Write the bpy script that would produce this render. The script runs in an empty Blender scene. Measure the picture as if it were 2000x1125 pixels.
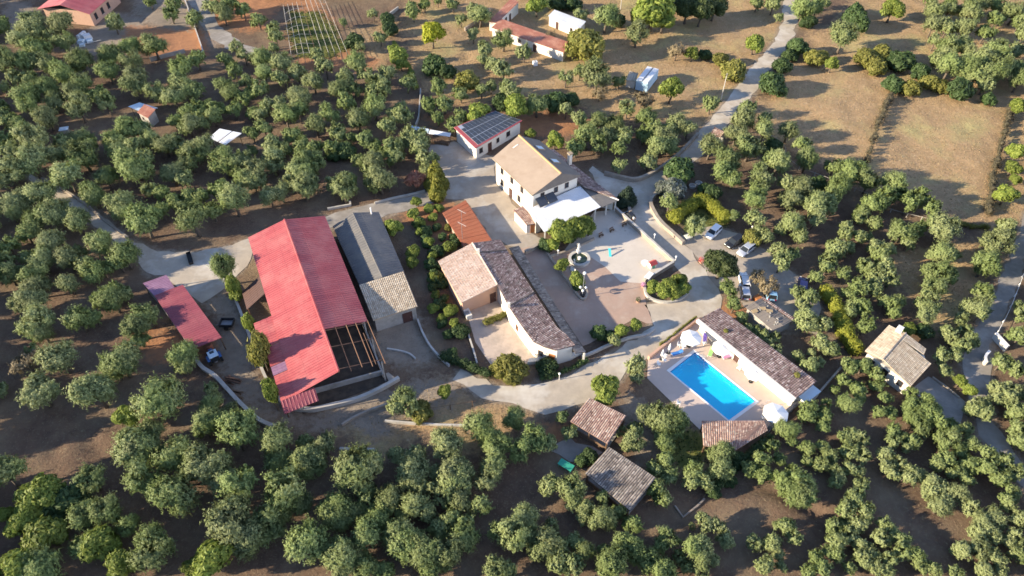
import bpy, bmesh, math, random
import numpy as np
from mathutils import Vector, noise as mnoise
R = math.radians
random.seed(7); RNG = np.random.default_rng(7)
SC = bpy.context.scene
COL = SC.collection

# ------------------------------------------------------------------ camera, sky, sun, exposure
CAM_H, PITCH, FPX = 90.0, 46.0, 1370.0
cam_d = bpy.data.cameras.new('camera'); cam = bpy.data.objects.new('camera', cam_d); COL.objects.link(cam)
cam.location = (0, 0, CAM_H); cam.rotation_euler = (R(90 - PITCH), 0, 0)
cam_d.sensor_width = 36.0; cam_d.lens = 36.0 * FPX / 2000.0
cam_d.clip_start = 1.0; cam_d.clip_end = 6000.0
SC.camera = cam
SUN_EL = 18.0; SHADOW_DIR = R(13.0)            # shadows run to the right and slightly away
world = bpy.data.worlds.new('World'); SC.world = world; world.use_nodes = True
wn = world.node_tree; bgn = wn.nodes['Background']
sky = wn.nodes.new('ShaderNodeTexSky'); sky.sky_type = 'NISHITA'; sky.sun_disc = False
sky.sun_elevation = R(SUN_EL); sky.sun_rotation = R(103); sky.altitude = 200; sky.ozone_density = 1.6; sky.dust_density = 0.6
wb = wn.nodes.new('ShaderNodeMix'); wb.data_type = 'RGBA'; wb.blend_type = 'MULTIPLY'; wb.inputs[0].default_value = 1.0; wb.inputs[7].default_value = (1.0, 0.98, 1.10, 1)   # white balance
wn.links.new(sky.outputs[0], wb.inputs[6]); wn.links.new(wb.outputs[2], bgn.inputs[0]); bgn.inputs[1].default_value = 0.118
sd = bpy.data.lights.new('sun', 'SUN'); sun = bpy.data.objects.new('sun', sd); COL.objects.link(sun)
sd.energy = 5.0; sd.angle = R(0.53); sd.color = (1.0, 0.855, 0.64)
ldir = Vector((math.cos(SHADOW_DIR) * math.cos(R(SUN_EL)), math.sin(SHADOW_DIR) * math.cos(R(SUN_EL)), -math.sin(R(SUN_EL))))
sun.rotation_euler = ldir.to_track_quat('-Z', 'Y').to_euler(); sun.location = (-120, 0, 120)
SC.view_settings.view_transform = 'Standard'; SC.view_settings.look = 'None'
SC.view_settings.gamma = 1.0; SC.view_settings.use_curve_mapping = False
SC.view_settings.exposure = 1.38
SC.render.engine = 'CYCLES'; SC.cycles.max_bounces = 6; SC.cycles.transparent_max_bounces = 8
SC.cycles.filter_width = 1.6

# ------------------------------------------------------------------ where a spot of the photograph lies on the ground (or at a height)
_p = R(PITCH)
def G(px, py, z=0.0):
    u = (px - 1000.0) / FPX; v = (py - 562.5) / FPX
    d = Vector((u, math.cos(_p) - v * math.sin(_p), -math.sin(_p) - v * math.cos(_p)))
    t = (z - CAM_H) / d.z
    return Vector((d.x * t, d.y * t, z))
def proj(P):
    x, y, z = P[0], P[1], P[2] - CAM_H
    dep = y * math.cos(_p) - z * math.sin(_p)
    up = y * math.sin(_p) + z * math.cos(_p)
    return 1000 + FPX * x / dep, 562.5 - FPX * up / dep, dep

# ------------------------------------------------------------------ mesh helpers
class MB:
    def __init__(s): s.v = []; s.f = []; s.t = []
    def add(s, vs, fs, tint=None):
        n = len(s.v); s.v.extend([tuple(p) for p in vs]); s.f.extend([tuple(i + n for i in f) for f in fs])
        if tint is not None: s.t.extend([tint] * len(fs))
        return s
    def hexa(s, p, tint=None):                  # p: four bottom points, four top points, both counter-clockwise from above
        return s.add(p, [(3, 2, 1, 0), (4, 5, 6, 7), (0, 1, 5, 4), (1, 2, 6, 5), (2, 3, 7, 6), (3, 0, 4, 7)], tint)
    def box(s, c, d, rz=0.0, tint=None, taper=1.0):
        ca, sa = math.cos(rz), math.sin(rz); P = []
        for z, k in ((-d[2] / 2, 1.0), (d[2] / 2, taper)):
            for x, y in ((-1, -1), (1, -1), (1, 1), (-1, 1)):
                X, Y = x * d[0] / 2 * k, y * d[1] / 2 * k
                P.append((c[0] + X * ca - Y * sa, c[1] + X * sa + Y * ca, c[2] + z))
        return s.hexa(P, tint)
    def prism(s, poly, z0, z1):                 # z1: number or one top height per corner
        n = len(poly); zs = z1 if isinstance(z1, (list, tuple)) else [z1] * n
        vs = [(p[0], p[1], z0) for p in poly] + [(p[0], p[1], z) for p, z in zip(poly, zs)]
        fs = [tuple(range(n - 1, -1, -1)), tuple(range(n, 2 * n))] + [(i, (i + 1) % n, n + (i + 1) % n, n + i) for i in range(n)]
        return s.add(vs, fs)
    def slab(s, quad, th):
        q = [Vector(p) for p in quad]
        return s.prism_pts([p - Vector((0, 0, th)) for p in q], q)
    def prism_pts(s, lo, hi):
        n = len(lo)
        fs = [tuple(range(n - 1, -1, -1)), tuple(range(n, 2 * n))] + [(i, (i + 1) % n, n + (i + 1) % n, n + i) for i in range(n)]
        return s.add(list(lo) + list(hi), fs)
    def tube(s, pts, r, n=6, cap=True):
        pts = [Vector(p) for p in pts]; rs = r if isinstance(r, (list, tuple)) else [r] * len(pts)
        base = len(s.v)
        for i, p in enumerate(pts):
            t = (pts[min(i + 1, len(pts) - 1)] - pts[max(i - 1, 0)]).normalized()
            a = t.cross(Vector((0, 0, 1)) if abs(t.z) < 0.95 else Vector((1, 0, 0))).normalized(); b = t.cross(a)
            for k in range(n):
                w = 2 * math.pi * k / n
                s.v.append(tuple(p + (a * math.cos(w) + b * math.sin(w)) * rs[i]))
        for i in range(len(pts) - 1):
            for k in range(n):
                k2 = (k + 1) % n
                s.f.append((base + i * n + k, base + i * n + k2, base + (i + 1) * n + k2, base + (i + 1) * n + k))
        if cap:
            s.f.append(tuple(base + k for k in range(n))[::-1]); s.f.append(tuple(base + (len(pts) - 1) * n + k for k in range(n)))
        return s
    def lathe(s, c, prof, n=12):                # prof: (radius, z) from bottom to top
        base = len(s.v)
        for r, z in prof:
            for k in range(n):
                w = 2 * math.pi * k / n; s.v.append((c[0] + r * math.cos(w), c[1] + r * math.sin(w), c[2] + z))
        for i in range(len(prof) - 1):
            for k in range(n):
                k2 = (k + 1) % n
                s.f.append((base + i * n + k, base + i * n + k2, base + (i + 1) * n + k2, base + (i + 1) * n + k))
        s.f.append(tuple(base + k for k in range(n))[::-1]); s.f.append(tuple(base + (len(prof) - 1) * n + k for k in range(n)))
        return s
    def ring(s, c, r0, r1, z0, z1, n=28):
        base = len(s.v)
        for r, z in ((r0, z0), (r1, z0), (r1, z1), (r0, z1)):
            for k in range(n):
                w = 2 * math.pi * k / n; s.v.append((c[0] + r * math.cos(w), c[1] + r * math.sin(w), c[2] + z))
        for a, b in ((0, 1), (1, 2), (2, 3), (3, 0)):
            for k in range(n):
                k2 = (k + 1) % n
                s.f.append((base + a * n + k2, base + a * n + k, base + b * n + k, base + b * n + k2))
        return s

def build(name, mb, mat, parent=None, org=None, kind=None, smooth=False, label=None, fix=True):
    me = bpy.data.meshes.new(name)
    if org is None: org = ORG.get(parent.name, Vector((0, 0, 0))) if parent is not None else Vector((0, 0, 0))
    org = Vector(org)
    me.from_pydata([(p[0] - org[0], p[1] - org[1], p[2] - org[2]) for p in mb.v], [], mb.f)
    if mb.t:
        a = me.attributes.new('tint', 'FLOAT', 'FACE'); a.data.foreach_set('value', np.array(mb.t, dtype=np.float32))
    if fix and len(mb.f) < 3000:
        bm = bmesh.new(); bm.from_mesh(me); bmesh.ops.recalc_face_normals(bm, faces=bm.faces); bm.to_mesh(me); bm.free()
    me.materials.append(mat)
    if smooth: me.shade_smooth()
    o = bpy.data.objects.new(name, me); COL.objects.link(o)
    if parent is not None:
        o.parent = parent; ORG[o.name] = org
    else:
        o.location = org
    if kind: o['kind'] = kind
    if label: o['label'] = label
    return o
ORG = {}
def thing(name, label, cat, loc=(0, 0, 0), group=None, rz=0.0):
    o = bpy.data.objects.new(name, None); COL.objects.link(o); o.empty_display_size = 0.3
    o.location = loc; o.rotation_euler = (0, 0, rz); o['label'] = label; o['category'] = cat
    if group: o['group'] = group
    ORG[o.name] = Vector(loc)
    return o
def thing_local(name, label, cat, loc, rz=0.0, group=None):    # children are written in the thing's own coordinates
    o = thing(name, label, cat, loc, group, rz); ORG[o.name] = Vector((0, 0, 0)); return o
def tag(o, label, cat, group=None):
    o['label'] = label; o['category'] = cat
    if group: o['group'] = group
    return o
def dup(src, loc, rz, label, group=None, scale=None):
    c = src.copy(); COL.objects.link(c); c.location = loc; c.rotation_euler = (0, 0, rz); c['label'] = label
    if group: c['group'] = group
    if scale is not None: c.scale = scale
    for ch in src.children:
        d = ch.copy(); COL.objects.link(d); d.parent = c
        for g in ch.children:
            e = g.copy(); COL.objects.link(e); e.parent = d
    return c

# ------------------------------------------------------------------ materials
def nt(name):
    m = bpy.data.materials.new(name); m.use_nodes = True; t = m.node_tree
    return m, t, t.nodes['Principled BSDF'], t.nodes, t.links
def mixc(n, l, fac, a, b, mode='MIX'):
    x = n.new('ShaderNodeMix'); x.data_type = 'RGBA'; x.blend_type = mode
    for sock, val in ((x.inputs[0], fac), (x.inputs[6], a), (x.inputs[7], b)):
        if hasattr(val, 'links'): l.new(val, sock)
        elif isinstance(val, (int, float)): sock.default_value = val
        else: sock.default_value = (*val, 1.0)
    return x.outputs[2]
def noise(n, l, scale, detail=4.0, rough=0.6, coord=None, lo=0.3, hi=0.7):
    t = n.new('ShaderNodeTexNoise'); t.inputs['Scale'].default_value = scale; t.inputs['Detail'].default_value = detail; t.inputs['Roughness'].default_value = rough
    if coord is None:
        c = n.new('ShaderNodeNewGeometry'); coord = c.outputs['Position']
    l.new(coord, t.inputs['Vector'])
    m = n.new('ShaderNodeMapRange'); m.inputs[1].default_value = lo; m.inputs[2].default_value = hi
    l.new(t.outputs[0], m.inputs[0]); return m.outputs[0]
def bump(n, l, b, h, strength, dist=0.1):
    x = n.new('ShaderNodeBump'); x.inputs['Strength'].default_value = strength; x.inputs['Distance'].default_value = dist
    l.new(h, x.inputs['Height']); l.new(x.outputs[0], b.inputs['Normal'])
def mat(name, c1, c2=None, scale=1.5, rough=0.85, c3=None, scale2=0.25, bmp=0.25, metal=0.0, spec=0.3):
    m, t, b, n, l = nt(name)
    b.inputs['Roughness'].default_value = rough; b.inputs['Metallic'].default_value = metal; b.inputs['Specular IOR Level'].default_value = spec
    c2 = c2 or tuple(x * 0.72 for x in c1)
    f = noise(n, l, scale, 5.0, 0.65)
    col = mixc(n, l, f, c1, c2)
    if c3: col = mixc(n, l, noise(n, l, scale2, 4.0, 0.7, lo=0.48, hi=0.68), col, c3)
    l.new(col, b.inputs['Base Color'])
    if bmp: bump(n, l, b, noise(n, l, scale * 6, 4.0, lo=0.0, hi=1.0), bmp, 0.03)
    return m
def sheetmat(name, c1, c2, c3, spec=0.3, rough=0.5):   # metal sheets: each sheet has faded by its own amount, with streaks of dirt
    m, t, b, n, l = nt(name); b.inputs['Roughness'].default_value = rough; b.inputs['Specular IOR Level'].default_value = spec
    a = n.new('ShaderNodeAttribute'); a.attribute_name = 'tint'
    col = mixc(n, l, a.outputs['Fac'], c1, c2); col = mixc(n, l, noise(n, l, 0.22, 6.0, 0.7, lo=0.45, hi=0.75), col, c3); col = mixc(n, l, noise(n, l, 1.3, 5.0, 0.75, lo=0.58, hi=0.82), col, tuple(x * .55 for x in c1))
    l.new(col, b.inputs['Base Color']); return m
def tintmat(name, cols, rough=0.85, dirt=(0.10, 0.085, 0.07), lichen=None):
    m, t, b, n, l = nt(name); b.inputs['Roughness'].default_value = rough; b.inputs['Specular IOR Level'].default_value = 0.25
    a = n.new('ShaderNodeAttribute'); a.attribute_name = 'tint'
    r = n.new('ShaderNodeValToRGB'); r.color_ramp.elements[0].color = (*cols[0], 1); r.color_ramp.elements[1].color = (*cols[-1], 1)
    for i, c in enumerate(cols[1:-1]):
        e = r.color_ramp.elements.new((i + 1) / (len(cols) - 1)); e.color = (*c, 1)
    l.new(a.outputs['Fac'], r.inputs[0])
    col = mixc(n, l, noise(n, l, 0.5, 5.0, 0.7, lo=0.5, hi=0.85), r.outputs[0], dirt)
    if lichen: col = mixc(n, l, noise(n, l, 1.6, 4.0, 0.7, lo=0.56, hi=0.7), col, lichen)
    l.new(col, b.inputs['Base Color']); bump(n, l, b, noise(n, l, 9.0, lo=0, hi=1), 0.25, 0.03)
    return m
def leafmat(name, c1, c2, c3=None, trans=0.28, rough=0.62, var=0.25):
    m, t, b, n, l = nt(name); b.inputs['Roughness'].default_value = rough; b.inputs['Specular IOR Level'].default_value = 0.25
    a = n.new('ShaderNodeAttribute'); a.attribute_name = 'tint'
    col = mixc(n, l, a.outputs['Fac'], c1, c2)
    oi = n.new('ShaderNodeObjectInfo')
    if c3: 
        mr = n.new('ShaderNodeMapRange'); mr.inputs[1].default_value = 0.35; mr.inputs[2].default_value = 1.0; mr.inputs[4].default_value = 0.75
        nz = noise(n, l, 0.09, 2.0, 0.5, lo=0.35, hi=0.68)
        ad = n.new('ShaderNodeMath'); ad.operation = 'MULTIPLY_ADD'; l.new(oi.outputs['Random'], ad.inputs[0]); ad.inputs[1].default_value = 0.45; l.new(nz, ad.inputs[2])
        l.new(ad.outputs[0], mr.inputs[0]); col = mixc(n, l, mr.outputs[0], col, c3)
    hs = n.new('ShaderNodeHueSaturation'); l.new(col, hs.inputs['Color'])
    v = n.new('ShaderNodeMapRange'); l.new(oi.outputs['Random'], v.inputs[0]); v.inputs[3].default_value = 1 - var; v.inputs[4].default_value = 1 + var
    l.new(v.outputs[0], hs.inputs['Value']); l.new(hs.outputs[0], b.inputs['Base Color'])
    tr = n.new('ShaderNodeBsdfTranslucent'); l.new(hs.outputs[0], tr.inputs['Color'])
    mx = n.new('ShaderNodeMixShader'); mx.inputs[0].default_value = trans
    l.new(b.outputs[0], mx.inputs[1]); l.new(tr.outputs[0], mx.inputs[2]); l.new(mx.outputs[0], n['Material Output'].inputs[0])
    return m

M = {}
M['gravel'] = mat('pale_gravel', (0.48, 0.41, 0.32), (0.36, 0.31, 0.25), 0.5, 0.95, (0.58, 0.54, 0.47), 0.12, 0.4)
M['yard'] = mat('yard_concrete', (0.41, 0.345, 0.27), (0.31, 0.262, 0.21), 0.4, 0.95, (0.46, 0.42, 0.36), 0.15, 0.3)
M['asphalt_old'] = mat('worn_lane', (0.30, 0.27, 0.235), (0.22, 0.198, 0.172), 0.5, 0.95, (0.38, 0.35, 0.31), 0.2, 0.3)
M['park'] = mat('parking_dirt', (0.40, 0.34, 0.27), (0.28, 0.24, 0.20), 0.5, 0.95, (0.46, 0.39, 0.30), 0.2, 0.4)
M['cream'] = mat('cream_concrete', (0.58, 0.515, 0.43), (0.51, 0.45, 0.375), 0.35, 0.9, (0.54, 0.48, 0.41), 0.2, 0.15)
M['terracotta_paving'] = mat('terracotta_paving', (0.42, 0.29, 0.22), (0.335, 0.235, 0.18), 0.6, 0.9, (0.45, 0.34, 0.265), 0.3, 0.3)
M['poolpave'] = mat('pool_paving', (0.55, 0.44, 0.37), (0.50, 0.40, 0.335), 0.5, 0.85, (0.59, 0.48, 0.41), 0.25, 0.15)
M['courtpave'] = mat('court_paving', (0.50, 0.41, 0.34), (0.42, 0.34, 0.28), 0.6, 0.9, (0.36, 0.30, 0.25), 0.3, 0.25)
M['white'] = mat('white_render', (0.70, 0.67, 0.60), (0.64, 0.605, 0.54), 0.7, 0.85, (0.62, 0.58, 0.52), 0.3, 0.12)
M['whitepaint'] = mat('white_paint', (0.82, 0.82, 0.81), (0.78, 0.78, 0.77), 2, 0.5, bmp=0)
M['cloth'] = mat('white_canvas', (0.80, 0.79, 0.76), (0.76, 0.75, 0.72), 3, 0.9, bmp=0.1)
M['peach'] = mat('peach_render', (0.55, 0.34, 0.24), (0.50, 0.31, 0.22), 0.8, 0.9, bmp=0.15)
M['pinkwall'] = mat('pink_block_wall', (0.50, 0.32, 0.24), (0.42, 0.27, 0.20), 1.5, 0.9, bmp=0.4)
M['block'] = mat('concrete_block', (0.36, 0.34, 0.31), (0.27, 0.255, 0.235), 1.2, 0.9, (0.2, 0.19, 0.17), 0.4, 0.4)
M['stone'] = mat('stone_wall', (0.36, 0.30, 0.24), (0.24, 0.20, 0.165), 1.6, 0.95, (0.42, 0.37, 0.30), 0.8, 0.8)
M['palewall'] = mat('pale_wall', (0.52, 0.49, 0.44), (0.42, 0.395, 0.355), 0.9, 0.9, (0.34, 0.32, 0.29), 0.5, 0.3)
M['redmetal'] = sheetmat('red_roof_sheet', (0.36, 0.078, 0.083), (0.46, 0.112, 0.112), (0.48, 0.17, 0.155))
M['maroon'] = sheetmat('maroon_roof_sheet', (0.20, 0.047, 0.064), (0.25, 0.06, 0.076), (0.28, 0.09, 0.10))
M['purple'] = mat('weathered_purple_sheet', (0.27, 0.15, 0.23), (0.20, 0.10, 0.165), 0.6, 0.5, bmp=0, spec=0.5)
M['greyroof'] = mat('grey_fibre_sheet', (0.165, 0.158, 0.15), (0.125, 0.12, 0.117), 0.5, 0.85, (0.20, 0.18, 0.155), 0.3, 0.2)
M['ochreroof'] = mat('ochre_bitumen_roof', (0.385, 0.30, 0.225), (0.34, 0.26, 0.195), 0.6, 0.9, (0.31, 0.23, 0.165), 0.25, 0.3)
M['shingle_and_shade'] = mat('shingle_and_roof_shade', (0.20, 0.175, 0.15), (0.15, 0.13, 0.115), 0.8, 0.9, bmp=0.3)
M['orangeedge'] = mat('lichen_orange_ridge', (0.44, 0.29, 0.13), (0.40, 0.28, 0.16), 1.5, 0.9, bmp=0.2)
M['whitesheet'] = mat('white_roof_sheet', (0.70, 0.71, 0.72), (0.66, 0.67, 0.68), 0.6, 0.5, (0.60, 0.60, 0.60), 0.3, 0)
M['bluesheet'] = mat('pale_blue_sheet', (0.52, 0.62, 0.68), (0.46, 0.56, 0.63), 0.6, 0.5, bmp=0)
M['rust'] = mat('rusty_steel', (0.19, 0.105, 0.065), (0.13, 0.07, 0.045), 3, 0.8, bmp=0.3)
M['rustroof'] = mat('rusty_roof_sheet', (0.42, 0.17, 0.11), (0.33, 0.13, 0.085), 0.7, 0.7, (0.52, 0.27, 0.18), 0.4, 0.1)
M['dark'] = mat('dark_interior', (0.035, 0.032, 0.03), None, 2, 0.95, bmp=0)
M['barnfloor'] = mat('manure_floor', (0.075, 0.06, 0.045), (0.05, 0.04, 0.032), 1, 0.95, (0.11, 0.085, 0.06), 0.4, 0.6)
M['wood'] = mat('weathered_wood', (0.20, 0.125, 0.075), (0.13, 0.085, 0.055), 3, 0.8, bmp=0.2)
M['doorwood'] = mat('orange_door_wood', (0.42, 0.17, 0.06), (0.36, 0.14, 0.05), 4, 0.6, bmp=0.1)
M['darkframe'] = mat('dark_shutter', (0.09, 0.045, 0.035), (0.07, 0.035, 0.03), 3, 0.6, bmp=0)
M['glass'] = mat('dark_glass', (0.03, 0.035, 0.04), (0.025, 0.03, 0.035), 1, 0.08, bmp=0, spec=0.6)
M['panel'] = mat('solar_cell', (0.05, 0.056, 0.066), (0.042, 0.047, 0.058), 1, 0.3, bmp=0, spec=0.6)
M['alu'] = mat('aluminium', (0.62, 0.62, 0.62), (0.56, 0.56, 0.56), 2, 0.4, metal=0.6, bmp=0)
M['steel'] = mat('grey_steel', (0.30, 0.30, 0.30), (0.24, 0.24, 0.24), 2, 0.5, metal=0.3, bmp=0)
M['black'] = mat('black_plastic', (0.03, 0.03, 0.032), (0.025, 0.025, 0.027), 2, 0.5, bmp=0)
M['tyre'] = mat('tyre_rubber', (0.025, 0.025, 0.025), None, 3, 0.9, bmp=0.1)
M['bark'] = mat('olive_bark', (0.15, 0.12, 0.09), (0.09, 0.072, 0.056), 4, 0.95, bmp=0.6)
M['orange'] = mat('orange_tile_terrace', (0.31, 0.11, 0.058), (0.26, 0.088, 0.048), 0.8, 0.75, (0.32, 0.10, 0.05), 0.4, 0.1)
M['trailerblue'] = mat('faded_blue_panel', (0.40, 0.56, 0.70), (0.35, 0.51, 0.65), 0.8, 0.5, bmp=0)
M['turq'] = mat('turquoise_plastic', (0.08, 0.55, 0.60), (0.07, 0.50, 0.56), 2, 0.35, bmp=0)
M['greenplastic'] = mat('green_plastic', (0.05, 0.36, 0.24), (0.045, 0.32, 0.21), 2, 0.4, bmp=0)
M['red'] = mat('red_paint', (0.50, 0.07, 0.06), (0.45, 0.06, 0.05), 2, 0.4, bmp=0)
M['blue'] = mat('blue_fabric', (0.05, 0.19, 0.50), (0.045, 0.17, 0.45), 2, 0.8, bmp=0)
M['bluecar'] = mat('dark_blue_paint', (0.02, 0.025, 0.10), (0.02, 0.022, 0.09), 2, 0.25, bmp=0, spec=0.6)
M['tractorblue'] = mat('tractor_blue', (0.06, 0.15, 0.36), (0.05, 0.13, 0.32), 2, 0.4, bmp=0)
M['limefab'] = mat('lime_fabric', (0.36, 0.62, 0.22), (0.33, 0.57, 0.2), 2, 0.8, bmp=0)
M['pinkfab'] = mat('pink_fabric', (0.62, 0.27, 0.46), (0.56, 0.24, 0.42), 2, 0.8, bmp=0)
M['purplefab'] = mat('purple_fabric', (0.14, 0.09, 0.38), (0.12, 0.08, 0.34), 2, 0.8, bmp=0)
M['carwhite'] = mat('white_car_paint', (0.78, 0.78, 0.78), (0.76, 0.76, 0.76), 1, 0.25, bmp=0, spec=0.6)
M['carsilver'] = mat('silver_car_paint', (0.50, 0.52, 0.56), (0.48, 0.50, 0.54), 1, 0.3, bmp=0, metal=0.3, spec=0.6)
M['carblack'] = mat('black_car_paint', (0.02, 0.02, 0.022), (0.018, 0.018, 0.02), 1, 0.25, bmp=0, spec=0.6)
M['carblue'] = mat('pale_blue_car_paint', (0.22, 0.40, 0.58), (0.20, 0.37, 0.54), 1, 0.3, bmp=0, spec=0.6)
M['lampglass'] = mat('lamp_globe_glass', (0.80, 0.80, 0.76), (0.78, 0.78, 0.74), 2, 0.3, bmp=0)
M['tail'] = mat('red_lamp_lens', (0.35, 0.02, 0.02), None, 2, 0.3, bmp=0)
M['stonewhite'] = mat('pale_carved_stone', (0.72, 0.70, 0.65), (0.60, 0.58, 0.53), 3, 0.8, bmp=0.2)
M['coping'] = mat('white_coping', (0.80, 0.79, 0.77), (0.74, 0.73, 0.71), 1, 0.7, bmp=0.1)
M['poolfloor'] = mat('pool_liner', (0.13, 0.80, 0.92), (0.11, 0.73, 0.90), 0.6, 0.6, bmp=0)
M['straw'] = mat('dry_straw', (0.42, 0.31, 0.17), (0.33, 0.24, 0.13), 1.2, 0.95, bmp=0)
M['litter'] = leafmat('leaf_litter', (0.10, 0.08, 0.055), (0.40, 0.32, 0.20), trans=.1, var=.0)
M['drytuft'] = leafmat('dry_grass_blades', (0.20, 0.145, 0.075), (0.56, 0.42, 0.24), trans=.2, var=.0)
M['leaf_q'] = leafmat('dark_bank_and_shade_strip', (0.055, 0.05, 0.03), (0.12, 0.10, 0.06), trans=.15, var=.0)  # bank growth, and the dark colour standing for the field's shadow band
M['tile_brown'] = tintmat('brown_roof_tiles', [(0.12, 0.078, 0.07), (0.22, 0.145, 0.125), (0.36, 0.26, 0.225), (0.56, 0.46, 0.41)], lichen=(0.30, 0.27, 0.22))
M['tile_pink'] = tintmat('pale_pink_roof_tiles', [(0.44, 0.30, 0.23), (0.55, 0.40, 0.31), (0.62, 0.49, 0.40), (0.68, 0.59, 0.50)], dirt=(0.44, 0.33, 0.26), lichen=(0.48, 0.42, 0.32))
M['tile_grey'] = tintmat('grey_weathered_tiles', [(0.10, 0.085, 0.075), (0.18, 0.15, 0.13), (0.27, 0.23, 0.195), (0.40, 0.35, 0.30)], lichen=(0.33, 0.30, 0.25))
M['tile_tan'] = tintmat('tan_roof_tiles', [(0.30, 0.235, 0.165), (0.42, 0.34, 0.25), (0.50, 0.42, 0.32), (0.56, 0.49, 0.39)], dirt=(0.28, 0.22, 0.16), lichen=(0.44, 0.40, 0.31))
M['tile_red'] = tintmat('terracotta_roof_tiles', [(0.18, 0.105, 0.085), (0.30, 0.185, 0.15), (0.42, 0.29, 0.23), (0.58, 0.47, 0.39)], lichen=(0.42, 0.36, 0.29))
M['leaf_o'] = leafmat('olive_leaves', (0.175, 0.21, 0.082), (0.335, 0.365, 0.17), (0.155, 0.21, 0.062), trans=0.24)
M['leaf_c'] = leafmat('fresh_green_leaves', (0.125, 0.175, 0.03), (0.245, 0.285, 0.06))
M['leaf_d'] = leafmat('dark_green_leaves', (0.045, 0.08, 0.025), (0.075, 0.115, 0.04), trans=0.2)
M['leaf_y'] = leafmat('yellow_green_leaves', (0.14, 0.15, 0.033), (0.24, 0.225, 0.058))
M['leaf_g'] = leafmat('bright_lime_leaves', (0.25, 0.28, 0.02), (0.36, 0.37, 0.035))
M['leaf_s'] = leafmat('dry_twigs', (0.22, 0.175, 0.10), (0.31, 0.25, 0.15))
M['leaf_k'] = leafmat('deep_green_leaves', (0.040, 0.062, 0.020), (0.085, 0.105, 0.035), trans=0.2)
M['leaf_p'] = leafmat('yellow_pine_needles', (0.15, 0.165, 0.03), (0.24, 0.23, 0.045))
M['leaf_f'] = leafmat('black_green_needles', (0.022, 0.04, 0.024), (0.04, 0.06, 0.034), trans=0.1)
M['leaf_r'] = leafmat('reddish_leaves', (0.34, 0.13, 0.085), (0.42, 0.22, 0.14))
M['leaf_w'] = leafmat('oleander_leaves', (0.09, 0.115, 0.075), (0.26, 0.28, 0.25))
M['leaf_h'] = leafmat('yellow_hedge_leaves', (0.20, 0.225, 0.03), (0.33, 0.33, 0.045), var=0.05)

# ground: soil, dry straw, green, pale dirt and red soil mixed by the ground's own map of what covers it
gm, t, b, n, l = nt('ground_cover'); b.inputs['Roughness'].default_value = 1.0; b.inputs['Specular IOR Level'].default_value = 0.1
za = n.new('ShaderNodeAttribute'); za.attribute_name = 'cover'
sep = n.new('ShaderNodeSeparateColor'); l.new(za.outputs['Color'], sep.inputs[0])
soil = mixc(n, l, noise(n, l, 0.6, 6, 0.7), (0.185, 0.122, 0.082), (0.11, 0.075, 0.055))
soil = mixc(n, l, noise(n, l, 0.11, 5, 0.65, lo=0.45, hi=0.7), soil, (0.22, 0.165, 0.108))
soil = mixc(n, l, noise(n, l, 2.8, 4, 0.7, lo=0.55, hi=0.72), soil, (0.25, 0.20, 0.125))
straw = mixc(n, l, noise(n, l, 0.35, 7, 0.72), (0.44, 0.295, 0.165), (0.30, 0.20, 0.11))
straw = mixc(n, l, noise(n, l, 1.4, 6, 0.75, lo=0.5, hi=0.75), straw, (0.30, 0.245, 0.12))
straw = mixc(n, l, noise(n, l, 5.0, 5, 0.8, lo=0.5, hi=0.66), straw, (0.24, 0.17, 0.09))
straw = mixc(n, l, noise(n, l, 0.8, 6, 0.8, lo=0.56, hi=0.68), straw, (0.54, 0.40, 0.24))
straw = mixc(n, l, noise(n, l, 0.07, 4, 0.6, lo=0.52, hi=0.7), straw, (0.37, 0.31, 0.145))
green = mixc(n, l, noise(n, l, 0.8, 6, 0.7), (0.10, 0.12, 0.03), (0.20, 0.19, 0.06))
pale = mixc(n, l, noise(n, l, 0.4, 6, 0.7), (0.31, 0.255, 0.195), (0.21, 0.17, 0.13))
redd = mixc(n, l, noise(n, l, 0.7, 6, 0.7), (0.40, 0.20, 0.10), (0.29, 0.145, 0.08))
edge = noise(n, l, 0.9, 6, 0.75, lo=0.25, hi=0.75)
def brk(ch):
    a = n.new('ShaderNodeMath'); a.operation = 'ADD'; l.new(ch, a.inputs[0]); l.new(edge, a.inputs[1])
    m = n.new('ShaderNodeMapRange'); m.inputs[1].default_value = 0.75; m.inputs[2].default_value = 1.2; l.new(a.outputs[0], m.inputs[0]); return m.outputs[0]
col = mixc(n, l, brk(sep.outputs[0]), soil, straw)
col = mixc(n, l, brk(sep.outputs[2]), col, pale)
col = mixc(n, l, brk(za.outputs['Alpha']), col, redd)
col = mixc(n, l, brk(sep.outputs[1]), col, green)
l.new(col, b.inputs['Base Color']); bump(n, l, b, noise(n, l, 1.7, 8, 0.75, lo=0, hi=1), 0.9, 0.25)
M['ground'] = gm
# pool water: clear, tinted, rippled
wm, t, b, n, l = nt('pool_water'); b.inputs['Roughness'].default_value = 0.03; b.inputs['Base Color'].default_value = (0.02, 0.35, 0.6, 1)
tp = n.new('ShaderNodeBsdfTransparent'); tp.inputs[0].default_value = (0.22, 0.83, 0.97, 1)
gl = n.new('ShaderNodeBsdfGlossy'); gl.inputs['Roughness'].default_value = 0.04
bp = n.new('ShaderNodeBump'); bp.inputs['Strength'].default_value = 0.7; bp.inputs['Distance'].default_value = 0.15
l.new(noise(n, l, 2.2, 3, 0.5, lo=0, hi=1), bp.inputs['Height']); l.new(bp.outputs[0], gl.inputs['Normal'])
mx = n.new('ShaderNodeMixShader'); mx.inputs[0].default_value = 0.10; l.new(tp.outputs[0], mx.inputs[1]); l.new(gl.outputs[0], mx.inputs[2])
l.new(mx.outputs[0], n['Material Output'].inputs[0]); M['water'] = wm
fm = mat('green_pond_water', (0.03, 0.05, 0.035), (0.025, 0.04, 0.03), 2, 0.08, bmp=0, spec=0.6); M['pond'] = fm
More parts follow.
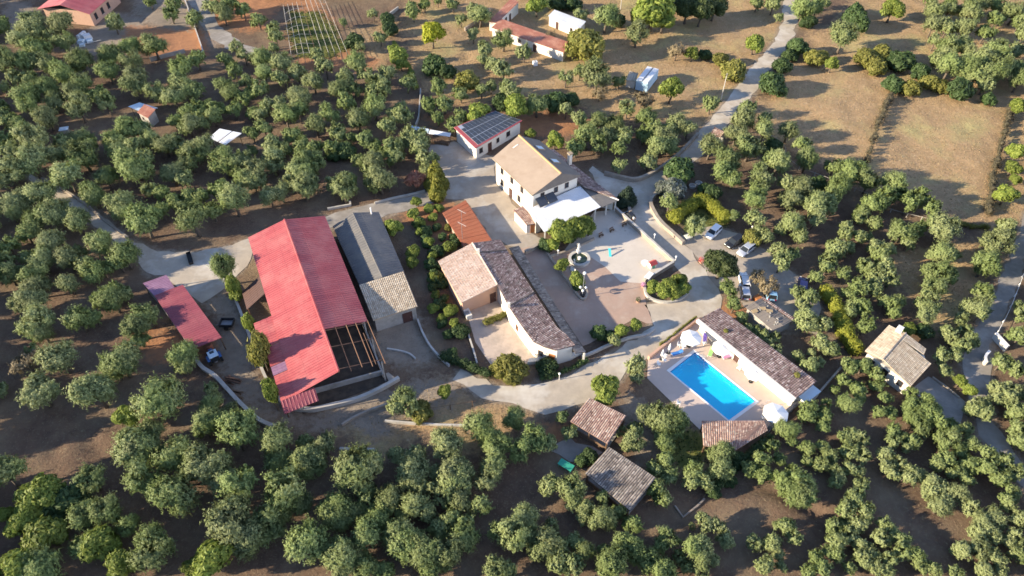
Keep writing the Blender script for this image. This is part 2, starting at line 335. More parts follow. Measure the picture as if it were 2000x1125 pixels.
TREES = {
    'c': '''1049 8 20.0,1744 15 22.4,1276 16 37.3,1255 32 24.0,1295 37 24.0,1475 82 20.5,767 96 10.7,1351 101 16.0,777 107 13.3,783 123 10.7,1625 123 14.9,801 145 8.0,
1311 173 25.3,1007 208 26.7,1987 209 16.8,935 219 24.0,1036 259 10.7,1084 272 18.7,1987 295 18.7,1979 325 16.8,1983 351 11.2,1968 377 22.4,812 393 7.0,815 394 9.0,
857 405 6.8,858 405 8.0,837 407 6.8,835 408 8.0,808 418 10.1,847 422 8.0,846 425 7.9,819 434 9.0,1140 438 20.0,762 443 12.0,767 443 12.4,1150 445 16.0,
1125 447 24.0,1090 452 20.0,820 452 8.0,1095 452 26.0,838 470 9.0,1078 478 14.0,873 480 9.0,879 481 9.0,806 490 11.0,845 500 10.0,803 512 14.0,1098 517 15.0,
847 539 10.0,1125 545 16.0,1328 545 15.0,1310 560 20.0,1275 560 10.0,1335 565 16.0,1295 568 16.0,852 575 9.0,1318 575 14.0,462 575 12.0,848 600 8.0,844 603 8.0,
880 605 14.0,862 620 7.0,888 630 11.0,1240 635 14.0,1775 641 12.4,1215 645 16.0,1876 744 14.6,1185 760 30.0,1894 762 13.5,870 765 16.0,246 810 26.4,76 964 37.8,
57 991 34.0,11 1002 18.9,42 1021 30.2,83 1036 37.8,189 1059 37.8,219 1063 22.7,419 1093 41.6,234 1100 30.2,8 1100 22.7,378 1108 22.7,38 1108 37.8''',
    'd': '''1327 3 21.3,1087 8 18.7,1119 8 18.7,1673 22 18.7,756 40 16.0,1207 40 16.0,1670 41 26.1,1580 45 16.8,761 59 16.0,692 83 13.3,1558 93 22.4,1377 104 14.7,
1543 108 14.9,1759 116 29.9,849 128 25.3,1528 131 20.5,873 141 18.7,1797 142 18.7,1748 164 22.4,1509 164 29.9,1871 179 26.1,1931 196 14.9,983 197 21.3,1113 197 18.7,
1084 200 24.0,1509 287 13.1,677 299 13.5,653 301 15.8,1330 332 28.0,1599 358 13.1,1375 370 14.9,1393 377 20.5,803 416 8.0,818 435 9.0,854 444 7.0,830 451 9.0,
886 458 8.0,865 462 9.0,1112 462 16.0,831 467 8.0,835 474 8.0,891 474 8.0,1066 478 12.0,856 489 9.0,855 491 10.0,845 496 9.0,842 515 9.0,858 520 9.0,
850 540 12.0,870 552 10.0,863 555 9.0,1130 558 10.0,846 560 9.0,868 584 10.0,856 595 9.0,875 600 8.0,884 605 9.0,865 632 9.0,897 645 13.0,1804 650 13.5,
1170 650 12.0,875 655 9.0,1190 655 14.0,884 690 12.0,515 706 14.0,1070 716 22.0,1152 892 17.3,1441 895 17.3,1135 898 11.6,1424 936 17.3,1395 962 14.4,125 980 41.6''',
    'f': '''1225 379 18.5''',
    'g': '''844 64 25.3''',
    'k': '''1343 11 29.3,1396 11 24.0,1369 21 26.7,1408 515 32.4''',
    'o': '''293 3 12.0,1811 4 14.9,855 5 8.0,1479 6 13.1,1610 7 11.2,1953 7 18.7,341 8 16.0,448 8 16.0,408 11 13.3,829 11 12.0,884 11 12.0,1509 11 14.9,
1912 11 18.7,1595 15 18.7,804 16 10.7,924 16 13.3,1569 19 22.4,1853 19 18.7,475 21 16.0,427 21 16.0,1826 22 18.7,1897 22 22.4,1983 22 20.5,807 25 14.7,
333 27 16.0,437 27 18.7,937 27 21.3,729 29 10.7,1135 29 14.7,1520 34 9.3,1183 35 24.0,1946 37 16.8,380 37 16.0,505 40 14.7,900 40 10.7,1991 45 14.9,
59 45 25.3,671 45 8.0,223 47 16.5,1823 49 20.5,120 51 22.7,1849 56 18.7,1882 56 20.5,5 56 16.0,533 56 13.3,72 61 18.7,99 67 14.7,1244 67 21.3,
1923 67 16.8,924 69 13.3,37 71 22.7,1647 71 28.0,1998 71 14.9,539 75 14.7,743 75 13.3,983 75 21.3,1826 82 14.9,127 84 20.0,301 89 22.7,1875 90 20.5,
461 91 14.7,253 93 20.0,535 93 10.7,703 93 10.7,75 96 22.7,93 96 10.7,1853 97 22.4,948 99 16.0,1983 101 16.8,1023 104 16.0,5 107 16.0,213 107 24.0,
1942 108 26.1,477 109 14.7,617 111 14.7,1897 112 22.4,384 115 18.7,512 115 20.0,943 115 12.0,1830 116 14.9,440 117 14.7,496 117 8.0,160 120 26.7,256 120 22.7,
88 123 24.0,1912 123 26.1,11 125 26.7,553 125 21.3,964 125 14.7,53 128 21.3,697 128 21.3,352 133 21.3,983 133 18.7,1853 134 22.4,1994 134 22.4,636 135 17.3,
1882 138 24.3,1935 138 29.9,1957 138 22.4,211 139 21.3,757 139 17.3,1132 141 13.3,460 144 14.7,516 144 20.0,581 145 17.3,125 147 21.3,1905 149 22.4,713 149 17.3,
1167 149 26.7,261 152 22.7,56 152 17.3,673 152 16.0,1105 152 16.0,29 155 16.0,1991 157 20.5,548 157 16.0,347 160 18.7,480 160 14.7,612 160 20.0,737 160 16.0,
1209 160 13.3,796 163 16.0,1923 164 18.7,160 168 22.7,93 171 24.0,5 171 13.3,437 171 20.0,959 171 10.7,263 172 21.3,363 173 21.3,663 173 21.3,748 173 16.0,
855 173 16.0,988 173 16.0,488 176 10.7,692 176 16.0,727 176 16.0,999 176 18.7,303 179 20.0,940 179 12.0,384 181 16.0,508 181 18.7,149 184 21.3,453 184 20.0,
580 184 20.0,900 184 16.0,48 187 24.0,189 187 17.3,999 187 16.0,341 189 21.3,480 192 16.0,109 197 20.0,588 203 20.0,868 203 18.7,208 205 18.7,403 205 13.3,
521 205 17.3,548 205 16.0,679 205 18.7,1049 205 21.3,1388 205 16.0,0 208 16.0,732 208 22.7,783 208 13.3,836 208 16.0,56 211 21.3,1461 213 18.7,155 213 25.3,
387 213 18.7,427 213 17.3,459 213 16.0,1225 213 17.3,368 216 16.0,1105 216 14.7,493 221 13.3,583 221 18.7,769 221 16.0,248 224 18.7,508 224 16.0,644 227 22.7,
91 229 24.0,5 229 16.0,419 229 16.0,788 229 18.7,1265 229 21.3,559 232 21.3,855 232 13.3,900 232 14.7,341 235 16.0,700 235 22.7,1132 235 16.0,1167 235 20.0,
1494 235 14.9,1449 239 22.4,27 240 18.7,395 240 16.0,1199 240 20.0,1327 243 21.3,371 245 21.3,617 248 20.0,887 248 16.0,256 251 22.7,756 251 17.3,280 253 18.7,
357 253 13.3,516 253 17.3,1279 253 18.7,1343 253 16.0,1311 254 18.7,51 256 24.0,1539 258 20.5,660 259 18.7,1438 261 22.4,1490 261 20.5,1257 261 16.0,493 264 13.3,
572 264 18.7,1183 264 21.3,11 267 18.7,687 269 12.0,1145 269 21.3,1215 269 18.7,1300 269 21.3,157 272 21.3,293 272 21.3,475 275 18.7,713 275 18.7,801 275 18.7,
819 277 18.0,69 277 29.3,227 277 21.3,1307 280 18.7,128 283 18.7,320 283 21.3,347 283 18.7,529 283 18.7,1167 283 18.7,788 283 15.8,1565 284 18.7,411 285 16.0,
1287 285 21.3,333 285 16.0,761 286 13.5,1464 287 26.1,24 288 16.0,173 288 18.7,379 288 18.7,453 288 16.0,267 288 18.7,769 288 18.7,615 288 16.0,673 288 13.3,
591 288 16.0,820 288 18.7,1124 288 18.7,1313 288 16.0,5 288 13.3,245 291 16.0,649 291 16.0,553 291 16.0,735 291 13.3,1207 291 16.0,400 291 24.0,1386 291 20.5,
229 293 20.0,493 296 10.7,427 296 13.3,756 297 15.8,21 299 18.7,360 299 16.0,112 301 22.7,160 301 29.3,475 307 16.0,533 308 21.4,283 309 16.0,1509 310 18.7,
605 310 20.3,770 310 18.0,851 310 9.0,373 312 21.3,729 313 20.3,833 313 18.0,1576 314 20.5,261 315 32.0,453 315 26.7,1265 316 16.2,702 317 13.5,1419 317 22.4,
64 320 26.7,437 320 24.0,1517 321 22.4,538 322 18.0,617 322 18.0,594 322 20.3,1629 325 16.8,722 326 15.8,1207 328 13.9,5 328 16.0,830 331 11.3,502 335 20.3,
1416 336 20.5,1666 336 24.3,585 337 22.5,131 339 32.0,603 340 13.5,16 341 26.7,272 341 26.7,336 341 20.0,464 344 13.5,205 347 21.3,480 347 20.0,1487 347 22.4,
684 351 13.5,1431 351 18.7,360 352 16.0,504 353 15.8,722 353 13.5,743 353 24.8,1643 355 18.7,1696 355 22.4,608 355 15.8,576 358 18.0,659 358 13.5,758 358 15.8,
1539 358 18.7,1744 358 22.4,496 360 13.3,653 364 15.8,1561 366 22.4,594 367 24.8,731 367 13.5,1483 370 18.7,293 371 16.0,427 371 18.7,671 371 24.8,686 371 13.5,
1632 373 22.4,549 376 19.1,80 376 26.7,1752 377 18.7,315 379 16.0,184 384 21.3,527 385 18.0,45 387 21.3,395 387 16.0,373 387 16.0,1475 388 22.4,1546 388 22.4,
1797 388 18.7,1726 392 18.7,235 395 24.0,344 395 16.0,459 395 26.7,1621 396 18.7,1307 396 16.8,27 397 24.0,1774 399 18.7,1595 403 22.4,1703 403 20.5,1819 411 16.8,
1621 411 13.9,1588 413 18.5,235 413 20.0,21 413 21.3,317 413 16.0,416 413 18.7,117 413 26.7,1681 414 14.9,1431 423 11.6,1679 426 13.9,104 427 24.0,1477 429 18.5,
1558 432 13.9,1591 432 16.2,379 432 29.3,283 435 29.3,155 435 21.3,1707 436 13.9,64 440 24.0,1359 441 22.0,1547 441 19.6,1652 442 12.7,1857 442 13.9,1562 447 11.6,
1841 447 27.7,1763 449 23.1,1797 449 13.9,1959 449 18.5,1524 450 11.6,1480 453 11.6,51 456 18.7,1652 459 13.9,1746 459 13.9,1679 461 13.9,1774 461 16.2,1498 462 13.9,
1561 462 13.9,1693 463 9.2,1846 463 11.6,99 472 26.7,1929 472 13.9,197 475 24.0,1772 475 12.7,1948 477 25.4,1626 479 11.6,1712 479 13.9,16 480 18.7,1656 482 12.7,
1633 484 18.5,1735 486 13.9,1709 489 13.9,1519 490 16.2,1640 493 11.6,1846 493 23.1,157 493 13.3,1547 496 13.9,1719 498 16.2,1860 498 13.9,1827 498 13.9,51 499 16.0,
245 501 24.0,1533 503 13.9,133 507 21.3,8 509 18.7,83 509 24.0,112 509 13.3,1617 509 16.2,149 512 13.3,232 512 18.7,1524 515 18.5,1924 516 23.1,168 520 16.0,
1730 521 18.5,1689 523 16.2,1615 523 13.9,1936 526 13.9,1915 526 13.9,75 528 21.3,203 528 16.0,43 528 10.7,1813 530 13.9,5 531 16.0,1832 533 25.4,181 533 21.3,
1645 535 13.9,16 536 21.3,1712 540 18.5,1853 540 16.2,59 541 18.7,1596 542 13.9,1740 544 16.2,1707 549 13.9,133 557 20.0,1832 558 16.2,72 560 24.0,1420 560 14.0,
1679 563 18.5,1820 567 23.1,1917 567 18.5,1707 567 13.9,221 571 18.7,1659 572 13.9,1557 572 13.9,245 573 13.3,1428 575 12.0,1927 576 13.9,245 583 13.5,196 585 18.0,
1580 586 16.2,63 588 24.8,221 588 24.8,1730 588 13.9,1753 588 13.9,45 594 20.3,1800 595 13.9,1568 595 13.9,1666 595 11.6,1679 597 13.9,1904 600 20.8,1432 600 13.0,
1744 602 13.9,1818 602 13.9,1989 602 11.6,1924 604 11.6,1883 607 11.6,1685 609 13.5,1660 610 14.0,1748 611 13.5,1912 614 15.8,1991 618 15.8,1448 620 12.0,1807 620 20.3,
279 621 24.8,295 621 18.0,1876 623 13.5,187 624 15.8,155 626 24.8,1575 629 20.3,74 633 29.3,1604 634 16.9,1690 638 15.8,1460 640 12.0,52 642 18.0,266 642 24.8,
1883 645 13.5,1852 650 15.8,1475 650 10.0,83 651 20.3,1490 655 12.0,1989 659 18.0,1515 660 10.0,1897 663 13.5,275 664 15.8,1200 665 12.0,1500 665 12.0,1863 665 13.5,
1606 670 18.0,1901 674 9.0,1881 677 15.8,1624 683 15.8,1512 685 14.0,65 687 13.5,1584 690 9.0,257 696 15.8,358 696 24.8,1559 697 12.4,1836 697 14.6,1865 697 13.5,
119 705 29.3,1600 708 11.3,1955 708 18.0,239 711 31.5,1579 715 15.8,1685 715 16.9,1240 715 18.0,360 718 18.0,1658 719 15.8,1984 722 15.8,225 723 24.8,1847 724 13.5,
1243 735 15.0,1712 735 15.8,1647 746 13.5,1712 753 13.5,5 756 9.0,1676 758 15.8,1946 758 15.8,1629 762 9.0,1973 762 18.0,414 763 15.8,76 764 35.9,4 764 15.1,
189 768 34.0,1777 769 13.5,1991 771 13.5,1678 776 11.3,310 776 45.3,789 777 23.1,1728 778 13.5,1951 780 15.8,1969 780 15.8,1809 782 13.5,1921 785 11.3,1656 787 20.3,
1782 789 15.8,1906 789 13.5,412 791 22.7,1611 791 11.3,800 795 18.0,774 797 17.3,1579 798 15.8,1775 798 13.5,1829 798 11.3,1989 798 15.8,446 802 18.9,1741 803 11.3,
1915 803 15.8,1894 803 11.3,1901 803 14.4,1924 806 15.9,1716 806 13.0,1996 806 14.4,1612 809 13.0,1782 809 14.4,1979 809 17.3,1742 809 11.6,1577 812 17.3,1814 812 20.2,
1003 814 23.1,1265 814 20.2,1611 816 13.5,1097 817 13.0,1297 817 28.9,1776 817 11.6,412 821 26.4,1328 823 17.3,1800 826 21.7,1834 826 17.3,1607 832 14.4,1863 832 15.9,
400 832 22.7,476 832 26.4,933 838 26.0,1242 838 15.9,1534 838 20.2,1889 838 13.0,1288 840 17.3,1323 840 15.9,1984 840 17.3,1213 843 11.6,1745 843 14.4,1112 846 13.0,
1664 846 15.9,298 847 18.9,465 851 30.2,1762 852 11.6,1684 855 14.4,1652 855 14.4,1834 855 13.0,953 858 20.2,1045 858 20.2,257 859 18.9,1545 861 11.6,1742 861 14.4,
1782 861 14.4,1852 861 20.2,540 862 26.4,598 864 14.4,1239 864 20.2,1300 864 18.8,1990 864 17.3,1074 866 14.4,1895 866 17.3,636 869 20.2,1227 869 14.4,1512 869 11.6,
870 872 23.1,1308 872 11.6,1496 872 11.6,1609 872 14.4,1771 872 11.6,971 875 23.1,1576 875 14.4,264 878 30.2,1014 881 20.2,1658 881 17.3,280 881 26.4,1877 884 14.4,
815 887 17.3,1412 887 20.2,336 889 30.2,772 890 14.4,1392 890 14.4,1730 890 15.9,1929 890 17.3,1620 892 14.4,1685 892 14.4,1846 895 17.3,607 898 26.0,1487 898 17.3,
1524 898 13.0,1577 898 11.6,540 900 18.9,1961 901 17.3,722 904 20.2,1302 904 17.3,1892 904 17.3,571 904 18.9,427 904 18.9,1603 907 14.4,1756 907 13.0,1831 907 14.4,
962 910 23.1,1403 910 23.1,1479 910 11.6,400 912 34.0,607 913 20.2,1620 913 11.6,699 916 34.7,809 916 26.0,890 916 26.0,1279 916 15.9,1464 916 15.9,1661 916 14.4,
1733 916 14.4,1921 916 17.3,1418 921 17.3,1548 921 14.4,366 923 15.1,855 924 14.4,1354 924 20.2,1678 924 11.6,1877 924 14.4,1979 924 17.3,15 927 30.2,679 927 23.1,
1305 927 17.3,1493 927 17.3,1745 927 14.4,1857 927 11.6,1638 930 15.9,1791 930 14.4,798 933 20.2,1776 933 17.3,1765 933 11.6,904 936 23.1,884 936 23.1,1889 936 14.4,
1953 936 17.3,181 938 24.6,953 939 20.2,1352 939 17.3,1377 939 17.3,1542 942 26.0,280 942 30.2,438 942 26.4,1632 944 14.4,1681 947 14.4,1817 947 17.3,469 949 34.0,
1074 950 17.3,1571 950 28.9,847 953 14.4,821 953 14.4,1279 956 17.3,1115 956 23.1,1837 956 17.3,714 959 17.3,876 959 14.4,1979 959 14.4,1545 962 23.1,1826 962 17.3,
559 964 34.0,1811 965 14.4,1566 968 26.0,1672 968 17.3,763 970 21.7,1285 970 11.6,1866 970 18.8,867 973 17.3,1297 973 17.3,1120 973 17.3,1175 973 14.4,344 976 34.0,
1207 976 14.4,902 979 18.8,1840 979 17.3,586 980 18.9,1115 982 14.4,1664 982 15.9,722 985 17.3,1964 985 17.3,760 991 17.3,939 991 17.3,812 991 21.7,656 991 24.6,
1834 991 18.8,682 996 20.2,1144 996 17.3,1649 996 17.3,1898 996 17.3,438 998 18.9,832 999 17.3,1690 999 17.3,789 1002 14.4,212 1002 26.4,166 1006 22.7,650 1008 23.1,
1941 1011 18.8,544 1014 18.9,878 1014 17.3,737 1014 20.2,1020 1014 23.1,1141 1014 14.4,1172 1014 24.6,1987 1014 17.3,1658 1017 14.4,668 1020 20.2,1190 1020 14.4,1918 1020 20.2,
453 1021 37.8,910 1022 17.3,1224 1022 11.6,1377 1022 17.3,521 1025 30.2,1401 1025 17.3,1675 1025 17.3,1724 1025 14.4,1236 1028 17.3,1077 1028 11.6,1352 1028 7.2,1632 1028 17.3,
1519 1028 10.1,249 1029 18.9,1537 1031 17.3,855 1037 17.3,720 1040 26.0,977 1040 20.2,1742 1040 15.9,1909 1043 17.3,484 1044 34.0,777 1046 26.0,1005 1046 26.0,1661 1046 17.3,
1935 1046 17.3,1415 1048 15.9,812 1051 17.3,1034 1051 14.4,1305 1051 23.1,1984 1051 17.3,904 1054 23.1,1074 1054 24.6,1762 1054 15.9,1716 1054 17.3,1551 1054 14.4,1632 1057 17.3,
1123 1060 17.3,1418 1060 14.4,1473 1060 15.9,1727 1060 11.6,1970 1060 14.4,302 1063 26.4,166 1063 22.7,1511 1063 17.3,789 1066 28.9,1291 1066 17.3,1496 1066 11.6,1678 1066 14.4,
469 1066 18.9,604 1069 31.8,1230 1069 26.0,1363 1069 27.4,1089 1074 17.3,1912 1074 18.8,696 1077 20.2,1060 1077 20.2,1618 1077 14.4,1704 1077 15.9,1880 1077 17.3,1863 1077 8.7,
870 1080 28.9,1043 1080 11.6,1141 1080 20.2,1181 1080 14.4,1762 1080 17.3,826 1083 26.0,670 1083 28.9,1635 1083 14.4,1987 1083 15.9,1519 1083 11.6,302 1085 34.0,1328 1086 14.4,
1242 1089 17.3,1594 1089 15.9,1785 1089 17.3,1944 1089 17.3,1366 1092 23.1,1386 1092 17.3,1687 1092 17.3,1736 1095 14.4,870 1100 14.4,1271 1100 23.1,1198 1103 28.9,711 1106 23.1,
673 1106 20.2,1092 1106 17.3,1343 1106 14.4,1800 1106 14.4,1528 1106 11.6,1493 1106 17.3,1118 1109 17.3,1606 1109 17.3,1658 1109 11.6,76 1112 30.2,841 1112 17.3,1297 1112 23.1,
1710 1112 14.4,1823 1112 14.4,1924 1112 17.3,1953 1112 14.4,751 1115 17.3,971 1115 23.1,1181 1115 17.3,1369 1115 17.3,1733 1115 14.4,991 1118 17.3,1577 1118 14.4,1866 1118 14.4''',
    'p': '''850 340 20.0,855 344 18.0,853 365 16.0''',
    'r': '''812 349 13.5''',
    's': '''1075 70 9.0,1321 99 10.7,1172 179 16.0,1260 195 13.3,1480 540 16.0,1500 560 18.0,47 705 27.0''',
    'w': '''1296 366 18.7,1315 373 26.1''',
    'y': '''1129 80 21.3,1145 93 40.0,1722 108 22.4,1591 112 18.7,1606 112 14.9,1408 116 13.1,1692 116 22.4,1711 131 22.4,1431 138 26.1,911 155 25.3,1815 164 18.7,1838 168 18.7,
1778 172 22.4,876 444 7.0,1470 466 19.6,1000 718 34.0,975 722 18.0,825 795 16.0,824 806 20.2''',
}
# ------------------------------------------------------------------ ground
def PX(s):                                         # 'x y, x y, ...' -> ground points
    return [G(*map(float, q.split())) for q in s.split(',')]
AREAS = {   # (name, material, height above the ground plane, outline)
 'main_road': ('road', 'gravel', 0.030, '1524 -30,1528 0,1530 40,1513 80,1468 130,1430 180,1395 225,1362 264,1330 300,1290 330,1248 352,1215 348,1180 340,1160 326,1150 332,1172 362,1205 388,1226 397,1234 430,1270 470,1318 516,1345 560,1310 590,1262 592,1275 640,1240 662,1150 712,1090 738,1050 748,985 758,895 722,886 745,940 775,1000 785,1030 797,1060 806,1100 800,1150 785,1215 742,1228 716,1262 704,1330 645,1368 624,1402 602,1408 580,1375 528,1340 480,1310 455,1281 422,1270 396,1290 371,1330 346,1370 302,1402 262,1440 226,1472 186,1500 140,1542 86,1557 50,1552 0,1552 -30'),
 'parking': ('parking', 'park', 0.022, '1330 462,1352 452,1400 440,1460 466,1505 492,1535 520,1568 548,1606 600,1592 655,1560 640,1530 610,1495 580,1455 600,1425 570,1400 555,1372 520'),
 'left_yard': ('lane', 'gravel', 0.030, '52 342,90 348,160 393,220 437,262 472,310 490,380 492,440 485,492 466,498 480,488 505,470 532,440 562,415 580,395 590,372 580,345 562,318 540,283 534,268 502,200 452,140 407,78 374'),
 'farm_lane': ('lane', 'asphalt_old', 0.026, '488 468,560 441,640 423,690 407,760 393,800 383,862 368,872 388,800 410,742 424,655 444,560 468,492 482'),
 'house_yard': ('yard', 'yard', 0.022, '838 282,884 277,930 300,966 308,968 360,1004 396,1034 455,1064 468,1046 494,1010 482,958 467,910 391,870 389,856 368,850 335'),
 'right_road': ('road', 'asphalt_old', 0.030, '2060 300,2010 395,1985 470,1960 530,1935 590,1895 660,1880 700,1888 760,1900 800,1914 850,1944 890,2010 972,2080 1060,2080 970,2010 925,1965 866,1938 820,1936 760,1932 690,1948 650,1968 600,1992 540,2010 470,2060 380'),
 'right_drive': ('yard', 'asphalt_old', 0.022, '1780 762,1818 735,1884 782,1880 826,1838 815'),
 'plaza': ('plaza', 'cream', 0.034, '1160 414,1200 410,1316 517,1258 554,1212 550,1180 520,1158 505,1140 495,1100 492'),
 'paved_court': ('paved_court', 'terracotta_paving', 0.030, '1046 480,1092 490,1140 495,1158 505,1180 520,1212 550,1258 554,1262 592,1275 632,1262 632,1240 622,1150 672,1138 676,1012 486'),
 'terrace_garden': ('courtyard', 'courtpave', 0.026, '908 596,970 566,1000 620,1030 662,1060 690,1046 712,960 715,928 668'),
 'hut_yard': ('hut_yard', 'asphalt_old', 0.02, '1066 880,1110 858,1172 880,1140 905,1095 892'),
 'top_lane': ('lane', 'asphalt_old', 0.022, '360 -20,372 8,392 50,420 80,450 98,520 112,520 100,470 84,430 50,412 20,404 -20'),
 'barn_apron': ('barn_apron', 'yard', 0.03, '610 794,740 752,774 742,762 728,736 732,600 780'),
}
FLATS = [PX(v[3]) for v in AREAS.values()] + [PX(s) for s in (
 '470 400,640 395,900 370,960 205,1030 205,1240 340,1420 400,1620 560,1650 780,1500 880,1400 900,1300 1010,1090 1010,1080 860,900 770,760 790,560 840,420 720,260 560', '1660 620,1860 620,1860 800,1660 800', '1180 100,1330 100,1330 200,1180 200', '940 -30,1180 -30,1180 125,940 125', '60 -40,260 -40,260 70,60 70',
 '390 240,500 240,500 300,390 300', '240 190,330 190,330 255,240 255', '780 235,890 235,890 280,780 280', '140 55,200 55,200 105,140 105', '540 -20,720 -20,700 120,540 120')]
def inside_dist(P, poly):
    """signed distance (inside positive) of points P (n,2) to a polygon"""
    Q = np.array([(p[0], p[1]) for p in poly]); n = len(Q); d = np.full(len(P), 1e9); ins = np.zeros(len(P), bool)
    for i in range(n):
        a, b = Q[i], Q[(i + 1) % n]; e = b - a; w = P - a
        t = np.clip((w @ e) / max(e @ e, 1e-9), 0, 1); d = np.minimum(d, np.hypot(*(w - t[:, None] * e).T))
        c = ((a[1] <= P[:, 1]) & (P[:, 1] < b[1])) | ((b[1] <= P[:, 1]) & (P[:, 1] < a[1]))
        if abs(e[1]) > 1e-9: ins ^= c & (w[:, 0] < e[0] * w[:, 1] / e[1])
    return np.where(ins, d, -d)
def vnoise(P, s, seed):
    r = np.random.default_rng(seed).random((257, 257)); q = P * s + 1000.0; i = np.floor(q).astype(int); f = q - i; f = f * f * (3 - 2 * f)
    x, y = i[:, 0] % 256, i[:, 1] % 256
    return (r[x, y] * (1 - f[:, 0]) + r[x + 1, y] * f[:, 0]) * (1 - f[:, 1]) + (r[x, y + 1] * (1 - f[:, 0]) + r[x + 1, y + 1] * f[:, 0]) * f[:, 1]
def fbm(P, s, seed): return (vnoise(P, s, seed) + .5 * vnoise(P, s * 2.1, seed + 1) + .25 * vnoise(P, s * 4.3, seed + 2)) / 1.75
gx = np.concatenate([[-4000, -2000, -900, -450, -260], np.arange(-185, 185.1, 0.85), [260, 450, 900, 2000, 4000]])
gy = np.concatenate([[-3000, -900, -300, -100, -30], np.arange(15, 245.1, 0.85), [290, 400, 700, 1500, 4000]])
XX, YY = np.meshgrid(gx, gy); GP = np.stack([XX.ravel(), YY.ravel()], 1)
flat = np.full(len(GP), -1e9)
for q in FLATS: flat = np.maximum(flat, inside_dist(GP, q))
m = np.clip(-flat / 4.0, 0, 1); m = m * m * (3 - 2 * m)
GZ = -0.012 + m * ((fbm(GP, 0.09, 3) - 0.5) * 0.9 + (fbm(GP, 0.5, 9) - 0.5) * 0.28 - 0.05)
GZ -= 0.12 * (inside_dist(GP, PX('1308 727,1357 689,1475 784,1423 822')) > -0.5) * 20
def line_dist(P, pts):
    d = np.full(len(P), 1e9)
    for a, b in zip(pts[:-1], pts[1:]):
        a = np.array(a[:2]); b = np.array(b[:2]); e = b - a; w = P - a; t = np.clip((w @ e) / (e @ e), 0, 1)
        d = np.minimum(d, np.hypot(*(w - t[:, None] * e).T))
    return d
for s, wdt, dep in (('1500 955,1560 975,1640 1030,1700 1090', 1.6, 0.5), ('1440 950,1520 950,1600 1000', 1.6, .5), ('20 790,110 880', 2, .5), ('120 790,190 880', 2, .5)):
    dd = line_dist(GP, PX(s)); GZ -= dep * np.clip(1 - dd / wdt, 0, 1) ** 1.3
def ground_z(x, y):
    i = min(max(int(np.searchsorted(gx, x)) - 1, 0), len(gx) - 2); j = min(max(int(np.searchsorted(gy, y)) - 1, 0), len(gy) - 2)
    return float(GZ[j * len(gx) + i])
ZONES = [  # channel, softness, outline
 (0, 5, '790 -60,1530 -60,1540 40,1450 190,1365 262,1300 232,1190 226,1080 190,1000 195,940 205,850 190,828 175,795 90'),
 (0, 4, '1480 200,1560 100,1650 20,1700 -20,2100 -60,2100 420,1965 430,1900 430,1790 402,1700 360,1640 322,1560 300,1500 250'),
 (0, 3, '620 806,700 794,800 760,890 738,930 780,1040 812,1020 860,850 868,700 872,640 862'),
 (0, 3, '1740 500,1900 470,1930 430,1960 430,1930 560,1880 640,1820 640'),
 (0, 3, '1180 460,1180 380,1300 400,1290 460'),
 (0, 3, '680 60,770 30,760 120,800 150,740 150'),
 (0, 2, '1290 838,1372 848,1400 892,1340 910'),
 (3, 3, '255 55,395 60,402 106,320 118,270 95'), (3, 3, '560 -10,620 -20,660 80,690 105,740 120,720 150,580 130'), (3, 2, '785 395,862 382,900 420,890 470,850 470,800 440'),
 (3, 2, '1060 820,1110 820,1120 860,1040 870'), (3, 3, '380 -20,560 -20,520 60,420 50'),
 (3, 3, '1340 600,1470 600,1480 640,1400 640'), (3, 3, '280 655,400 655,400 690,300 700'), (3, 3, '840 230,1060 215,1160 240,1080 262,880 250'),
 (1, 1.5, '1300 845,1365 845,1392 880,1345 905,1310 890'), (1, 2, '560 20,620 20,680 95,640 110,580 112'), (1, 2, '1330 430,1370 405,1410 440,1360 470'),
 (2, 2.5, '395 585,445 565,480 640,500 720,540 790,640 806,800 745,900 748,880 790,700 850,600 850,520 830,450 760,420 700,440 640'), (2, 3, '260 -20,370 -20,420 90,330 60,270 40'), (2, 3, '0 0,60 0,90 40,20 60'),
 (2, 3, '740 600,820 620,850 690,760 740,740 690'), (2, 3, '210 30,290 30,260 80,160 110,140 80'), (2, 3, '1500 620,1600 620,1600 660,1520 650'),
 (2, 2, '1225 780,1245 780,1275 880,1250 900'),
]
cover = np.zeros((len(GP), 4), np.float32)
wob = (fbm(GP, 0.16, 21) - 0.5) * 9
near = (GP[:, 0] > -260) & (GP[:, 0] < 260) & (GP[:, 1] > 0) & (GP[:, 1] < 290)
for ch, soft, s in ZONES:
    d = np.full(len(GP), -1e9); d[near] = inside_dist(GP[near], PX(s)) + wob[near] * min(1, soft / 4)
    cover[:, ch] = np.maximum(cover[:, ch], np.clip(0.5 + d / (2 * soft), 0, 1))
far = ~near; cover[far, 0] = np.clip(fbm(GP[far], 0.01, 5) * 2 - 0.6, 0, 1)
dd = np.full(len(GP), -1e9)                      # worn earth beside the roads
for k in ('main_road', 'left_yard', 'farm_lane', 'house_yard', 'right_road', 'parking'): dd = np.maximum(dd, inside_dist(GP, PX(AREAS[k][3])))
cover[:, 2] = np.maximum(cover[:, 2], np.clip(0.62 + (dd + wob * 0.12) / 2.5, 0, 0.8))
W, Hh = len(gx), len(gy)
me = bpy.data.meshes.new('ground'); nv = W * Hh
me.vertices.add(nv); me.vertices.foreach_set('co', np.stack([GP[:, 0], GP[:, 1], GZ], 1).ravel().astype(np.float32))
a = (np.arange(Hh - 1)[:, None] * W + np.arange(W - 1)[None]).ravel()
F = np.stack([a, a + 1, a + W + 1, a + W], 1).ravel().astype(np.int32); nf = len(a)
me.loops.add(nf * 4); me.loops.foreach_set('vertex_index', F); me.polygons.add(nf)
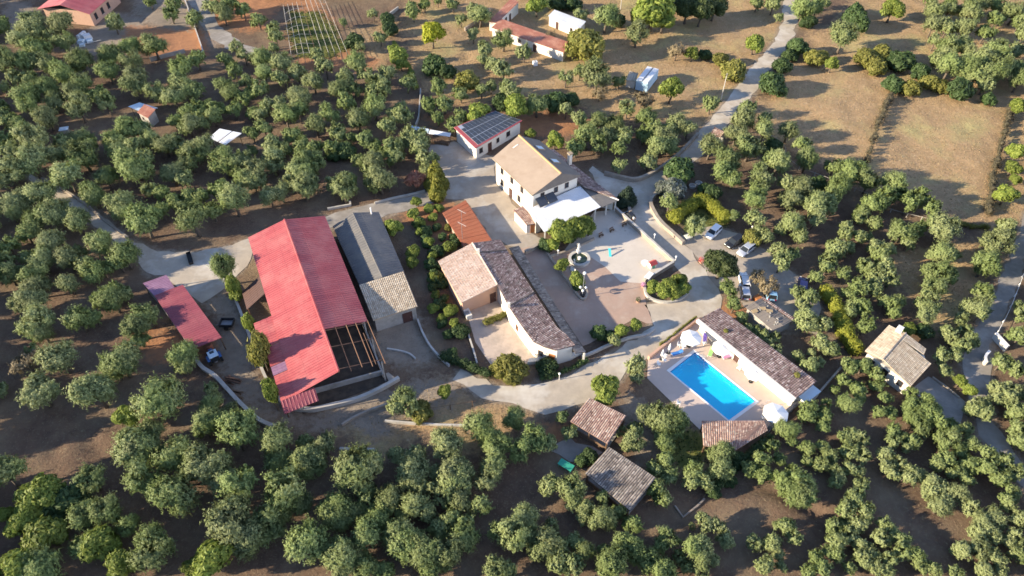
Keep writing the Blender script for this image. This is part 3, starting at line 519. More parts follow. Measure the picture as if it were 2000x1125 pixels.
me.polygons.foreach_set('loop_start', np.arange(nf, dtype=np.int32) * 4); me.polygons.foreach_set('loop_total', np.full(nf, 4, np.int32))
me.update(); me.shade_smooth()
at = me.attributes.new('cover', 'FLOAT_COLOR', 'POINT'); at.data.foreach_set('color', cover.ravel())
me.materials.append(M['ground']); go = bpy.data.objects.new('ground', me); COL.objects.link(go); go['kind'] = 'structure'

def smooth_outline(pts, step=1.6, jit=0.16, seed=1):
    rr = random.Random(seed); out = []; n = len(pts)
    for i in range(n):
        a, b = pts[i], pts[(i + 1) % n]; L = (b - a).length; k = max(1, int(L / step))
        for j in range(k):
            p = a.lerp(b, j / k); out.append(Vector((p.x + rr.uniform(-jit, jit), p.y + rr.uniform(-jit, jit), p.z)))
    return out
def sheet(name, pts, z, mt, jit=0.16):
    pts = smooth_outline(pts, jit=jit, seed=len(pts)); mb = MB()
    from mathutils.geometry import tessellate_polygon
    tri = tessellate_polygon([[Vector((p.x, p.y, 0)) for p in pts]])
    mb.add([(p.x, p.y, z) for p in pts], [tuple(t_) for t_ in tri]); o = build(name, mb, mt, kind='structure')
    bm = bmesh.new(); bm.from_mesh(o.data)
    for f in bm.faces:
        if f.normal.z < 0: f.normal_flip()
    bm.to_mesh(o.data); bm.free(); return o
for k, (nm, mt, z, s) in AREAS.items():
    sheet(nm, PX(s), z, M[mt], 0.03 if k in ('plaza', 'paved_court', 'terrace_garden') else 0.45)

# ------------------------------------------------------------------ generic roofs, walls, openings
def lerp4(q, u, v): return q[0].lerp(q[1], u).lerp(q[3].lerp(q[2], u), v)
def tile_rows(mb, q, w=0.31, ln=0.46, lift=0.08, rnd=None):
    """barrel tiles on quad q = eave-left, eave-right, ridge-right, ridge-left"""
    q = [Vector(p) for p in q]; rnd = rnd or random
    nu = max(2, int(max((q[1] - q[0]).length, (q[2] - q[3]).length) / w)); nvv = max(2, int(max((q[3] - q[0]).length, (q[2] - q[1]).length) / ln))
    N = (q[1] - q[0]).cross(q[3] - q[0]).normalized()
    if N.z < 0: N = -N
    for i in range(nu):
        base = rnd.random() * 0.25
        for j in range(nvv):
            t = min(1, max(0, base + rnd.gauss(0.40, 0.20))); h = lift * rnd.uniform(0.85, 1.2); sh = rnd.uniform(-.04, .04) / nu
            P = []
            for v, k in ((j / nvv, 1.0), ((j + 1.12) / nvv, 0.72)):
                for uu, hh in ((0.0, 0.004), (0.22, 0.85), (0.62, 0.85), (0.84, 0.004)):
                    P.append(lerp4(q, (i + uu) / nu + sh, min(v, 1.0)) + N * (hh * h * k + (0.035 if k == 1 else 0.0)))
            mb.add(P, [(0, 1, 5, 4), (1, 2, 6, 5), (2, 3, 7, 6), (0, 3, 2, 1)], t)
def tile_roof(parent, quads, mkey, th=0.14, name='roof', seed=1, **kw):
    rnd = random.Random(seed); s = MB()
    for q in quads: s.slab(q, th)
    r = build(name, s, M[mkey], parent)
    at_ = r.data.attributes.new('tint', 'FLOAT', 'FACE'); at_.data.foreach_set('value', np.full(len(r.data.polygons), 0.12, np.float32))
    mb = MB()
    for q in quads: tile_rows(mb, q, rnd=rnd, **kw)
    build('roof_tiles', mb, M[mkey], r, kind='stuff', fix=False); return r
def ridge_caps(parent, a, b, mkey='tile_pink', r=0.14):
    a, b = Vector(a), Vector(b); n = max(2, int((b - a).length / 0.5)); mb = MB()
    for i in range(n):
        mb.tube([a.lerp(b, i / n), a.lerp(b, (i + 1.06) / n)], [r, r * 0.85], 6); mb.t.extend([random.uniform(.4, 1)] * (len(mb.f) - len(mb.t)))
    return build('ridge_tiles', mb, M[mkey], parent)
TINT = [random.random() for _ in range(97)]
def rib_roof(parent, quads, mkey, pitch=0.5, h=0.05, th=0.06, name='roof'):
    mb = MB()
    for q in quads:
        q = [Vector(p) for p in q]; mb.slab(q, th); mb.t.extend([.5] * (len(mb.f) - len(mb.t))); N = (q[1] - q[0]).cross(q[3] - q[0]).normalized()
        if N.z < 0: N = -N
        n_ = max(2, int((q[1] - q[0]).length / pitch))
        for i in range(n_):
            P = []
            for v in (0, 1):
                for uu, hh in ((0.30, 0.002), (0.40, h), (0.60, h), (0.70, 0.002)): P.append(lerp4(q, (i + uu) / n_, v) + N * hh)
            tn = TINT[int(i * pitch) % 97]
            mb.add(P, [(0, 1, 5, 4), (1, 2, 6, 5), (2, 3, 7, 6), (0, 3, 2, 1), (4, 5, 6, 7)], tn)
            mb.add([lerp4(q, (i + u_) / n_, v_) + N * .0015 for u_, v_ in ((0, 0), (1, 0), (1, 1), (0, 1))], [(0, 1, 2, 3)], tn)
        for v_ in (.34, .67):
            a_, b__ = lerp4(q, 0, v_) + N * .012, lerp4(q, 1, v_) + N * .012; mb.tube([a_, b__], .016, 3); mb.t.extend([.1] * (len(mb.f) - len(mb.t)))
    return build(name, mb, M[mkey], parent, fix=False)
def walls(parent, foot, top, mkey, name='wall', z0=-0.15, open_top=False):
    mb = MB().prism([(p[0], p[1]) for p in foot], z0, top); return build(name, mb, M[mkey], parent)
def opening(parent, p0, p1, t, w, sill, h, kind='window', frame='darkframe', pane='glass', lab=None):
    """window or door in the wall p0->p1 (outside on the right hand), t metres along it"""
    p0, p1 = Vector((p0[0], p0[1], 0)), Vector((p1[0], p1[1], 0)); d = (p1 - p0).normalized(); o = Vector((d.y, -d.x, 0))
    rz = math.atan2(d.y, d.x); c = p0 + d * t; f = 0.09
    mb = MB()
    for dx in (-w / 2 + f / 2, w / 2 - f / 2): mb.box(c + d * dx + o * 0.02 + Vector((0, 0, sill + h / 2)), (f, 0.14, h), rz)
    for zz in ((sill + f / 2, sill + h - f / 2) if kind == 'window' else (sill + h - f / 2,)): mb.box(c + o * 0.018 + Vector((0, 0, zz)), (w - 2 * f, 0.13, f), rz)
    wob_ = build(kind, mb, M[frame], parent, label=lab)
    if kind == 'window':
        build('pane', MB().box(c + o * 0.005 + Vector((0, 0, sill + h / 2)), (w - 2 * f, 0.05, h - 2 * f), rz), M[pane], wob_)
        build('sill', MB().box(c + o * 0.08 + Vector((0, 0, sill - 0.05)), (w + 0.16, 0.2, 0.06), rz), M['palewall'], wob_)
    else:
        build('door_leaf', MB().box(c + o * 0.01 + Vector((0, 0, sill + (h - f) / 2)), (w - 2 * f, 0.06, h - f), rz), M[pane if pane != 'glass' else 'darkframe'], wob_)
        build('handle', MB().box(c + d * (w * 0.3) + o * 0.06 + Vector((0, 0, sill + 1.0)), (0.05, 0.06, 0.14), rz), M['steel'], wob_)
    return wob_
def posts(parent, pts, z1, s=0.14, mkey='wood', z0=-0.1, name='post'):
    for p in pts: build(name, MB().box((p[0], p[1], (z0 + z1) / 2), (s, s, z1 - z0)), M[mkey], parent)
def ccw(foot):
    a = sum(foot[i][0] * foot[(i + 1) % len(foot)][1] - foot[(i + 1) % len(foot)][0] * foot[i][1] for i in range(len(foot)))
    return foot if a > 0 else foot[::-1]
def inset(foot, d):
    foot = ccw([Vector((p[0], p[1], 0)) for p in foot]); n = len(foot); out = []
    for i in range(n):
        a, b_, c = foot[i - 1], foot[i], foot[(i + 1) % n]
        e1 = (b_ - a).normalized(); e2 = (c - b_).normalized(); n1 = Vector((-e1.y, e1.x, 0)); n2 = Vector((-e2.y, e2.x, 0))
        k = (n1 + n2); k = k / max(0.3, k.dot(n1)) ; out.append(b_ + k * d)
    return out
def run_wall(name, label, cat, pts, h, th, mkey, group=None, cap=None, seg=3.0, z0=-0.4, z=None):
    """a free-standing wall along points, built of butted lengths, with a coping"""
    pts = [Vector((p[0], p[1], 0)) for p in pts]; o = thing(name, label, cat, pts[0], group); mb = MB(); cb = MB()
    def off(i, s):
        e = Vector((0, 0, 0))
        if i > 0: e += (pts[i] - pts[i - 1]).normalized()
        if i < len(pts) - 1: e += (pts[i + 1] - pts[i]).normalized()
        e.normalize(); return pts[i] + Vector((-e.y, e.x, 0)) * s
    for i in range(len(pts) - 1):
        q = [off(i, -th / 2), off(i + 1, -th / 2), off(i + 1, th / 2), off(i, th / 2)]; q = [Vector((p.x, p.y, z0)) for p in q]
        mb.hexa(q + [Vector((p.x, p.y, h)) for p in q])
        if cap:
            q = [off(i, -th / 2 - .05), off(i + 1, -th / 2 - .05), off(i + 1, th / 2 + .05), off(i, th / 2 + .05)]; q = [Vector((p.x, p.y, h + .002)) for p in q]
            cb.hexa(q + [Vector((p.x, p.y, h + .08)) for p in q])
    build('wall_body', mb, M[mkey], o)
    if cap: build('coping', cb, M[cap], o)
    return o
# ------------------------------------------------------------------ buildings
BOXES = []       # ground outlines that trees keep clear of
def base(*pts): BOXES.append([Vector((p[0], p[1], 0)) for p in pts])
# big red barn
Le = [G(484.4, 464, 5.0), G(577, 772, 5.0)]; Rd = [G(555.5, 428.7, 6.8), G(661.6, 725.6, 6.8)]
Re = [G(634.6, 421.6, 5.1), G(718, 627, 5.1)]; Rm = G(632.8, 642.8, 6.8)
barn = thing('barn', 'long livestock barn with bright red sheet roof and bare rafters at its open corner', 'barn', (Le[0].x, Le[0].y, 0))
rib_roof(barn, [[Le[0], Le[1], Rd[1], Rd[0]]], 'redmetal', 0.5, 0.05)
rib_roof(barn, [[Re[0], Re[1], Rm, Rd[0]]], 'redmetal', 0.5, 0.07)
build('ridge_cap', MB().tube([Rd[0] + Vector((0, 0, .05)), Rd[1] + Vector((0, 0, .05))], 0.16, 6), M['redmetal'], barn)
ax = (Rd[1] - Rd[0]).normalized(); Re2 = Re[1] + ax * ((Rd[1] - Rm).length)
for k, v in enumerate((0.0, 0.25, 0.5, 0.72, 0.80, 1.0)):          # purlins of the roofless bay
    a, b_ = Rm.lerp(Re[1], v), Rd[1].lerp(Re2, v)
    if k == 4: a = a.lerp(b_, 0.3)
    build('purlin', MB().tube([a - ax * 0.3, b_ + ax * (0.15 + 0.3 * (k % 2))], 0.07 if k else 0.05, 4), M['rust'], barn)
for s_ in (0.02, 0.42, 0.93):
    a, b_ = Rm.lerp(Rd[1], s_), Re[1].lerp(Re2, s_); dz = Vector((0, 0, -0.17))
    build('rafter', MB().tube([a + dz, b_ + dz], 0.09, 4), M['rust'], barn)
for i in range(8):
    for E0, E1 in ((Le[0], Le[1]), (Re[0], Re2)):
        p = E0.lerp(E1, 0.01 + i / 7 * 0.98); q = p.lerp(Rd[0].lerp(Rd[1], i / 7), 0.06)
        build('post', MB().box((q.x, q.y, 2.35), (0.22, 0.22, 4.8), math.atan2(ax.y, ax.x)), M['block'], barn)
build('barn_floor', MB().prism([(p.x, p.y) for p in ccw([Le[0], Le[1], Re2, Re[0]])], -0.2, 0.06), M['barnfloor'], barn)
pn = Vector((-ax.y, ax.x, 0))
for (A, B, h, mk) in ((Le[0], Re[0], 4.8, 'block'),):
    mbx = MB().prism([(p.x, p.y) for p in ccw([A + ax * .4, B + ax * .4, B + ax * .6, A + ax * .6])], 0, h); build('end_wall', mbx, M[mk], barn)
for E0, E1, h in ((Re[0], Re2, 1.0), (Le[0], Le[1], 4.6)):
    c = (Rd[0] - E0); c.z = 0; c = c.normalized() * 0.35
    build('side_wall', MB().prism([(p.x, p.y) for p in ccw([E0 + c + ax, E1 + c - ax, E1 + c * 1.7 - ax, E0 + c * 1.7 + ax])], 0, h), M['block'], barn)
fw0, fw1 = G(606, 772, 0), G(747, 733, 0); fd = (fw1 - fw0).normalized(); fo = Vector((-fd.y, fd.x, 0)) * 0.25
build('feed_wall', MB().prism([(p.x, p.y) for p in ccw([fw0, fw1, fw1 + fo, fw0 + fo])], -0.2, 1.1), M['block'], barn)
Lx = lambda t: Le[0].lerp(Le[1], t)
o_ = -pn if (Rd[0] - Le[0]).dot(pn) > 0 else pn
o_ = Vector((o_.x, o_.y, 0)).normalized()
def leanto(t0, t1, w, drop, mkey, nm='lean_to_roof'):
    a, b_ = Lx(t0) - Vector((0, 0, 0.12)), Lx(t1) - Vector((0, 0, 0.12)); dz = Vector((0, 0, -drop))
    return rib_roof(barn, [[a + o_ * w + dz, b_ + o_ * w + dz, b_, a]], mkey, 0.5, 0.05, name=nm)
leanto(0.28, 0.40, 3.6, 2.4, 'darkframe'); leanto(0.545, 0.70, 3.0, 0.45, 'redmetal'); leanto(0.705, 0.81, 2.3, 0.35, 'redmetal'); leanto(0.813, 0.86, 2.25, 0.35, 'purple'); leanto(0.863, 1.0, 2.2, 0.35, 'redmetal')
for t_ in (0.29, 0.39, 0.555, 0.69, 0.79, 0.87, 0.99):
    q = Lx(t_) + o_ * (3.4 if t_ < .5 else 2.0); build('lean_to_post', MB().box((q.x, q.y, (1.2 if t_ < .5 else 2.15)), (0.14, 0.14, 2.6 if t_ < .5 else 4.5)), M['rust'], barn)
a, b_ = Le[1], Le[1].lerp(Rd[1], 0.42)
rib_roof(barn, [[a + ax * 2.0 + Vector((0, 0, -.8)) + o_ * 2.2, b_ + ax * 2.0 + Vector((0, 0, -1.3)), b_ + Vector((0, 0, -.5)), a + Vector((0, 0, -.2)) + o_ * 2.2]], 'maroon', 0.5, 0.05, name='lean_to_roof')
for i in range(9):                                  # hay bales and beasts' troughs in the dark bay
    p = Rm.lerp(Re2, random.uniform(0.1, 0.9)); p = p + ax * random.uniform(-3, 0)
base(Le[0] + o_ * 3.4, Le[1] + o_ * 2.4 + ax * 2, Re2 + ax * 3, Re[0])

# grey barn beside it, with the lower square tiled store at its end
L = [G(649.7, 442, 3.0), G(702.5, 558, 3.0)]; C = [G(688.9, 415.3, 4.3), G(746.6, 541.5, 4.3)]; E_ = [G(739.5, 413.6, 3.1), G(789.5, 531, 3.1)]
gb = thing('grey_barn', 'grey sheet-roofed barn right of the big red barn, its left slope half in shade', 'barn', (L[0].x, L[0].y, 0))
rib_roof(gb, [[L[0], L[1], C[1], C[0]], [E_[0], E_[1], C[1], C[0]]], 'greyroof', 0.6, 0.06, 0.1)
build('ridge_cap', MB().tube([C[0], C[1]], 0.11, 6), M['greyroof'], gb)
ft = inset([L[0], L[1], E_[1], E_[0]], 0.35); walls(gb, ft, 2.85, 'block')
for P, Q, T in ((L[0], E_[0], C[0]),):
    d1 = (L[1] - L[0]).normalized() * 0.4
    mbx = MB().add([P + d1 + Vector((0, 0, -.3)), Q + d1 + Vector((0, 0, -.3)), T + d1 + Vector((0, 0, -.12))] + [P + d1 * 1.5 + Vector((0, 0, -.3)), Q + d1 * 1.5 + Vector((0, 0, -.3)), T + d1 * 1.5 + Vector((0, 0, -.12))], [(0, 1, 2), (5, 4, 3), (0, 3, 4, 1), (1, 4, 5, 2), (2, 5, 3, 0)])
    build('gable', mbx, M['block'], gb)
pp = G(726, 420, 3.2); build('vent_pipe', MB().tube([(pp.x, pp.y, 2.9), (pp.x, pp.y, 5.0)], 0.14, 8), M['whitepaint'], gb)
base(*ft)
Q4 = [G(728.7, 626, 3.3), G(816, 598.4, 3.3), G(788.4, 530, 4.3), G(701.3, 556.6, 4.3)]
ts = thing('tiled_store', 'square store with pale tiled roof and grey block wall adjoining the grey barn', 'outbuilding', (Q4[0].x, Q4[0].y, 0))
tile_roof(ts, [Q4], 'tile_tan', seed=3); ft = inset(Q4, 0.3); zt = [3.1] * 4
ft = [Vector((p.x, p.y, 0)).lerp(Vector((0, 0, 0)), 0) for p in (Q4[0], Q4[1], Q4[2], Q4[3])]
cen = sum(ft, Vector((0, 0, 0))) / 4; ft = [p + (cen - p).normalized() * 0.45 for p in ft]
walls(ts, ft, [3.1, 3.1, 4.1, 4.1], 'block'); wl = (ft[1] - ft[0]).length
opening(ts, ft[0], ft[1], wl - 1.6, 1.7, 0.0, 2.3, 'door', 'darkframe', 'darkframe')
base(*ft)
# maroon tractor shed and its weathered purple end
Q4 = [G(301, 577, 2.6), G(374.4, 682.8, 2.6), G(432.9, 659.2, 3.3), G(357, 556, 3.3)]
ms = thing('tractor_shed', 'open shed under a long plain maroon sheet roof beside the gravel yard', 'shed', (Q4[0].x, Q4[0].y, 0))
rib_roof(ms, [Q4], 'maroon', 0.5, 0.04)
cn = [p.lerp((Q4[0] + Q4[1] + Q4[2] + Q4[3]) / 4, 0.05) for p in Q4]
for t_ in (0, .33, .66, 1): posts(ms, [cn[0].lerp(cn[1], t_)], 2.45); posts(ms, [cn[3].lerp(cn[2], t_)], 3.1)
build('back_wall', MB().prism([(p.x, p.y) for p in ccw([cn[0], cn[1], cn[1].lerp(cn[2], .03), cn[0].lerp(cn[3], .03)])], -.1, 2.4), M['block'], ms); base(*cn)
Q4 = [G(278.6, 552, 2.5), G(302, 578.5, 2.5), G(340.8, 561, 2.9), G(324.6, 536, 2.9)]
ps = thing('lean_to_shed', 'low lean-to with faded purple ribbed roof at the upper end of the maroon shed', 'shed', (Q4[0].x, Q4[0].y, 0))
Q4 = [p - Vector((0, 0, .12)) for p in Q4]; rib_roof(ps, [Q4], 'purple', 0.45, 0.06); cn = [p.lerp((Q4[0] + Q4[1] + Q4[2] + Q4[3]) / 4, 0.06) for p in Q4]
posts(ps, cn[:2], 2.3); posts(ps, cn[2:], 2.7); build('back_wall', MB().prism([(p.x, p.y) for p in ccw([cn[0], cn[1], cn[1].lerp(cn[2], .04), cn[0].lerp(cn[3], .04)])], -.1, 2.25), M['block'], ps); base(*cn)
# house with solar panels
Q4 = [G(886.8, 248.3, 3.7), G(928.5, 289, 3.2), G(1019.4, 235.5, 3.2), G(965, 216.8, 3.7)]
sh = thing('solar_house', 'white outbuilding whose red-edged roof is covered with solar panels', 'house', (Q4[0].x, Q4[0].y, 0))
cen = sum(Q4, Vector((0, 0, 0))) / 4
build('roof', MB().slab(Q4, 0.16), M['redmetal'], sh)
d_ = [p + (cen - p).normalized() * 0.45 for p in Q4]; ft = [Vector((p.x, p.y, 0)) for p in d_]
walls(sh, ft, [p.z - 0.16 for p in d_], 'white'); base(*ft)
wl = (ft[2] - ft[1]).length
for t_, w_, s_, h_, k_ in ((1.4, 1.0, 1.0, 1.2, 'window'), (4.1, 1.1, 0.0, 2.2, 'door'), (6.6, 0.8, 1.1, 1.1, 'window'), (9.9, 1.1, 1.1, 1.2, 'window')):
    if t_ < wl - .6: opening(sh, ft[1], ft[2], t_, w_, s_, h_, k_)
Np = (Q4[1] - Q4[0]).cross(Q4[2] - Q4[0]).normalized(); Np = Np if Np.z > 0 else -Np
vs_ = []
for g_ in range(3):
    for r_ in range(2): vs_.append((0.038 + g_ * 0.312 + r_ * 0.148, 0.134))
PQ = [Q4[0].lerp(Q4[1], .0), Q4[1], Q4[2], Q4[3]]
f_ = lambda u, v: Q4[0].lerp(Q4[1], v).lerp(Q4[3].lerp(Q4[2], v), u)
lo = [f_(.072, .03), f_(.072, .955), f_(1.0, .955), f_(1.0, .03)]; build('panel_rail', MB().prism_pts([p + Np * .02 for p in lo], [p + Np * .06 for p in lo]), M['alu'], sh)
for v0, hgt in vs_:
    nc = 11
    for i in range(nc):
        u0, u1 = 0.077 + i * 0.084, 0.077 + i * 0.084 + 0.073
        if v0 < 0.1 and i == 0: continue
        f_ = lambda u, v: Q4[0].lerp(Q4[1], v).lerp(Q4[3].lerp(Q4[2], v), u)
        lo = [f_(u0, v0), f_(u0, v0 + hgt), f_(u1, v0 + hgt), f_(u1, v0)]
        k_ = build('solar_panel', MB().prism_pts([p + Np * .063 for p in lo], [p + Np * .10 for p in lo]), M['panel'], sh)
for g_ in range(2):
    v0 = 0.335 + g_ * 0.315; lo = [f_(.07, v0), f_(.07, v0 + .012), f_(.99, v0 + .012), f_(.99, v0)]
    build('panel_rail', MB().prism_pts([p + Np * .05 for p in lo], [p + Np * .11 for p in lo]), M['alu'], sh)
for a, b_ in ((Q4[1], Q4[2]), (Q4[2], Q4[3]), (Q4[0], Q4[1])):
    build('roof_edge', MB().tube([a - Vector((0, 0, .08)), b_ - Vector((0, 0, .08))], 0.10, 5), M['redmetal'], sh)

# main house
W0, W1 = G(961.6, 308.6, 6.2), G(1039.8, 381.7, 6.2); R0, R1 = G(1013.5, 264.4, 8.0), G(1095.9, 339.2, 8.0); E1 = G(1135, 342.6, 6.2)
av = (R1 - R0).normalized(); pv = (E1 - W1).normalized(); E0 = W0 + pv * (E1 - W1).length
hs = thing('farmhouse', 'large white two-storey farmhouse with ochre hipped roof in the middle of the farm', 'house', (W0.x, W0.y, 0))
Rn = R0 + av * 0.3
build('roof', MB().prism_pts([p - Vector((0, 0, .18)) for p in (W0, W1, R1, R0)], [W0, W1, R1, R0]), M['ochreroof'], hs)
build('roof', MB().prism_pts([p - Vector((0, 0, .18)) for p in (R0, R1, E1, E0)], [R0, R1, E1, E0]), M['shingle_and_shade'], hs, label='dark right-hand roof slope with roof windows')
build('roof', MB().prism_pts([p - Vector((0, 0, .18)) for p in (W1, E1, R1)], [W1, E1, R1]), M['shingle_and_shade'], hs, label='hipped roof end greyed by shade')  # hip end and right slope: shade put into a darker roof colour
build('ridge', MB().tube([R0 + Vector((0, 0, .02)), R1 + Vector((0, 0, .02))], 0.22, 6), M['orangeedge'], hs)
build('gutter', MB().tube([W0 - Vector((0, 0, .1)), W1 - Vector((0, 0, .1))], 0.13, 6), M['tile_tan'], hs)
ft = inset([W0, W1, E1, E0], 0.55); ft = [W0 + (pv + av) * .5, W1 + (pv - av) * .5, E1 + (-pv - av) * .5, E0 + (-pv + av) * .5]
ft = [Vector((p.x, p.y, 0)) for p in ft]; base(*ft); walls(hs, ft, 6.02, 'white')
gm_ = (ft[0] + ft[3]) / 2; build('gable', MB().add([(ft[0].x, ft[0].y, 6), (ft[3].x, ft[3].y, 6), (gm_.x, gm_.y, 7.7)] + [(p.x + av.x * .25, p.y + av.y * .25, z) for p, z in ((ft[0], 6), (ft[3], 6), (gm_, 7.7))], [(0, 1, 2), (5, 4, 3), (0, 3, 4, 1), (1, 4, 5, 2), (2, 5, 3, 0)]), M['white'], hs)
L1 = (ft[1] - ft[0]).length; L2 = (ft[2] - ft[1]).length
for t_ in (2.4, 6.0, 9.6): opening(hs, ft[0], ft[1], t_, 1.0, 3.9, 1.3)
for t_ in (2.4, 8.6): opening(hs, ft[0], ft[1], t_, 1.0, 1.0, 1.4)
opening(hs, ft[0], ft[1], 5.6, 1.1, 0, 2.2, 'door', 'darkframe', 'darkframe')
for t_ in (2.2, 5.4, 8.0): opening(hs, ft[1], ft[2], min(t_, L2 - 1), 0.9, 4.2, 1.2)
Nr = (E1 - R1).cross(R1 - R0).normalized(); Nr = Nr if Nr.z > 0 else -Nr
for s_ in (0.30, 0.66):
    c0 = R0.lerp(R1, s_).lerp(E0.lerp(E1, s_), 0.42); dn = (E1 - R1).normalized()
    P = [c0 - av * .8 - dn * .9, c0 + av * .8 - dn * .9, c0 + av * .8 + dn * .9, c0 - av * .8 + dn * .9]
    w_ = build('skylight', MB().prism_pts([p + Nr * .01 for p in P], [p + Nr * .16 for p in P]), M['tile_tan'], hs)
    P = [c0 + (p - c0) * .75 for p in P]; build('pane', MB().prism_pts([p + Nr * .15 for p in P], [p + Nr * .19 for p in P]), M['bluesheet'], w_)
# tiled lean-to along the far side with its chimney
T = [G(1089.6, 293.6, 3.9), G(1207, 389.6, 3.4)]; eo = (E1 - W1).normalized()
inn = [E0 + Vector((0, 0, -1.7)) - eo * .35 + av * 1.2, E1 + Vector((0, 0, -1.7)) - eo * .35]
out = [inn[0] + eo * 3.2 + Vector((0, 0, -.9)), G(1207, 389.6, 3.0)]
eq = [out[0], out[1], G(1142, 366, 3.9), inn[0]]
tl = thing('rear_wing', 'low wing with brown tiled roof and white chimney along the back of the farmhouse', 'house', (eq[0].x, eq[0].y, 0))
tile_roof(tl, [eq], 'tile_brown', seed=5); ftw = [Vector((p.x, p.y, 0)) for p in (eq[3] - eo * .1 + av * .4, eq[2] - av * .5 - eo * .1, eq[1] - av * .7 - eo * .5, eq[0] + av * .5 - eo * .4)]
walls(tl, ccw(ftw), 2.75, 'white'); base(*ftw)
ch = G(1112.4, 316, 4.2); cm = build('chimney', MB().box((ch.x, ch.y, 4.4), (0.7, 0.7, 3.4), math.atan2(av.y, av.x)), M['white'], tl)
build('chimney_cap', MB().box((ch.x, ch.y, 6.3), (0.95, 0.95, 0.22), math.atan2(av.y, av.x)), M['tile_tan'], cm)
# white-roofed veranda
V = [G(1063, 453.2, 3.0), G(1173.6, 404, 3.0), G(1132.8, 363.2, 3.5), G(1030.8, 408.8, 3.5)]
vr = thing('veranda', 'wide veranda under a white ribbed sheet roof in front of the farmhouse', 'veranda', (V[0].x, V[0].y, 0))
rib_roof(vr, [[V[0], V[1], V[2], V[3]]], 'whitesheet', 0.5, 0.018)
X3 = [G(1175.5, 404.5, 2.95), G(1208.4, 390.8, 2.95), G(1142, 366, 3.45), G(1135, 363.5, 3.45)]
build('side_roof', MB().slab(X3, 0.14), M['greyroof'], vr); build('gutter', MB().tube([X3[1], X3[2]], 0.12, 6), M['whitepaint'], vr)
for t_ in (0.03, 0.3, 0.6, 0.97): posts(vr, [V[0].lerp(V[1], t_).lerp(V[3], .05)], 2.9, 0.25, 'white')
for t_ in (0.4, 0.97): posts(vr, [X3[0].lerp(X3[1], t_).lerp(X3[3], .06)], 2.85, 0.25, 'white')
bb = V[3].lerp(V[2], .02)
vw = [V[0].lerp(V[3], .5), V[0].lerp(V[3], .5).lerp(V[1].lerp(V[2], .5), .9), V[2].lerp(V[3], .1), V[3].lerp(V[2], .03)]
walls(vr, ccw([Vector((p.x, p.y, 0)) for p in vw]), 2.95, 'white', 'inner_wall')
for t_ in (1.8, 5.2, 8.4): opening(vr, vw[0], vw[1], t_, 1.1, 0, 2.2, 'door')
base(*V); base(*X3)
# solar water heater on the white roof
c0 = G(1067, 393, 3.6); wh = thing('solar_water_heater', 'pair of dark solar collectors with tank on the white veranda roof', 'solar heater', c0)
dv = (V[1] - V[0]).normalized(); nv_ = Vector((dv.y, -dv.x, 0))
for s_ in (-1.1, 1.1):
    P = [c0 + dv * (s_ - 1.0) + nv_ * 1.0, c0 + dv * (s_ + 1.0) + nv_ * 1.0, c0 + dv * (s_ + 1.0) - nv_ * .9 + Vector((0, 0, 1.0)), c0 + dv * (s_ - 1.0) - nv_ * .9 + Vector((0, 0, 1.0))]
    P = [p + Vector((0, 0, .1)) for p in P]
    build('collector', MB().prism_pts([p - Vector((0, 0, .1)) for p in P], P), M['panel'], wh)
    for k in (2, 3): build('leg', MB().tube([P[k], (P[k].x, P[k].y, c0.z - .1)], 0.04, 4), M['alu'], wh)
tb = c0 - nv_ * 1.15 + Vector((0, 0, 1.2)); build('tank', MB().tube([tb - dv * 1.2, tb + dv * 1.2], 0.26, 10), M['whitepaint'], wh)
# small tiled porch at the corner of the farmhouse
Q4 = [G(1029, 440, 2.3), G(1052, 436, 2.3), G(1021, 402, 2.6), G(1003, 410, 2.6)]
po = thing('porch_store', 'tiny white lean-to with tiled roof below the corner of the farmhouse', 'outbuilding', (Q4[0].x, Q4[0].y, 0))
tile_roof(po, [Q4], 'tile_red', seed=8); cen = sum(Q4, Vector((0, 0, 0))) / 4; ft = [Vector((p.x, p.y, 0)) + (Vector((cen.x, cen.y, 0)) - Vector((p.x, p.y, 0))).normalized() * .25 for p in Q4]
walls(po, ccw(ft), 2.18, 'white'); base(*ft); fl = ccw(ft)
opening(po, ft[0], ft[1], 1.2, 0.9, 0, 2.0, 'door', 'doorwood', 'doorwood')
# orange tile roof of the sunken store by the yard
Q4 = [G(864, 416, 1.5), G(905, 480, 1.5), G(960.5, 469, 1.9), G(909.6, 390.8, 1.9)]
ot = thing('garden_store', 'low store with bright orange tiled roof between the vegetable garden and the yard', 'outbuilding', (Q4[0].x, Q4[0].y, 0))
build('roof', MB().slab(Q4, 0.12), M['orange'], ot); mbx = MB(); Nn = Vector((0, 0, .03))
for i in range(1, 12): mbx.tube([Q4[0].lerp(Q4[1], i / 12) + Nn * .3, Q4[3].lerp(Q4[2], i / 12) + Nn * .3], 0.05, 4)
for i in range(1, 26): 
    a, b_ = Q4[0].lerp(Q4[3], i / 26), Q4[1].lerp(Q4[2], i / 26); mbx.tube([a + Nn * .2, b_ + Nn * .2], 0.03, 4)
build('tile_ribs', mbx, M['orange'], ot, kind='stuff', fix=False); cen = sum(Q4, Vector((0, 0, 0))) / 4
ft = [Vector((p.x, p.y, 0)) + (Vector((cen.x, cen.y, 0)) - Vector((p.x, p.y, 0))).normalized() * .35 for p in Q4]; walls(ot, ccw(ft), 1.35, 'stone'); base(*ft)

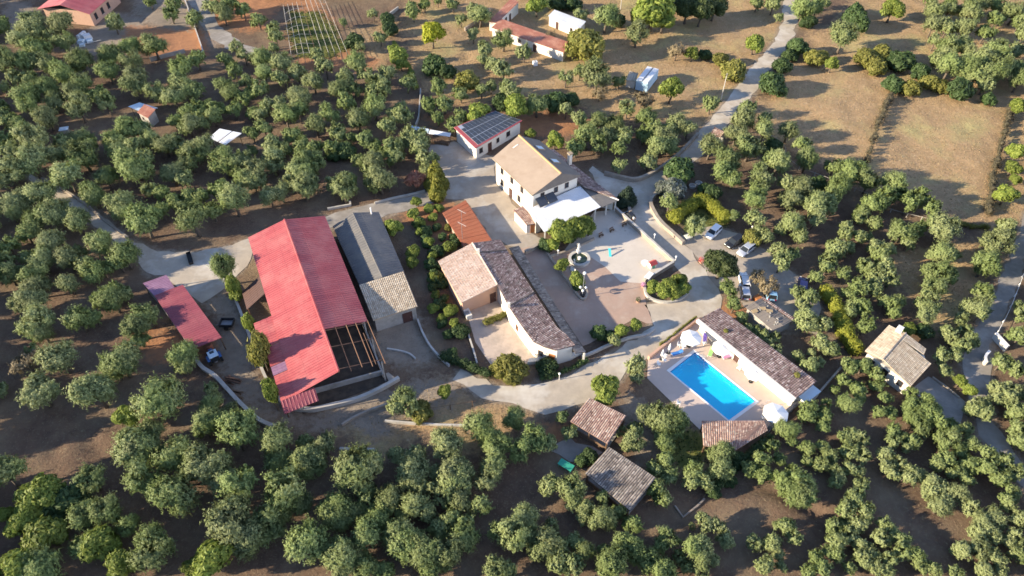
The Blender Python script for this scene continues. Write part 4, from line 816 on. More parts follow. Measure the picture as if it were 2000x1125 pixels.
# long tiled guest house: gabled left part, curved right slope, lower canopy roof on the court side
A = [G(855.6, 510, 3.4), G(901, 591.6, 3.4), G(970.8, 556.6, 4.7), G(921.6, 475, 4.7)]
gh = thing('guest_house', 'long tiled house with curved white wall and a pale tiled left wing', 'house', (A[0].x, A[0].y, 0))
tile_roof(gh, [A], 'tile_pink', seed=11, w=0.3)
Lf = [G(x, y, z) for x, y, z in ((922.4, 474.5, 4.66), (971.4, 556, 4.66), (993.6, 598.8, 4.5), (1017.6, 634.8, 4.3), (1041.7, 667.3, 4.1), (1062, 677, 3.95), (1084.9, 684, 3.8))]
Rt = [G(x, y, z) for x, y, z in ((976.8, 468, 3.7), (1012, 523, 3.7), (1041, 568, 3.7), (1066, 607, 3.7), (1088, 640, 3.7), (1105, 653, 3.65), (1123.3, 674.5, 3.6))]
tile_roof(gh, [[Rt[i], Rt[i + 1], Lf[i + 1], Lf[i]] for i in range(6)], 'tile_brown', seed=12)
for p, q in ((Lf[1].lerp(Lf[0], .75), Rt[1].lerp(Rt[0], .6)), (Lf[2], Rt[2].lerp(Rt[3], .1))):
    build('fire_wall', MB().tube([p + Vector((0, 0, .12)), q + Vector((0, 0, .12))], 0.14, 4), M['tile_grey'], gh)
    build('chimney', MB().box((p.x, p.y, p.z + .35), (.5, .5, 1.1)), M['white'], gh)
ridge_caps(gh, Lf[0] + Vector((0, 0, .08)), Lf[1] + Vector((0, 0, .08)))
def pull(P, Q, d): return [Vector((a.x, a.y, 0)) + (Vector((b.x, b.y, 0)) - Vector((a.x, a.y, 0))).normalized() * d for a, b in zip(P, Q)]
li = pull(Lf, Rt, .3); ri = pull(Rt, Lf, .45); rm = list(reversed(ri))
adir = (A[1] - A[0]).normalized(); ins = Vector((adir.x, adir.y, 0)) * .5
fw = [Vector((A[0].x, A[0].y, 0)) + ins + (li[0] - A[0]).normalized() * .4, Vector((A[1].x, A[1].y, 0)) - ins + (li[1] - A[1]).normalized() * .4, li[1] - ins, li[0] + ins]
for p in fw: p.z = 0
walls(gh, fw, [3.2, 3.2, 4.45, 4.45], 'peach', 'left_wing_wall'); base(*fw)
lw_ = (fw[2] - fw[1]).length; opening(gh, fw[1], fw[2], lw_ - .9, 1.1, 0, 2.3, 'door', 'darkframe', 'darkframe')
for i in range(1, 6):
    z0_, z1_ = Lf[i].z - .22, Lf[i + 1].z - .22
    q = [li[i], li[i + 1], ri[i + 1], ri[i]]; build('wall', MB().prism([(p.x, p.y) for p in q], -0.15, [z0_, z1_, Rt[i + 1].z - .2, Rt[i].z - .2]), M['white'], gh)
q = [li[0] + ins, li[1], ri[1], ri[0] + ins]; build('wall', MB().prism([(p.x, p.y) for p in q], -.15, [4.4, 4.4, 3.5, 3.5]), M['white'], gh)
base(*(li + rm))
opening(gh, li[4], li[5], 1.1, 0.8, 1.0, 1.2); opening(gh, li[5], li[6], 1.2, 1.0, 0, 2.3, 'door', 'doorwood', 'doorwood'); opening(gh, li[2], li[3], 2.6, 0.8, 1.1, 1.1, 'window', 'doorwood')
ci = [G(x, y, 3.1) for x, y in ((994, 484), (1014, 515), (1042, 560), (1068, 600), (1090, 635), (1124, 690))]
co = [G(x, y, 2.5) for x, y in ((1012.8, 480), (1034, 514), (1062, 560), (1087, 600), (1109, 635), (1143.7, 687.7))]
tile_roof(gh, [[co[i], co[i + 1], ci[i + 1], ci[i]] for i in range(5)], 'tile_grey', name='canopy_roof', seed=14)
for i in range(6): posts(gh, [co[i].lerp(ci[i], .12)], 2.4, 0.3, 'white', name='pillar')
build('terrace_wall', MB().prism([(p.x, p.y) for p in ccw([G(1030, 712), G(1116, 703), G(1140, 690), G(1138, 684), G(1112, 696), G(1034, 704)])], -.1, .6), M['white'], gh)
base(*(co + list(reversed(ci))))

# pool terrace, pool house, pool bar
PT = PX('1362 625.5,1265.6 702,1264 739,1372 844.6,1499 836,1558.6 782')
PL = [G(1308, 727, -.15), G(1357, 689, -.15), G(1475, 784, -.15), G(1423, 822, -.15)]
pd = [Vector((p.x, p.y, 0)) for p in PL]; pc = sum(pd, Vector((0, 0, 0))) / 4
po_ = [p + (p - pc).normalized() * .55 for p in pd]
from mathutils.geometry import tessellate_polygon
mbx = MB(); tri = tessellate_polygon([PT, po_]); mbx.add([(p.x, p.y, .045) for p in PT + po_], [tuple(t_) for t_ in tri]); tr_ = build('pool_terrace', mbx, M['poolpave'], kind='structure')
pool = thing('swimming_pool', 'rectangular bright blue swimming pool with white coping', 'swimming pool', pc)
mbx = MB()
for i in range(4):
    a, b_, c, d = pd[i], pd[(i + 1) % 4], po_[(i + 1) % 4], po_[i]; q = [Vector((p.x, p.y, -.25)) for p in (a, b_, c, d)]; mbx.prism_pts(q, [Vector((p.x, p.y, .07)) for p in q])
build('coping', mbx, M['coping'], pool)
mbx = MB(); lo = [Vector((p.x, p.y, -.75)) for p in pd]; hi = [Vector((p.x, p.y, -.02)) for p in pd]
mbx.add(lo + hi, [(0, 1, 2, 3)] + [(i, (i + 1) % 4, 4 + (i + 1) % 4, 4 + i) for i in range(4)]); build('basin', mbx, M['poolfloor'], pool)
mbx = MB()
for i in range(4):
    a, b_ = pd[i], pd[(i + 1) % 4]; k_ = (pc - (a + b_) / 2).normalized() * .03; mbx.prism_pts([Vector((p.x, p.y, -.30)) for p in (a, b_, b_ + k_, a + k_)], [Vector((p.x, p.y, -.02)) for p in (a, b_, b_ + k_, a + k_)])
build('waterline_tiles', mbx, M['tractorblue'], pool)
e1, e2 = (pd[1] - pd[0]).normalized(), (pd[3] - pd[0]).normalized()
for k_ in range(3):
    q = [pd[0] + e1 * x + e2 * y for x, y in ((.03, .03), (2.2, .03), (2.2, .35 + .35 * k_), (.03, .35 + .35 * k_))]
    build('step', MB().prism_pts([Vector((p.x, p.y, -.745)) for p in q], [Vector((p.x, p.y, -.25 - .16 * k_)) for p in q]), M['poolfloor'], pool)
build('water', MB().add([(p.x, p.y, -.1) for p in pd], [(3, 2, 1, 0)]), M['water'], pool, fix=False); base(*PT)
lad = pd[1].lerp(pd[2], .12)
for s_ in (0, .45):
    q = lad + (pd[2] - pd[1]).normalized() * s_; i_ = (pc - q).normalized() * .35; build('ladder', MB().tube([(q.x - i_.x, q.y - i_.y, .1), (q.x - i_.x * .6, q.y - i_.y * .6, .75), (q.x + i_.x, q.y + i_.y, .7), (q.x + i_.x, q.y + i_.y, -.6)], .03, 5), M['alu'], pool)
P4 = [G(1365, 622.7, 2.9), G(1555.8, 777.7, 2.9), G(1595.6, 745, 2.7), G(1405, 601.3, 2.7)]
ph = thing('pool_house', 'very long low building with brown tiled roof along the far side of the pool', 'building', (P4[0].x, P4[0].y, 0))
tile_roof(ph, [P4], 'tile_brown', seed=21); cen = sum(P4, Vector((0, 0, 0))) / 4
dl = (P4[1] - P4[0]).normalized(); dc = (P4[3] - P4[0]).normalized(); dl.z = dc.z = 0
ft = [Vector((p.x, p.y, 0)) for p in (P4[0] + dl * .4 + dc * .25, P4[1] - dl * .4 + dc * .25, P4[2] - dl * .4 - dc * .4, P4[3] + dl * .4 - dc * .4)]
walls(ph, ft, [2.72, 2.72, 2.52, 2.52], 'white'); base(*ft); wl = (ft[1] - ft[0]).length
for i in (2,): opening(ph, ft[0], ft[1], 2 + i * 3.0, 0.9, 0, 2.1, 'door', 'darkframe', 'darkframe')
cp = [P4[0] - dc * .55, P4[1] - dc * .55, P4[1] - dc * .06, P4[0] - dc * .06]
build('parapet', MB().prism([(p.x, p.y) for p in ccw([Vector((p.x, p.y, 0)) for p in cp])], 2.35, 2.97), M['white'], ph)
bx = G(1577, 768, 1.5); pb = thing('pump_house', 'small flat-roofed pale blue box at the end of the pool house', 'shed', (bx.x, bx.y, 0))
rz_ = math.atan2(dl.y, dl.x)
build('wall', MB().box((bx.x, bx.y, .75), (2.0, 3.4, 1.7), rz_), M['white'], pb); build('roof', MB().box((bx.x, bx.y, 1.66), (2.2, 3.6, .12), rz_), M['bluesheet'], pb); base(*[bx + Vector((x, y, 0)) for x, y in ((-1.5, -1.5), (1.5, -1.5), (1.5, 1.5), (-1.5, 1.5))])
B5 = [G(1373.7, 870, 2.3), G(1433, 881.6, 2.3), G(1500, 840, 2.3), G(1493, 821.8, 2.8), G(1370.9, 821.8, 2.8)]
pbk = thing('pool_bar', 'open pool bar under a terracotta tiled roof at the near end of the pool', 'pavilion', (B5[0].x, B5[0].y, 0))
m0 = B5[4].lerp(B5[3], .5)
tile_roof(pbk, [[B5[0], B5[1], m0, B5[4]], [B5[1], B5[2], B5[3], m0]], 'tile_red', seed=22)
posts(pbk, [p.lerp(m0, .07) for p in B5], 2.3, .2, 'wood'); build('counter', MB().box((m0.x, m0.y - 1.2, .55), (5.5, .6, 1.1), 0.05), M['white'], pbk); base(*B5)

# panel-roofed shed by the car park
S1 = [G(1489.7, 581, 2.6), G(1552, 623.5, 2.6), G(1530, 636, 3.0), G(1473, 589, 3.0)]; S2 = [G(1456, 600, 2.6), G(1509, 644.6, 2.6), S1[2], S1[3]]
cs = thing('car_park_shed', 'low dark shed with pink-edged roof littered with stones behind the pool house', 'shed', (S1[0].x, S1[0].y, 0))
rib_roof(cs, [S1, S2], 'shingle_and_shade', .6, .04); build('roof_edge', MB().tube([S1[0], S1[1]], .14, 5), M['tile_red'], cs)
tile_roof(cs, [[S1[0] + Vector((0, 0, .09)), S1[1] + Vector((0, 0, .09)), S1[1].lerp(S1[2], .22) + Vector((0, 0, .09)), S1[0].lerp(S1[3], .22) + Vector((0, 0, .09))]], 'tile_red', .03, 'edge_tiles', 5)
fp = [S1[0], S1[1], S2[1], S2[0]]; cen = sum(fp, Vector((0, 0, 0))) / 4; ft = ccw([Vector((p.x, p.y, 0)).lerp(Vector((cen.x, cen.y, 0)), .1) for p in fp]); walls(cs, ft, 2.5, 'block'); base(*ft)
for q in (S1, S2):
    for i in range(11):
        p = lerp4(q, random.uniform(.1, .9), random.uniform(.25, .9)); s_ = random.uniform(.12, .26)
        build('stone', MB().box((p.x, p.y, p.z + s_ * .4), (s_ * 1.5, s_, s_), random.uniform(0, 3), taper=.7), M['block'], cs)
for x, y in ((1474, 608), (1490, 603), (1503, 608)):
    p = G(x, y, 2.95); build('board', MB().box((p.x, p.y, 3.05), (1.0, .7, .05), random.uniform(0, 3)), M['tile_pink'] if 0 else M['straw'], cs)

# villa at the right
V1 = [G(1736.8, 635, 3.1), G(1689.5, 685.5, 3.1), G(1724.4, 702.4, 3.9), G(1769, 650.6, 3.9)]
V2 = [G(1778.4, 755, 2.8), G(1818.9, 710, 2.8), G(1802, 691, 3.05), G(1808.8, 681, 3.0), V1[3], V1[2]]
vl = thing('villa', 'small white villa with stepped tan tiled roof among olives near the right edge', 'house', (V1[1].x, V1[1].y, 0))
nq = V2[2].lerp(V2[1], 0.0); rt = V1[2].lerp(V1[3], .78)
tile_roof(vl, [[V1[0], V1[1], V1[2], V1[3]], [V2[0], V2[1], rt, V1[2]], [nq.lerp(V2[1], .1) + Vector((0, 0, .03)), V2[3], V1[3], rt + Vector((0, 0, .03))]], 'tile_tan', seed=31)
ridge_caps(vl, V1[2] + Vector((0, 0, .06)), V1[3] + Vector((0, 0, .06)), 'tile_grey', .12)
ft = [V1[0], V1[1], V1[2], V2[0], V2[1], nq, V2[3]]; cen = sum(ft, Vector((0, 0, 0))) / 7
ft = [V1[1], V2[0], V2[1], V1[0].lerp(V2[3], .96)]; cen = sum(ft, Vector((0, 0, 0))) / 4
ft = [Vector((p.x, p.y, 0)) + (Vector((cen.x, cen.y, 0)) - Vector((p.x, p.y, 0))).normalized() * .5 for p in ft]
walls(vl, ft, 2.65, 'white'); base(*ft)
L0 = (ft[1] - ft[0]).length
for t_ in (1.2, 3.6, 6.2): opening(vl, ft[0], ft[1], min(t_, L0 - .8), .9, 1.1, 1.1)
opening(vl, ft[1], ft[2], 2.6, 1.0, 0, 2.2, 'door', 'doorwood', 'doorwood')
ch = V1[0].lerp(V1[3], .55); build('chimney', MB().box((ch.x - .2, ch.y - .5, 4.1), (.6, .9, 1.3), .8), M['white'], vl)
# two tiled huts
for nm, pts, mk, lab, sd_ in (('tiled_hut', ((1114, 822.8, 2.5), (1187, 867, 2.5), (1223, 812, 3.4), (1151, 777, 3.4)), 'tile_red', 'open wooden hut with reddish tiled roof just left of the pool terrace', 41),
                         ('tiled_hut', ((1142.8, 924.7, 2.5), (1230, 996.7, 2.5), (1280.7, 933, 3.4), (1189.6, 873, 3.4)), 'tile_grey', 'open wooden hut with weathered grey tiled roof, lowest building in the photo', 42)):
    q = [G(*p) for p in pts]; h_ = thing(nm, lab, 'hut', (q[0].x, q[0].y, 0)); tile_roof(h_, [q], mk, seed=sd_)
    cen = sum(q, Vector((0, 0, 0))) / 4; ip = [p.lerp(cen, .07) for p in q]; posts(h_, ip[:2], 2.35, .2); posts(h_, ip[2:], 3.2, .2); posts(h_, [ip[0].lerp(ip[1], .5)], 2.35, .2)
    g_ = ccw([Vector((p.x, p.y, 0)) for p in ip]); build('floor_slab', MB().prism([(p.x, p.y) for p in g_], -.2, .1), M['block'], h_)
    bw = [ip[2], ip[3], ip[3].lerp(ip[0], .04), ip[2].lerp(ip[1], .04)]; build('back_wall', MB().prism([(p.x, p.y) for p in ccw([Vector((p.x, p.y, 0)) for p in bw])], 0, 3.1), M['wood'], h_)
    bw = [ip[0], ip[1], ip[1].lerp(ip[2], .03), ip[0].lerp(ip[3], .03)]; build('parapet', MB().prism([(p.x, p.y) for p in ccw([Vector((p.x, p.y, 0)) for p in bw])], 0, .9), M['wood'], h_)
    base(*ip)
# pink house at the top left
u0, u1, u2 = G(98.7, 38, 0), G(185, 50.7, 0), None
H0, H1 = Vector((u0.x, u0.y - 1.0, 0)), Vector((u1.x, u1.y, 0)); dh = (H1 - H0).normalized(); dn = Vector((-dh.y, dh.x, 0))
far_ = (G(240, 2, 0) - H1); dn = far_.normalized(); ln_ = 15.0
ft = [H0, H1, H1 + dn * ln_, H0 + dn * ln_]; th_ = thing('pink_house', 'brick-pink house with red gabled roof in the top left corner', 'house', H0)
walls(th_, ft, 4.0, 'pinkwall'); base(*ft); mid = (H0 + H1) / 2
build('gable', MB().add([(H0.x, H0.y, 4.0), (H1.x, H1.y, 4.0), (mid.x, mid.y, 5.5)] + [(p.x + dn.x * .3, p.y + dn.y * .3, z) for p, z in ((H0, 4.0), (H1, 4.0), (mid, 5.5))], [(0, 1, 2), (5, 4, 3), (0, 3, 4, 1), (1, 4, 5, 2), (2, 5, 3, 0)]), M['dark'], th_)
up = lambda p, z: Vector((p.x, p.y, z)); ov = dn * 1.1
rib_roof(th_, [[up(H0 - dh * .9 - ov, 3.9), up(H0 - dh * .9 + dn * 16, 3.9), up(mid + dn * 16, 5.8), up(mid - ov, 5.8)], [up(H1 + dh * .9 - ov, 3.9), up(H1 + dh * .9 + dn * 16, 3.9), up(mid + dn * 16, 5.8), up(mid - ov, 5.8)]], 'redmetal', .5, .04)
opening(th_, H0, H1, 2.2, 1.0, 1.4, 1.2)
for t_ in (2.2, 5.6, 9.0): opening(th_, H1, H1 + dn * ln_, t_, 1.2, 1.0, 1.7)
# old white sheds at the top
def shed(lab, foot_px, h, mroof, mwall, over=.3, slope=.5, nm='rusty_shed', ops=()):
    ft = ccw([G(x, y, 0) for x, y in foot_px]); o = thing(nm, lab, 'shed', ft[0]); walls(o, ft, [h, h, h + slope - .06, h + slope - .06], mwall)
    cen = sum(ft, Vector((0, 0, 0))) / 4; q = [up(p + (p - cen).normalized() * over, h + .06 + (slope if i > 1 else 0)) for i, p in enumerate(ft)]
    rib_roof(o, [q], mroof, .5, .05); base(*ft)
    for e, t_, w_, s_, h_, k_ in ops: opening(o, ft[e], ft[(e + 1) % 4], t_, w_, s_, h_, k_)
    return o, ft
shed('narrow white shed with rusty roof, upright arm of the L of old sheds', [(956, 60), (972, 62), (1012, 26), (998, 18)], 2.6, 'rustroof', 'white', ops=((1, 2.5, 1.0, 0, 2, 'door'), (1, 5.0, .9, 1, 1, 'window'), (1, 7.5, 1.0, 0, 2, 'door')))
shed('long low white shed with rusty roof, sloping arm of the L of old sheds', [(962, 72), (1099, 120), (1110, 104), (980, 58)], 2.5, 'rustroof', 'white', ops=((0, 3, 1.0, 0, 2, 'door'), (0, 9, .9, 1, .9, 'window'), (0, 14, 1.0, 0, 2, 'door')))
shed('roofless-looking white shed with pale sheet roof opposite the rusty sheds', [(1072, 50), (1130, 74), (1141, 62), (1083, 40)], 2.7, 'whitesheet', 'white', slope=.25, nm='white_shed', ops=((0, 8, .8, 1, .9, 'window'), (0, 3, .9, 0, 2, 'door')))
# gate shelter, field hut, sheets among the olives
q = [G(1386, 263, 2.1), G(1408, 268, 2.1), G(1416, 258, 2.7), G(1395, 248, 2.7)]
gs = thing('gate_shelter', 'tiny tiled shelter on white pillars beside the access road', 'shelter', (q[0].x, q[0].y, 0)); tile_roof(gs, [q], 'tile_red', seed=51); cen = sum(q, Vector((0, 0, 0))) / 4
posts(gs, [p.lerp(cen, .15) for p in q[:2]], 2.0, .3, 'white'); posts(gs, [p.lerp(cen, .15) for p in q[2:]], 2.5, .3, 'white'); base(*q)
o, ft = shed('grey field hut with brown and pale blue sheet roof among the upper left olives', [(279, 239), (297, 249), (311, 237), (292, 228)], 2.6, 'rustroof', 'block', nm='field_hut', ops=((0, 1.2, .6, 1.2, .6, 'window'),))
q = [G(250, 208, 2.6), G(270, 216, 2.6), G(308, 211, 2.8), G(272, 200, 2.8)]; rib_roof(o, [[q[0], q[1], q[2], q[3]]], 'bluesheet', .5, .04, name='sheet_canopy')
posts(o, [q[0].lerp(q[2], .1), q[1].lerp(q[3], .1), q[3].lerp(q[1], .1)], 2.5, .1)
q = [G(408, 269, 2.8), G(440, 283, 2.8), G(472, 260, 3.1), G(429, 251, 3.1)]
wsx = thing('white_canopy', 'white sheet canopy with a dark seam deep in the left grove', 'canopy', (q[0].x, q[0].y, 0)); mq = q[0].lerp(q[1], .55), q[3].lerp(q[2], .55)
rib_roof(wsx, [[q[0], mq[0], mq[1], q[3]], [q[0].lerp(q[1], .6), q[1], q[2], q[3].lerp(q[2], .6)]], 'whitesheet', .6, .03); posts(wsx, [p.lerp(q[(i + 2) % 4], .08) for i, p in enumerate(q)], 2.2, .12)
lt = thing('machinery_lean_to', 'low lean-to of pale blue and white sheets left of the solar panel house', 'shelter', G(800, 255))
for a, mk in ((((800, 250), (836, 260), (838, 252), (803, 245)), 'bluesheet'), (((837, 261), (879, 267), (881, 260), (840, 253)), 'whitesheet')):
    qq = [G(a[0][0], a[0][1], 2.0), G(a[1][0], a[1][1], 2.0), G(a[2][0], a[2][1], 2.3), G(a[3][0], a[3][1], 2.3)]; rib_roof(lt, [qq], mk, .5, .04); posts(lt, [p.lerp(qq[(i + 2) % 4], .06) for i, p in enumerate(qq)], 1.95, .1)
wl_ = thing('wood_pile', 'stack of split logs under the blue and white lean-to', 'log pile', G(860, 275))
for i in range(26):
    p = G(838 + (i % 13) * 3.1, 277 + (i % 13) * .5, 0); build('log', MB().tube([(p.x, p.y - .5, .16 + .3 * (i // 13)), (p.x + random.uniform(-.1, .1), p.y + .6, .16 + .3 * (i // 13))], .15, 6), M['wood'], wl_)
# box trailer on the dry field
A0, A1 = G(1263.3, 184, 0), G(1291, 148, 0); dlt = (A1 - A0).normalized(); dwt = Vector((-dlt.y, dlt.x, 0)); rzt = math.atan2(dlt.y, dlt.x); cc = A0 + dlt * 3.6 + dwt * 1.6
bt = thing('box_trailer', 'white and pale blue box trailer standing on the dry field', 'trailer', cc)
build('box_body', MB().box((cc.x, cc.y, 1.75), (7.4, 3.0, 2.5), rzt), M['trailerblue'], bt)
for s_ in (-.8, .8): c1 = cc + dwt * s_ * 1.02; build('roof_panel', MB().box((c1.x, c1.y, 3.06), (7.5, 1.25, .1), rzt), M['whitesheet'], bt)
build('roof_channel', MB().box((cc.x, cc.y, 3.02), (7.3, .36, .04), rzt), M['steel'], bt)
for s_ in (-1, 1):
    for t_ in (-2.2, 1.6, 2.6):
        c1 = cc + dlt * t_ + dwt * s_ * 1.3; build('wheel', MB().tube([c1 - dwt * .13 + Vector((0, 0, .42)), c1 + dwt * .13 + Vector((0, 0, .42))], .42, 12), M['tyre'], bt)
fc = cc - dlt * 3.72; build('rear_door', MB().box((fc.x, fc.y, 1.7), (.05, 2.6, 2.1), rzt), M['trailerblue'], bt)
base(*[cc + dlt * x + dwt * y for x, y in ((-4, -1.7), (4, -1.7), (4, 1.7), (-4, 1.7))])
shed('pale pink-roofed hut against the white box trailer', [(1222, 170), (1238, 173), (1243, 160), (1228, 156)], 1.9, 'tile_tan', 'white', slope=.3, nm='small_hut')
# heap of white appliances and sheets near the pink house
jp = thing('scrap_heap', 'heap of white scrap panels and barrels below the pink house', 'scrap heap', G(168, 82))
for i, (x, y, w, d, h, mk) in enumerate(((160, 84, 1.8, 1.4, .9, 'bluesheet'), (172, 76, 2.2, 1.8, 1.2, 'whitesheet'), (164, 73, 2.4, .9, 1.4, 'whitesheet'), (176, 82, 1.8, 1.6, .7, 'bluesheet'), (156, 76, .9, .9, 1.1, 'whitepaint'), (161, 90, 1.4, 1.0, .6, 'bluesheet'))):
    p = G(x, y, 0); build('panel', MB().box((p.x, p.y, h / 2), (w, d, h), i * .7, taper=.85), M[mk], jp)
p = G(182, 84, 0); build('plank', MB().box((p.x, p.y, .3), (4.2, .25, .12), .55), M['palewall'], jp)
cbx = thing('white_hutch', 'grey-white small hutch standing alone in the upper left grove', 'hutch', G(130, 262))
p = G(130, 262); build('body', MB().box((p.x, p.y, .7), (1.6, 1.2, 1.4), .3), M['block'], cbx); build('lid', MB().box((p.x, p.y, 1.45), (1.9, 1.5, .08), .3), M['bluesheet'], cbx)
# pergola frame over the vegetable plot at the top
gf = thing('greenhouse_frame', 'bare pipe frame of a dismantled greenhouse over a weedy plot', 'greenhouse frame', G(570, 100))
F0, F1, F2, F3 = G(569, 108, 2.6), G(677, 100, 2.6), G(630, -10, 2.6), G(553, 10, 2.6)
for i in range(10):
    a, b_ = F0.lerp(F1, i / 9), F3.lerp(F2, i / 9); build('pipe', MB().tube([a, b_], .038, 4), M['palewall'] if i != 4 else M['rust'], gf)
    for t_ in (0, .5, 1): p = a.lerp(b_, t_); build('upright', MB().tube([(p.x, p.y, -.1), (p.x, p.y, 2.6)], .05, 4), M['steel'], gf)
for j in range(6):
    a, b_ = F0.lerp(F3, j / 6), F0.lerp(F3, j / 6).lerp(F1.lerp(F2, j / 6), .46); m_ = a.lerp(b_, .5) + Vector((0, 0, .5)); build('arch', MB().tube([a + Vector((0, 0, -.3)), a.lerp(b_, .25) + Vector((0, 0, .25)), m_, a.lerp(b_, .75) + Vector((0, 0, .3)), b_], .035, 4), M['palewall'], gf)
# ------------------------------------------------------------------ walls, fences, kerbs
V0 = lambda s: [Vector((p.x, p.y, 0)) for p in PX(s)]
def curve(s, sub=4):
    p = V0(s); out = []
    for i in range(len(p) - 1):
        a, b_, c, d = p[max(i - 1, 0)], p[i], p[i + 1], p[min(i + 2, len(p) - 1)]
        for k in range(sub):
            t = k / sub; out.append(0.5 * ((2 * b_) + (c - a) * t + (2 * a - 5 * b_ + 4 * c - d) * t * t + (3 * b_ - a - 3 * c + d) * t ** 3))
    return out + [p[-1]]
run_wall('curved_wall', 'pale concrete wall curving round the near end of the red barn', 'wall', curve('563 797,585 802,612 803,650 795,700 782,745 762,780 742'), .75, .45, 'palewall', cap='palewall')
run_wall('garden_wall', 'pale winding wall at the left of the dirt lane below the maroon shed', 'wall', curve('384 704,398 722,422 738,446 764,474 794,508 824,546 840'), .7, .5, 'palewall', cap='palewall')
run_wall('lane_wall', 'long grey kerb wall between the dirt lane and the left side of the red barn', 'wall', curve('446 560,462 590,480 635,500 690,520 740,545 780,563 797'), .6, .35, 'block', cap='palewall')
run_wall('retaining_wall', 'stone wall along the left side of the access road above the farmhouse', 'wall', curve('1362 266,1328 302,1290 332,1246 354,1212 350,1180 342'), .9, .5, 'stone', cap='stone')
run_wall('retaining_wall', 'stone wall curving along the right of the driveway below the oleander', 'wall', curve('1292 372,1270 395,1278 420,1292 440,1312 458,1334 478'), .8, .6, 'stone', cap='stone')
run_wall('retaining_wall', 'short stone wall beside the dark fir behind the plaza', 'wall', curve('1226 398,1230 420,1238 436'), .9, .5, 'stone', cap='stone')
run_wall('parapet_wall', 'pale parapet wall along the upper right side of the cream plaza', 'wall', V0('1200 411,1316 517'), .95, .35, 'stone', cap='palewall')
run_wall('parapet_wall', 'pale parapet wall along the lower right side of the cream plaza', 'wall', V0('1314 518,1258 553'), .95, .35, 'stone', cap='palewall')
run_wall('planter_wall', 'curved pale kerb round the green bed at the plaza corner', 'wall', curve('1258 555,1262 578,1282 590,1310 592,1336 582,1350 562'), .45, .3, 'palewall', cap='palewall')
run_wall('planter_wall', 'brick-edged kerb of the bed left of the fountain', 'wall', curve('1056 478,1080 512,1108 550,1136 586,1146 572,1128 536,1112 520'), .4, .3, 'stone', cap='tile_tan' if 0 else 'stone')
run_wall('planter_wall', 'low wall in front of the citrus bed at the upper left of the fountain', 'wall', V0('1074 504,1110 492,1160 468'), .45, .3, 'stone', cap='stone')
run_wall('stair_wall', 'short pink stone wall beside the steps below the veranda', 'wall', V0('1026 497,1052 482'), .8, .5, 'stone', cap='stone')
run_wall('bed_wall', 'pale kerb wall round the shrub bed below the long guest house', 'wall', curve('1136 700,1160 690,1190 676,1230 662,1262 656,1278 644'), .5, .3, 'palewall', cap='palewall')
run_wall('terrace_wall', 'flower-topped wall along the upper left side of the pool terrace', 'wall', V0('1362 627,1266 702'), .8, .4, 'peach')
run_wall('terrace_wall', 'low dark wall along the lower right end of the pool terrace', 'wall', V0('1500 838,1560 784'), .7, .3, 'block', cap='block')
run_wall('grove_wall', 'grey block wall at the left edge of the pale lane in the top left', 'wall', V0('362 2,378 46,398 104,396 108'), .9, .3, 'palewall')
run_wall('grove_wall', 'weathered wall of planks and blocks under an olive in the top left', 'wall', V0('294 119,330 110,362 102'), .9, .25, 'block')
run_wall('grove_wall', 'thin wall running down to the blue and white lean-to', 'wall', curve('822 178,820 205,818 232,812 248'), .8, .25, 'palewall')
run_wall('grove_wall', 'stone wall behind the rusty L-shaped sheds', 'wall', curve('957 22,936 42,908 60'), .9, .4, 'stone')
run_wall('grove_wall', 'pale broken wall at the corner of the dark hedge near the top', 'wall', V0('778 18,764 28,752 40'), .8, .3, 'palewall')
run_wall('lane_kerb', 'low stone kerb on the upper side of the left access track', 'wall', curve('74 346,100 360,150 388,205 432,250 466'), .35, .35, 'stone', cap='stone')
run_wall('lane_kerb', 'pale block kerb along the grove above the red barn', 'wall', V0('640 410,685 402,684 396'), .5, .4, 'palewall')
run_wall('lane_kerb', 'pale kerb beside the lane above the vegetable garden', 'wall', curve('732 398,770 388,800 382,830 374'), .4, .35, 'palewall')
run_wall('garden_wall', 'thin pale edging curving down the left of the guest house garden', 'wall', curve('816 626,826 652,842 680,866 706,878 716'), .5, .3, 'palewall')
run_wall('garden_wall', 'pale edging in the scrub below the tiled store', 'wall', curve('756 682,780 686,800 692,812 702'), .3, .25, 'palewall')
run_wall('terrace_step', 'dark stone step wall in the dry slope right of the curved barn wall', 'wall', V0('668 832,690 818,720 804,762 790'), .5, .35, 'stone')
run_wall('terrace_step', 'pale wall with thin posts across the dry slope below the guest house', 'wall', V0('752 824,800 828,860 832,910 833'), .45, .3, 'palewall')
run_wall('terrace_step', 'short concrete beam at the foot of the dry slope', 'wall', V0('664 878,732 880'), .4, .4, 'palewall')
run_wall('court_wall', 'low wall between the guest house court and the vegetable rows', 'wall', V0('914 652,926 690,932 712'), .5, .25, 'palewall')
run_wall('drive_wall', 'short white wall beside the right edge road', 'wall', V0('1938 660,1962 686'), 1.3, .35, 'white', cap='coping')
run_wall('drive_wall', 'small curved white wall at the bend of the right edge road', 'wall', curve('1928 692,1920 702,1922 714'), .9, .3, 'white', cap='coping')
run_wall('drive_kerb', 'pale kerb along the upper side of the villa driveway', 'wall', V0('1820 738,1850 760,1872 778'), .35, .25, 'stone')
run_wall('yard_wall', 'long low grey wall below the villa towards the pool house', 'wall', V0('1600 768,1640 722'), .7, .3, 'stone')
run_wall('path_kerb', 'pale stone channel meeting in a V below the pool bar', 'wall', V0('1318 988,1334 1010,1362 988,1376 974'), .15, .25, 'stone')
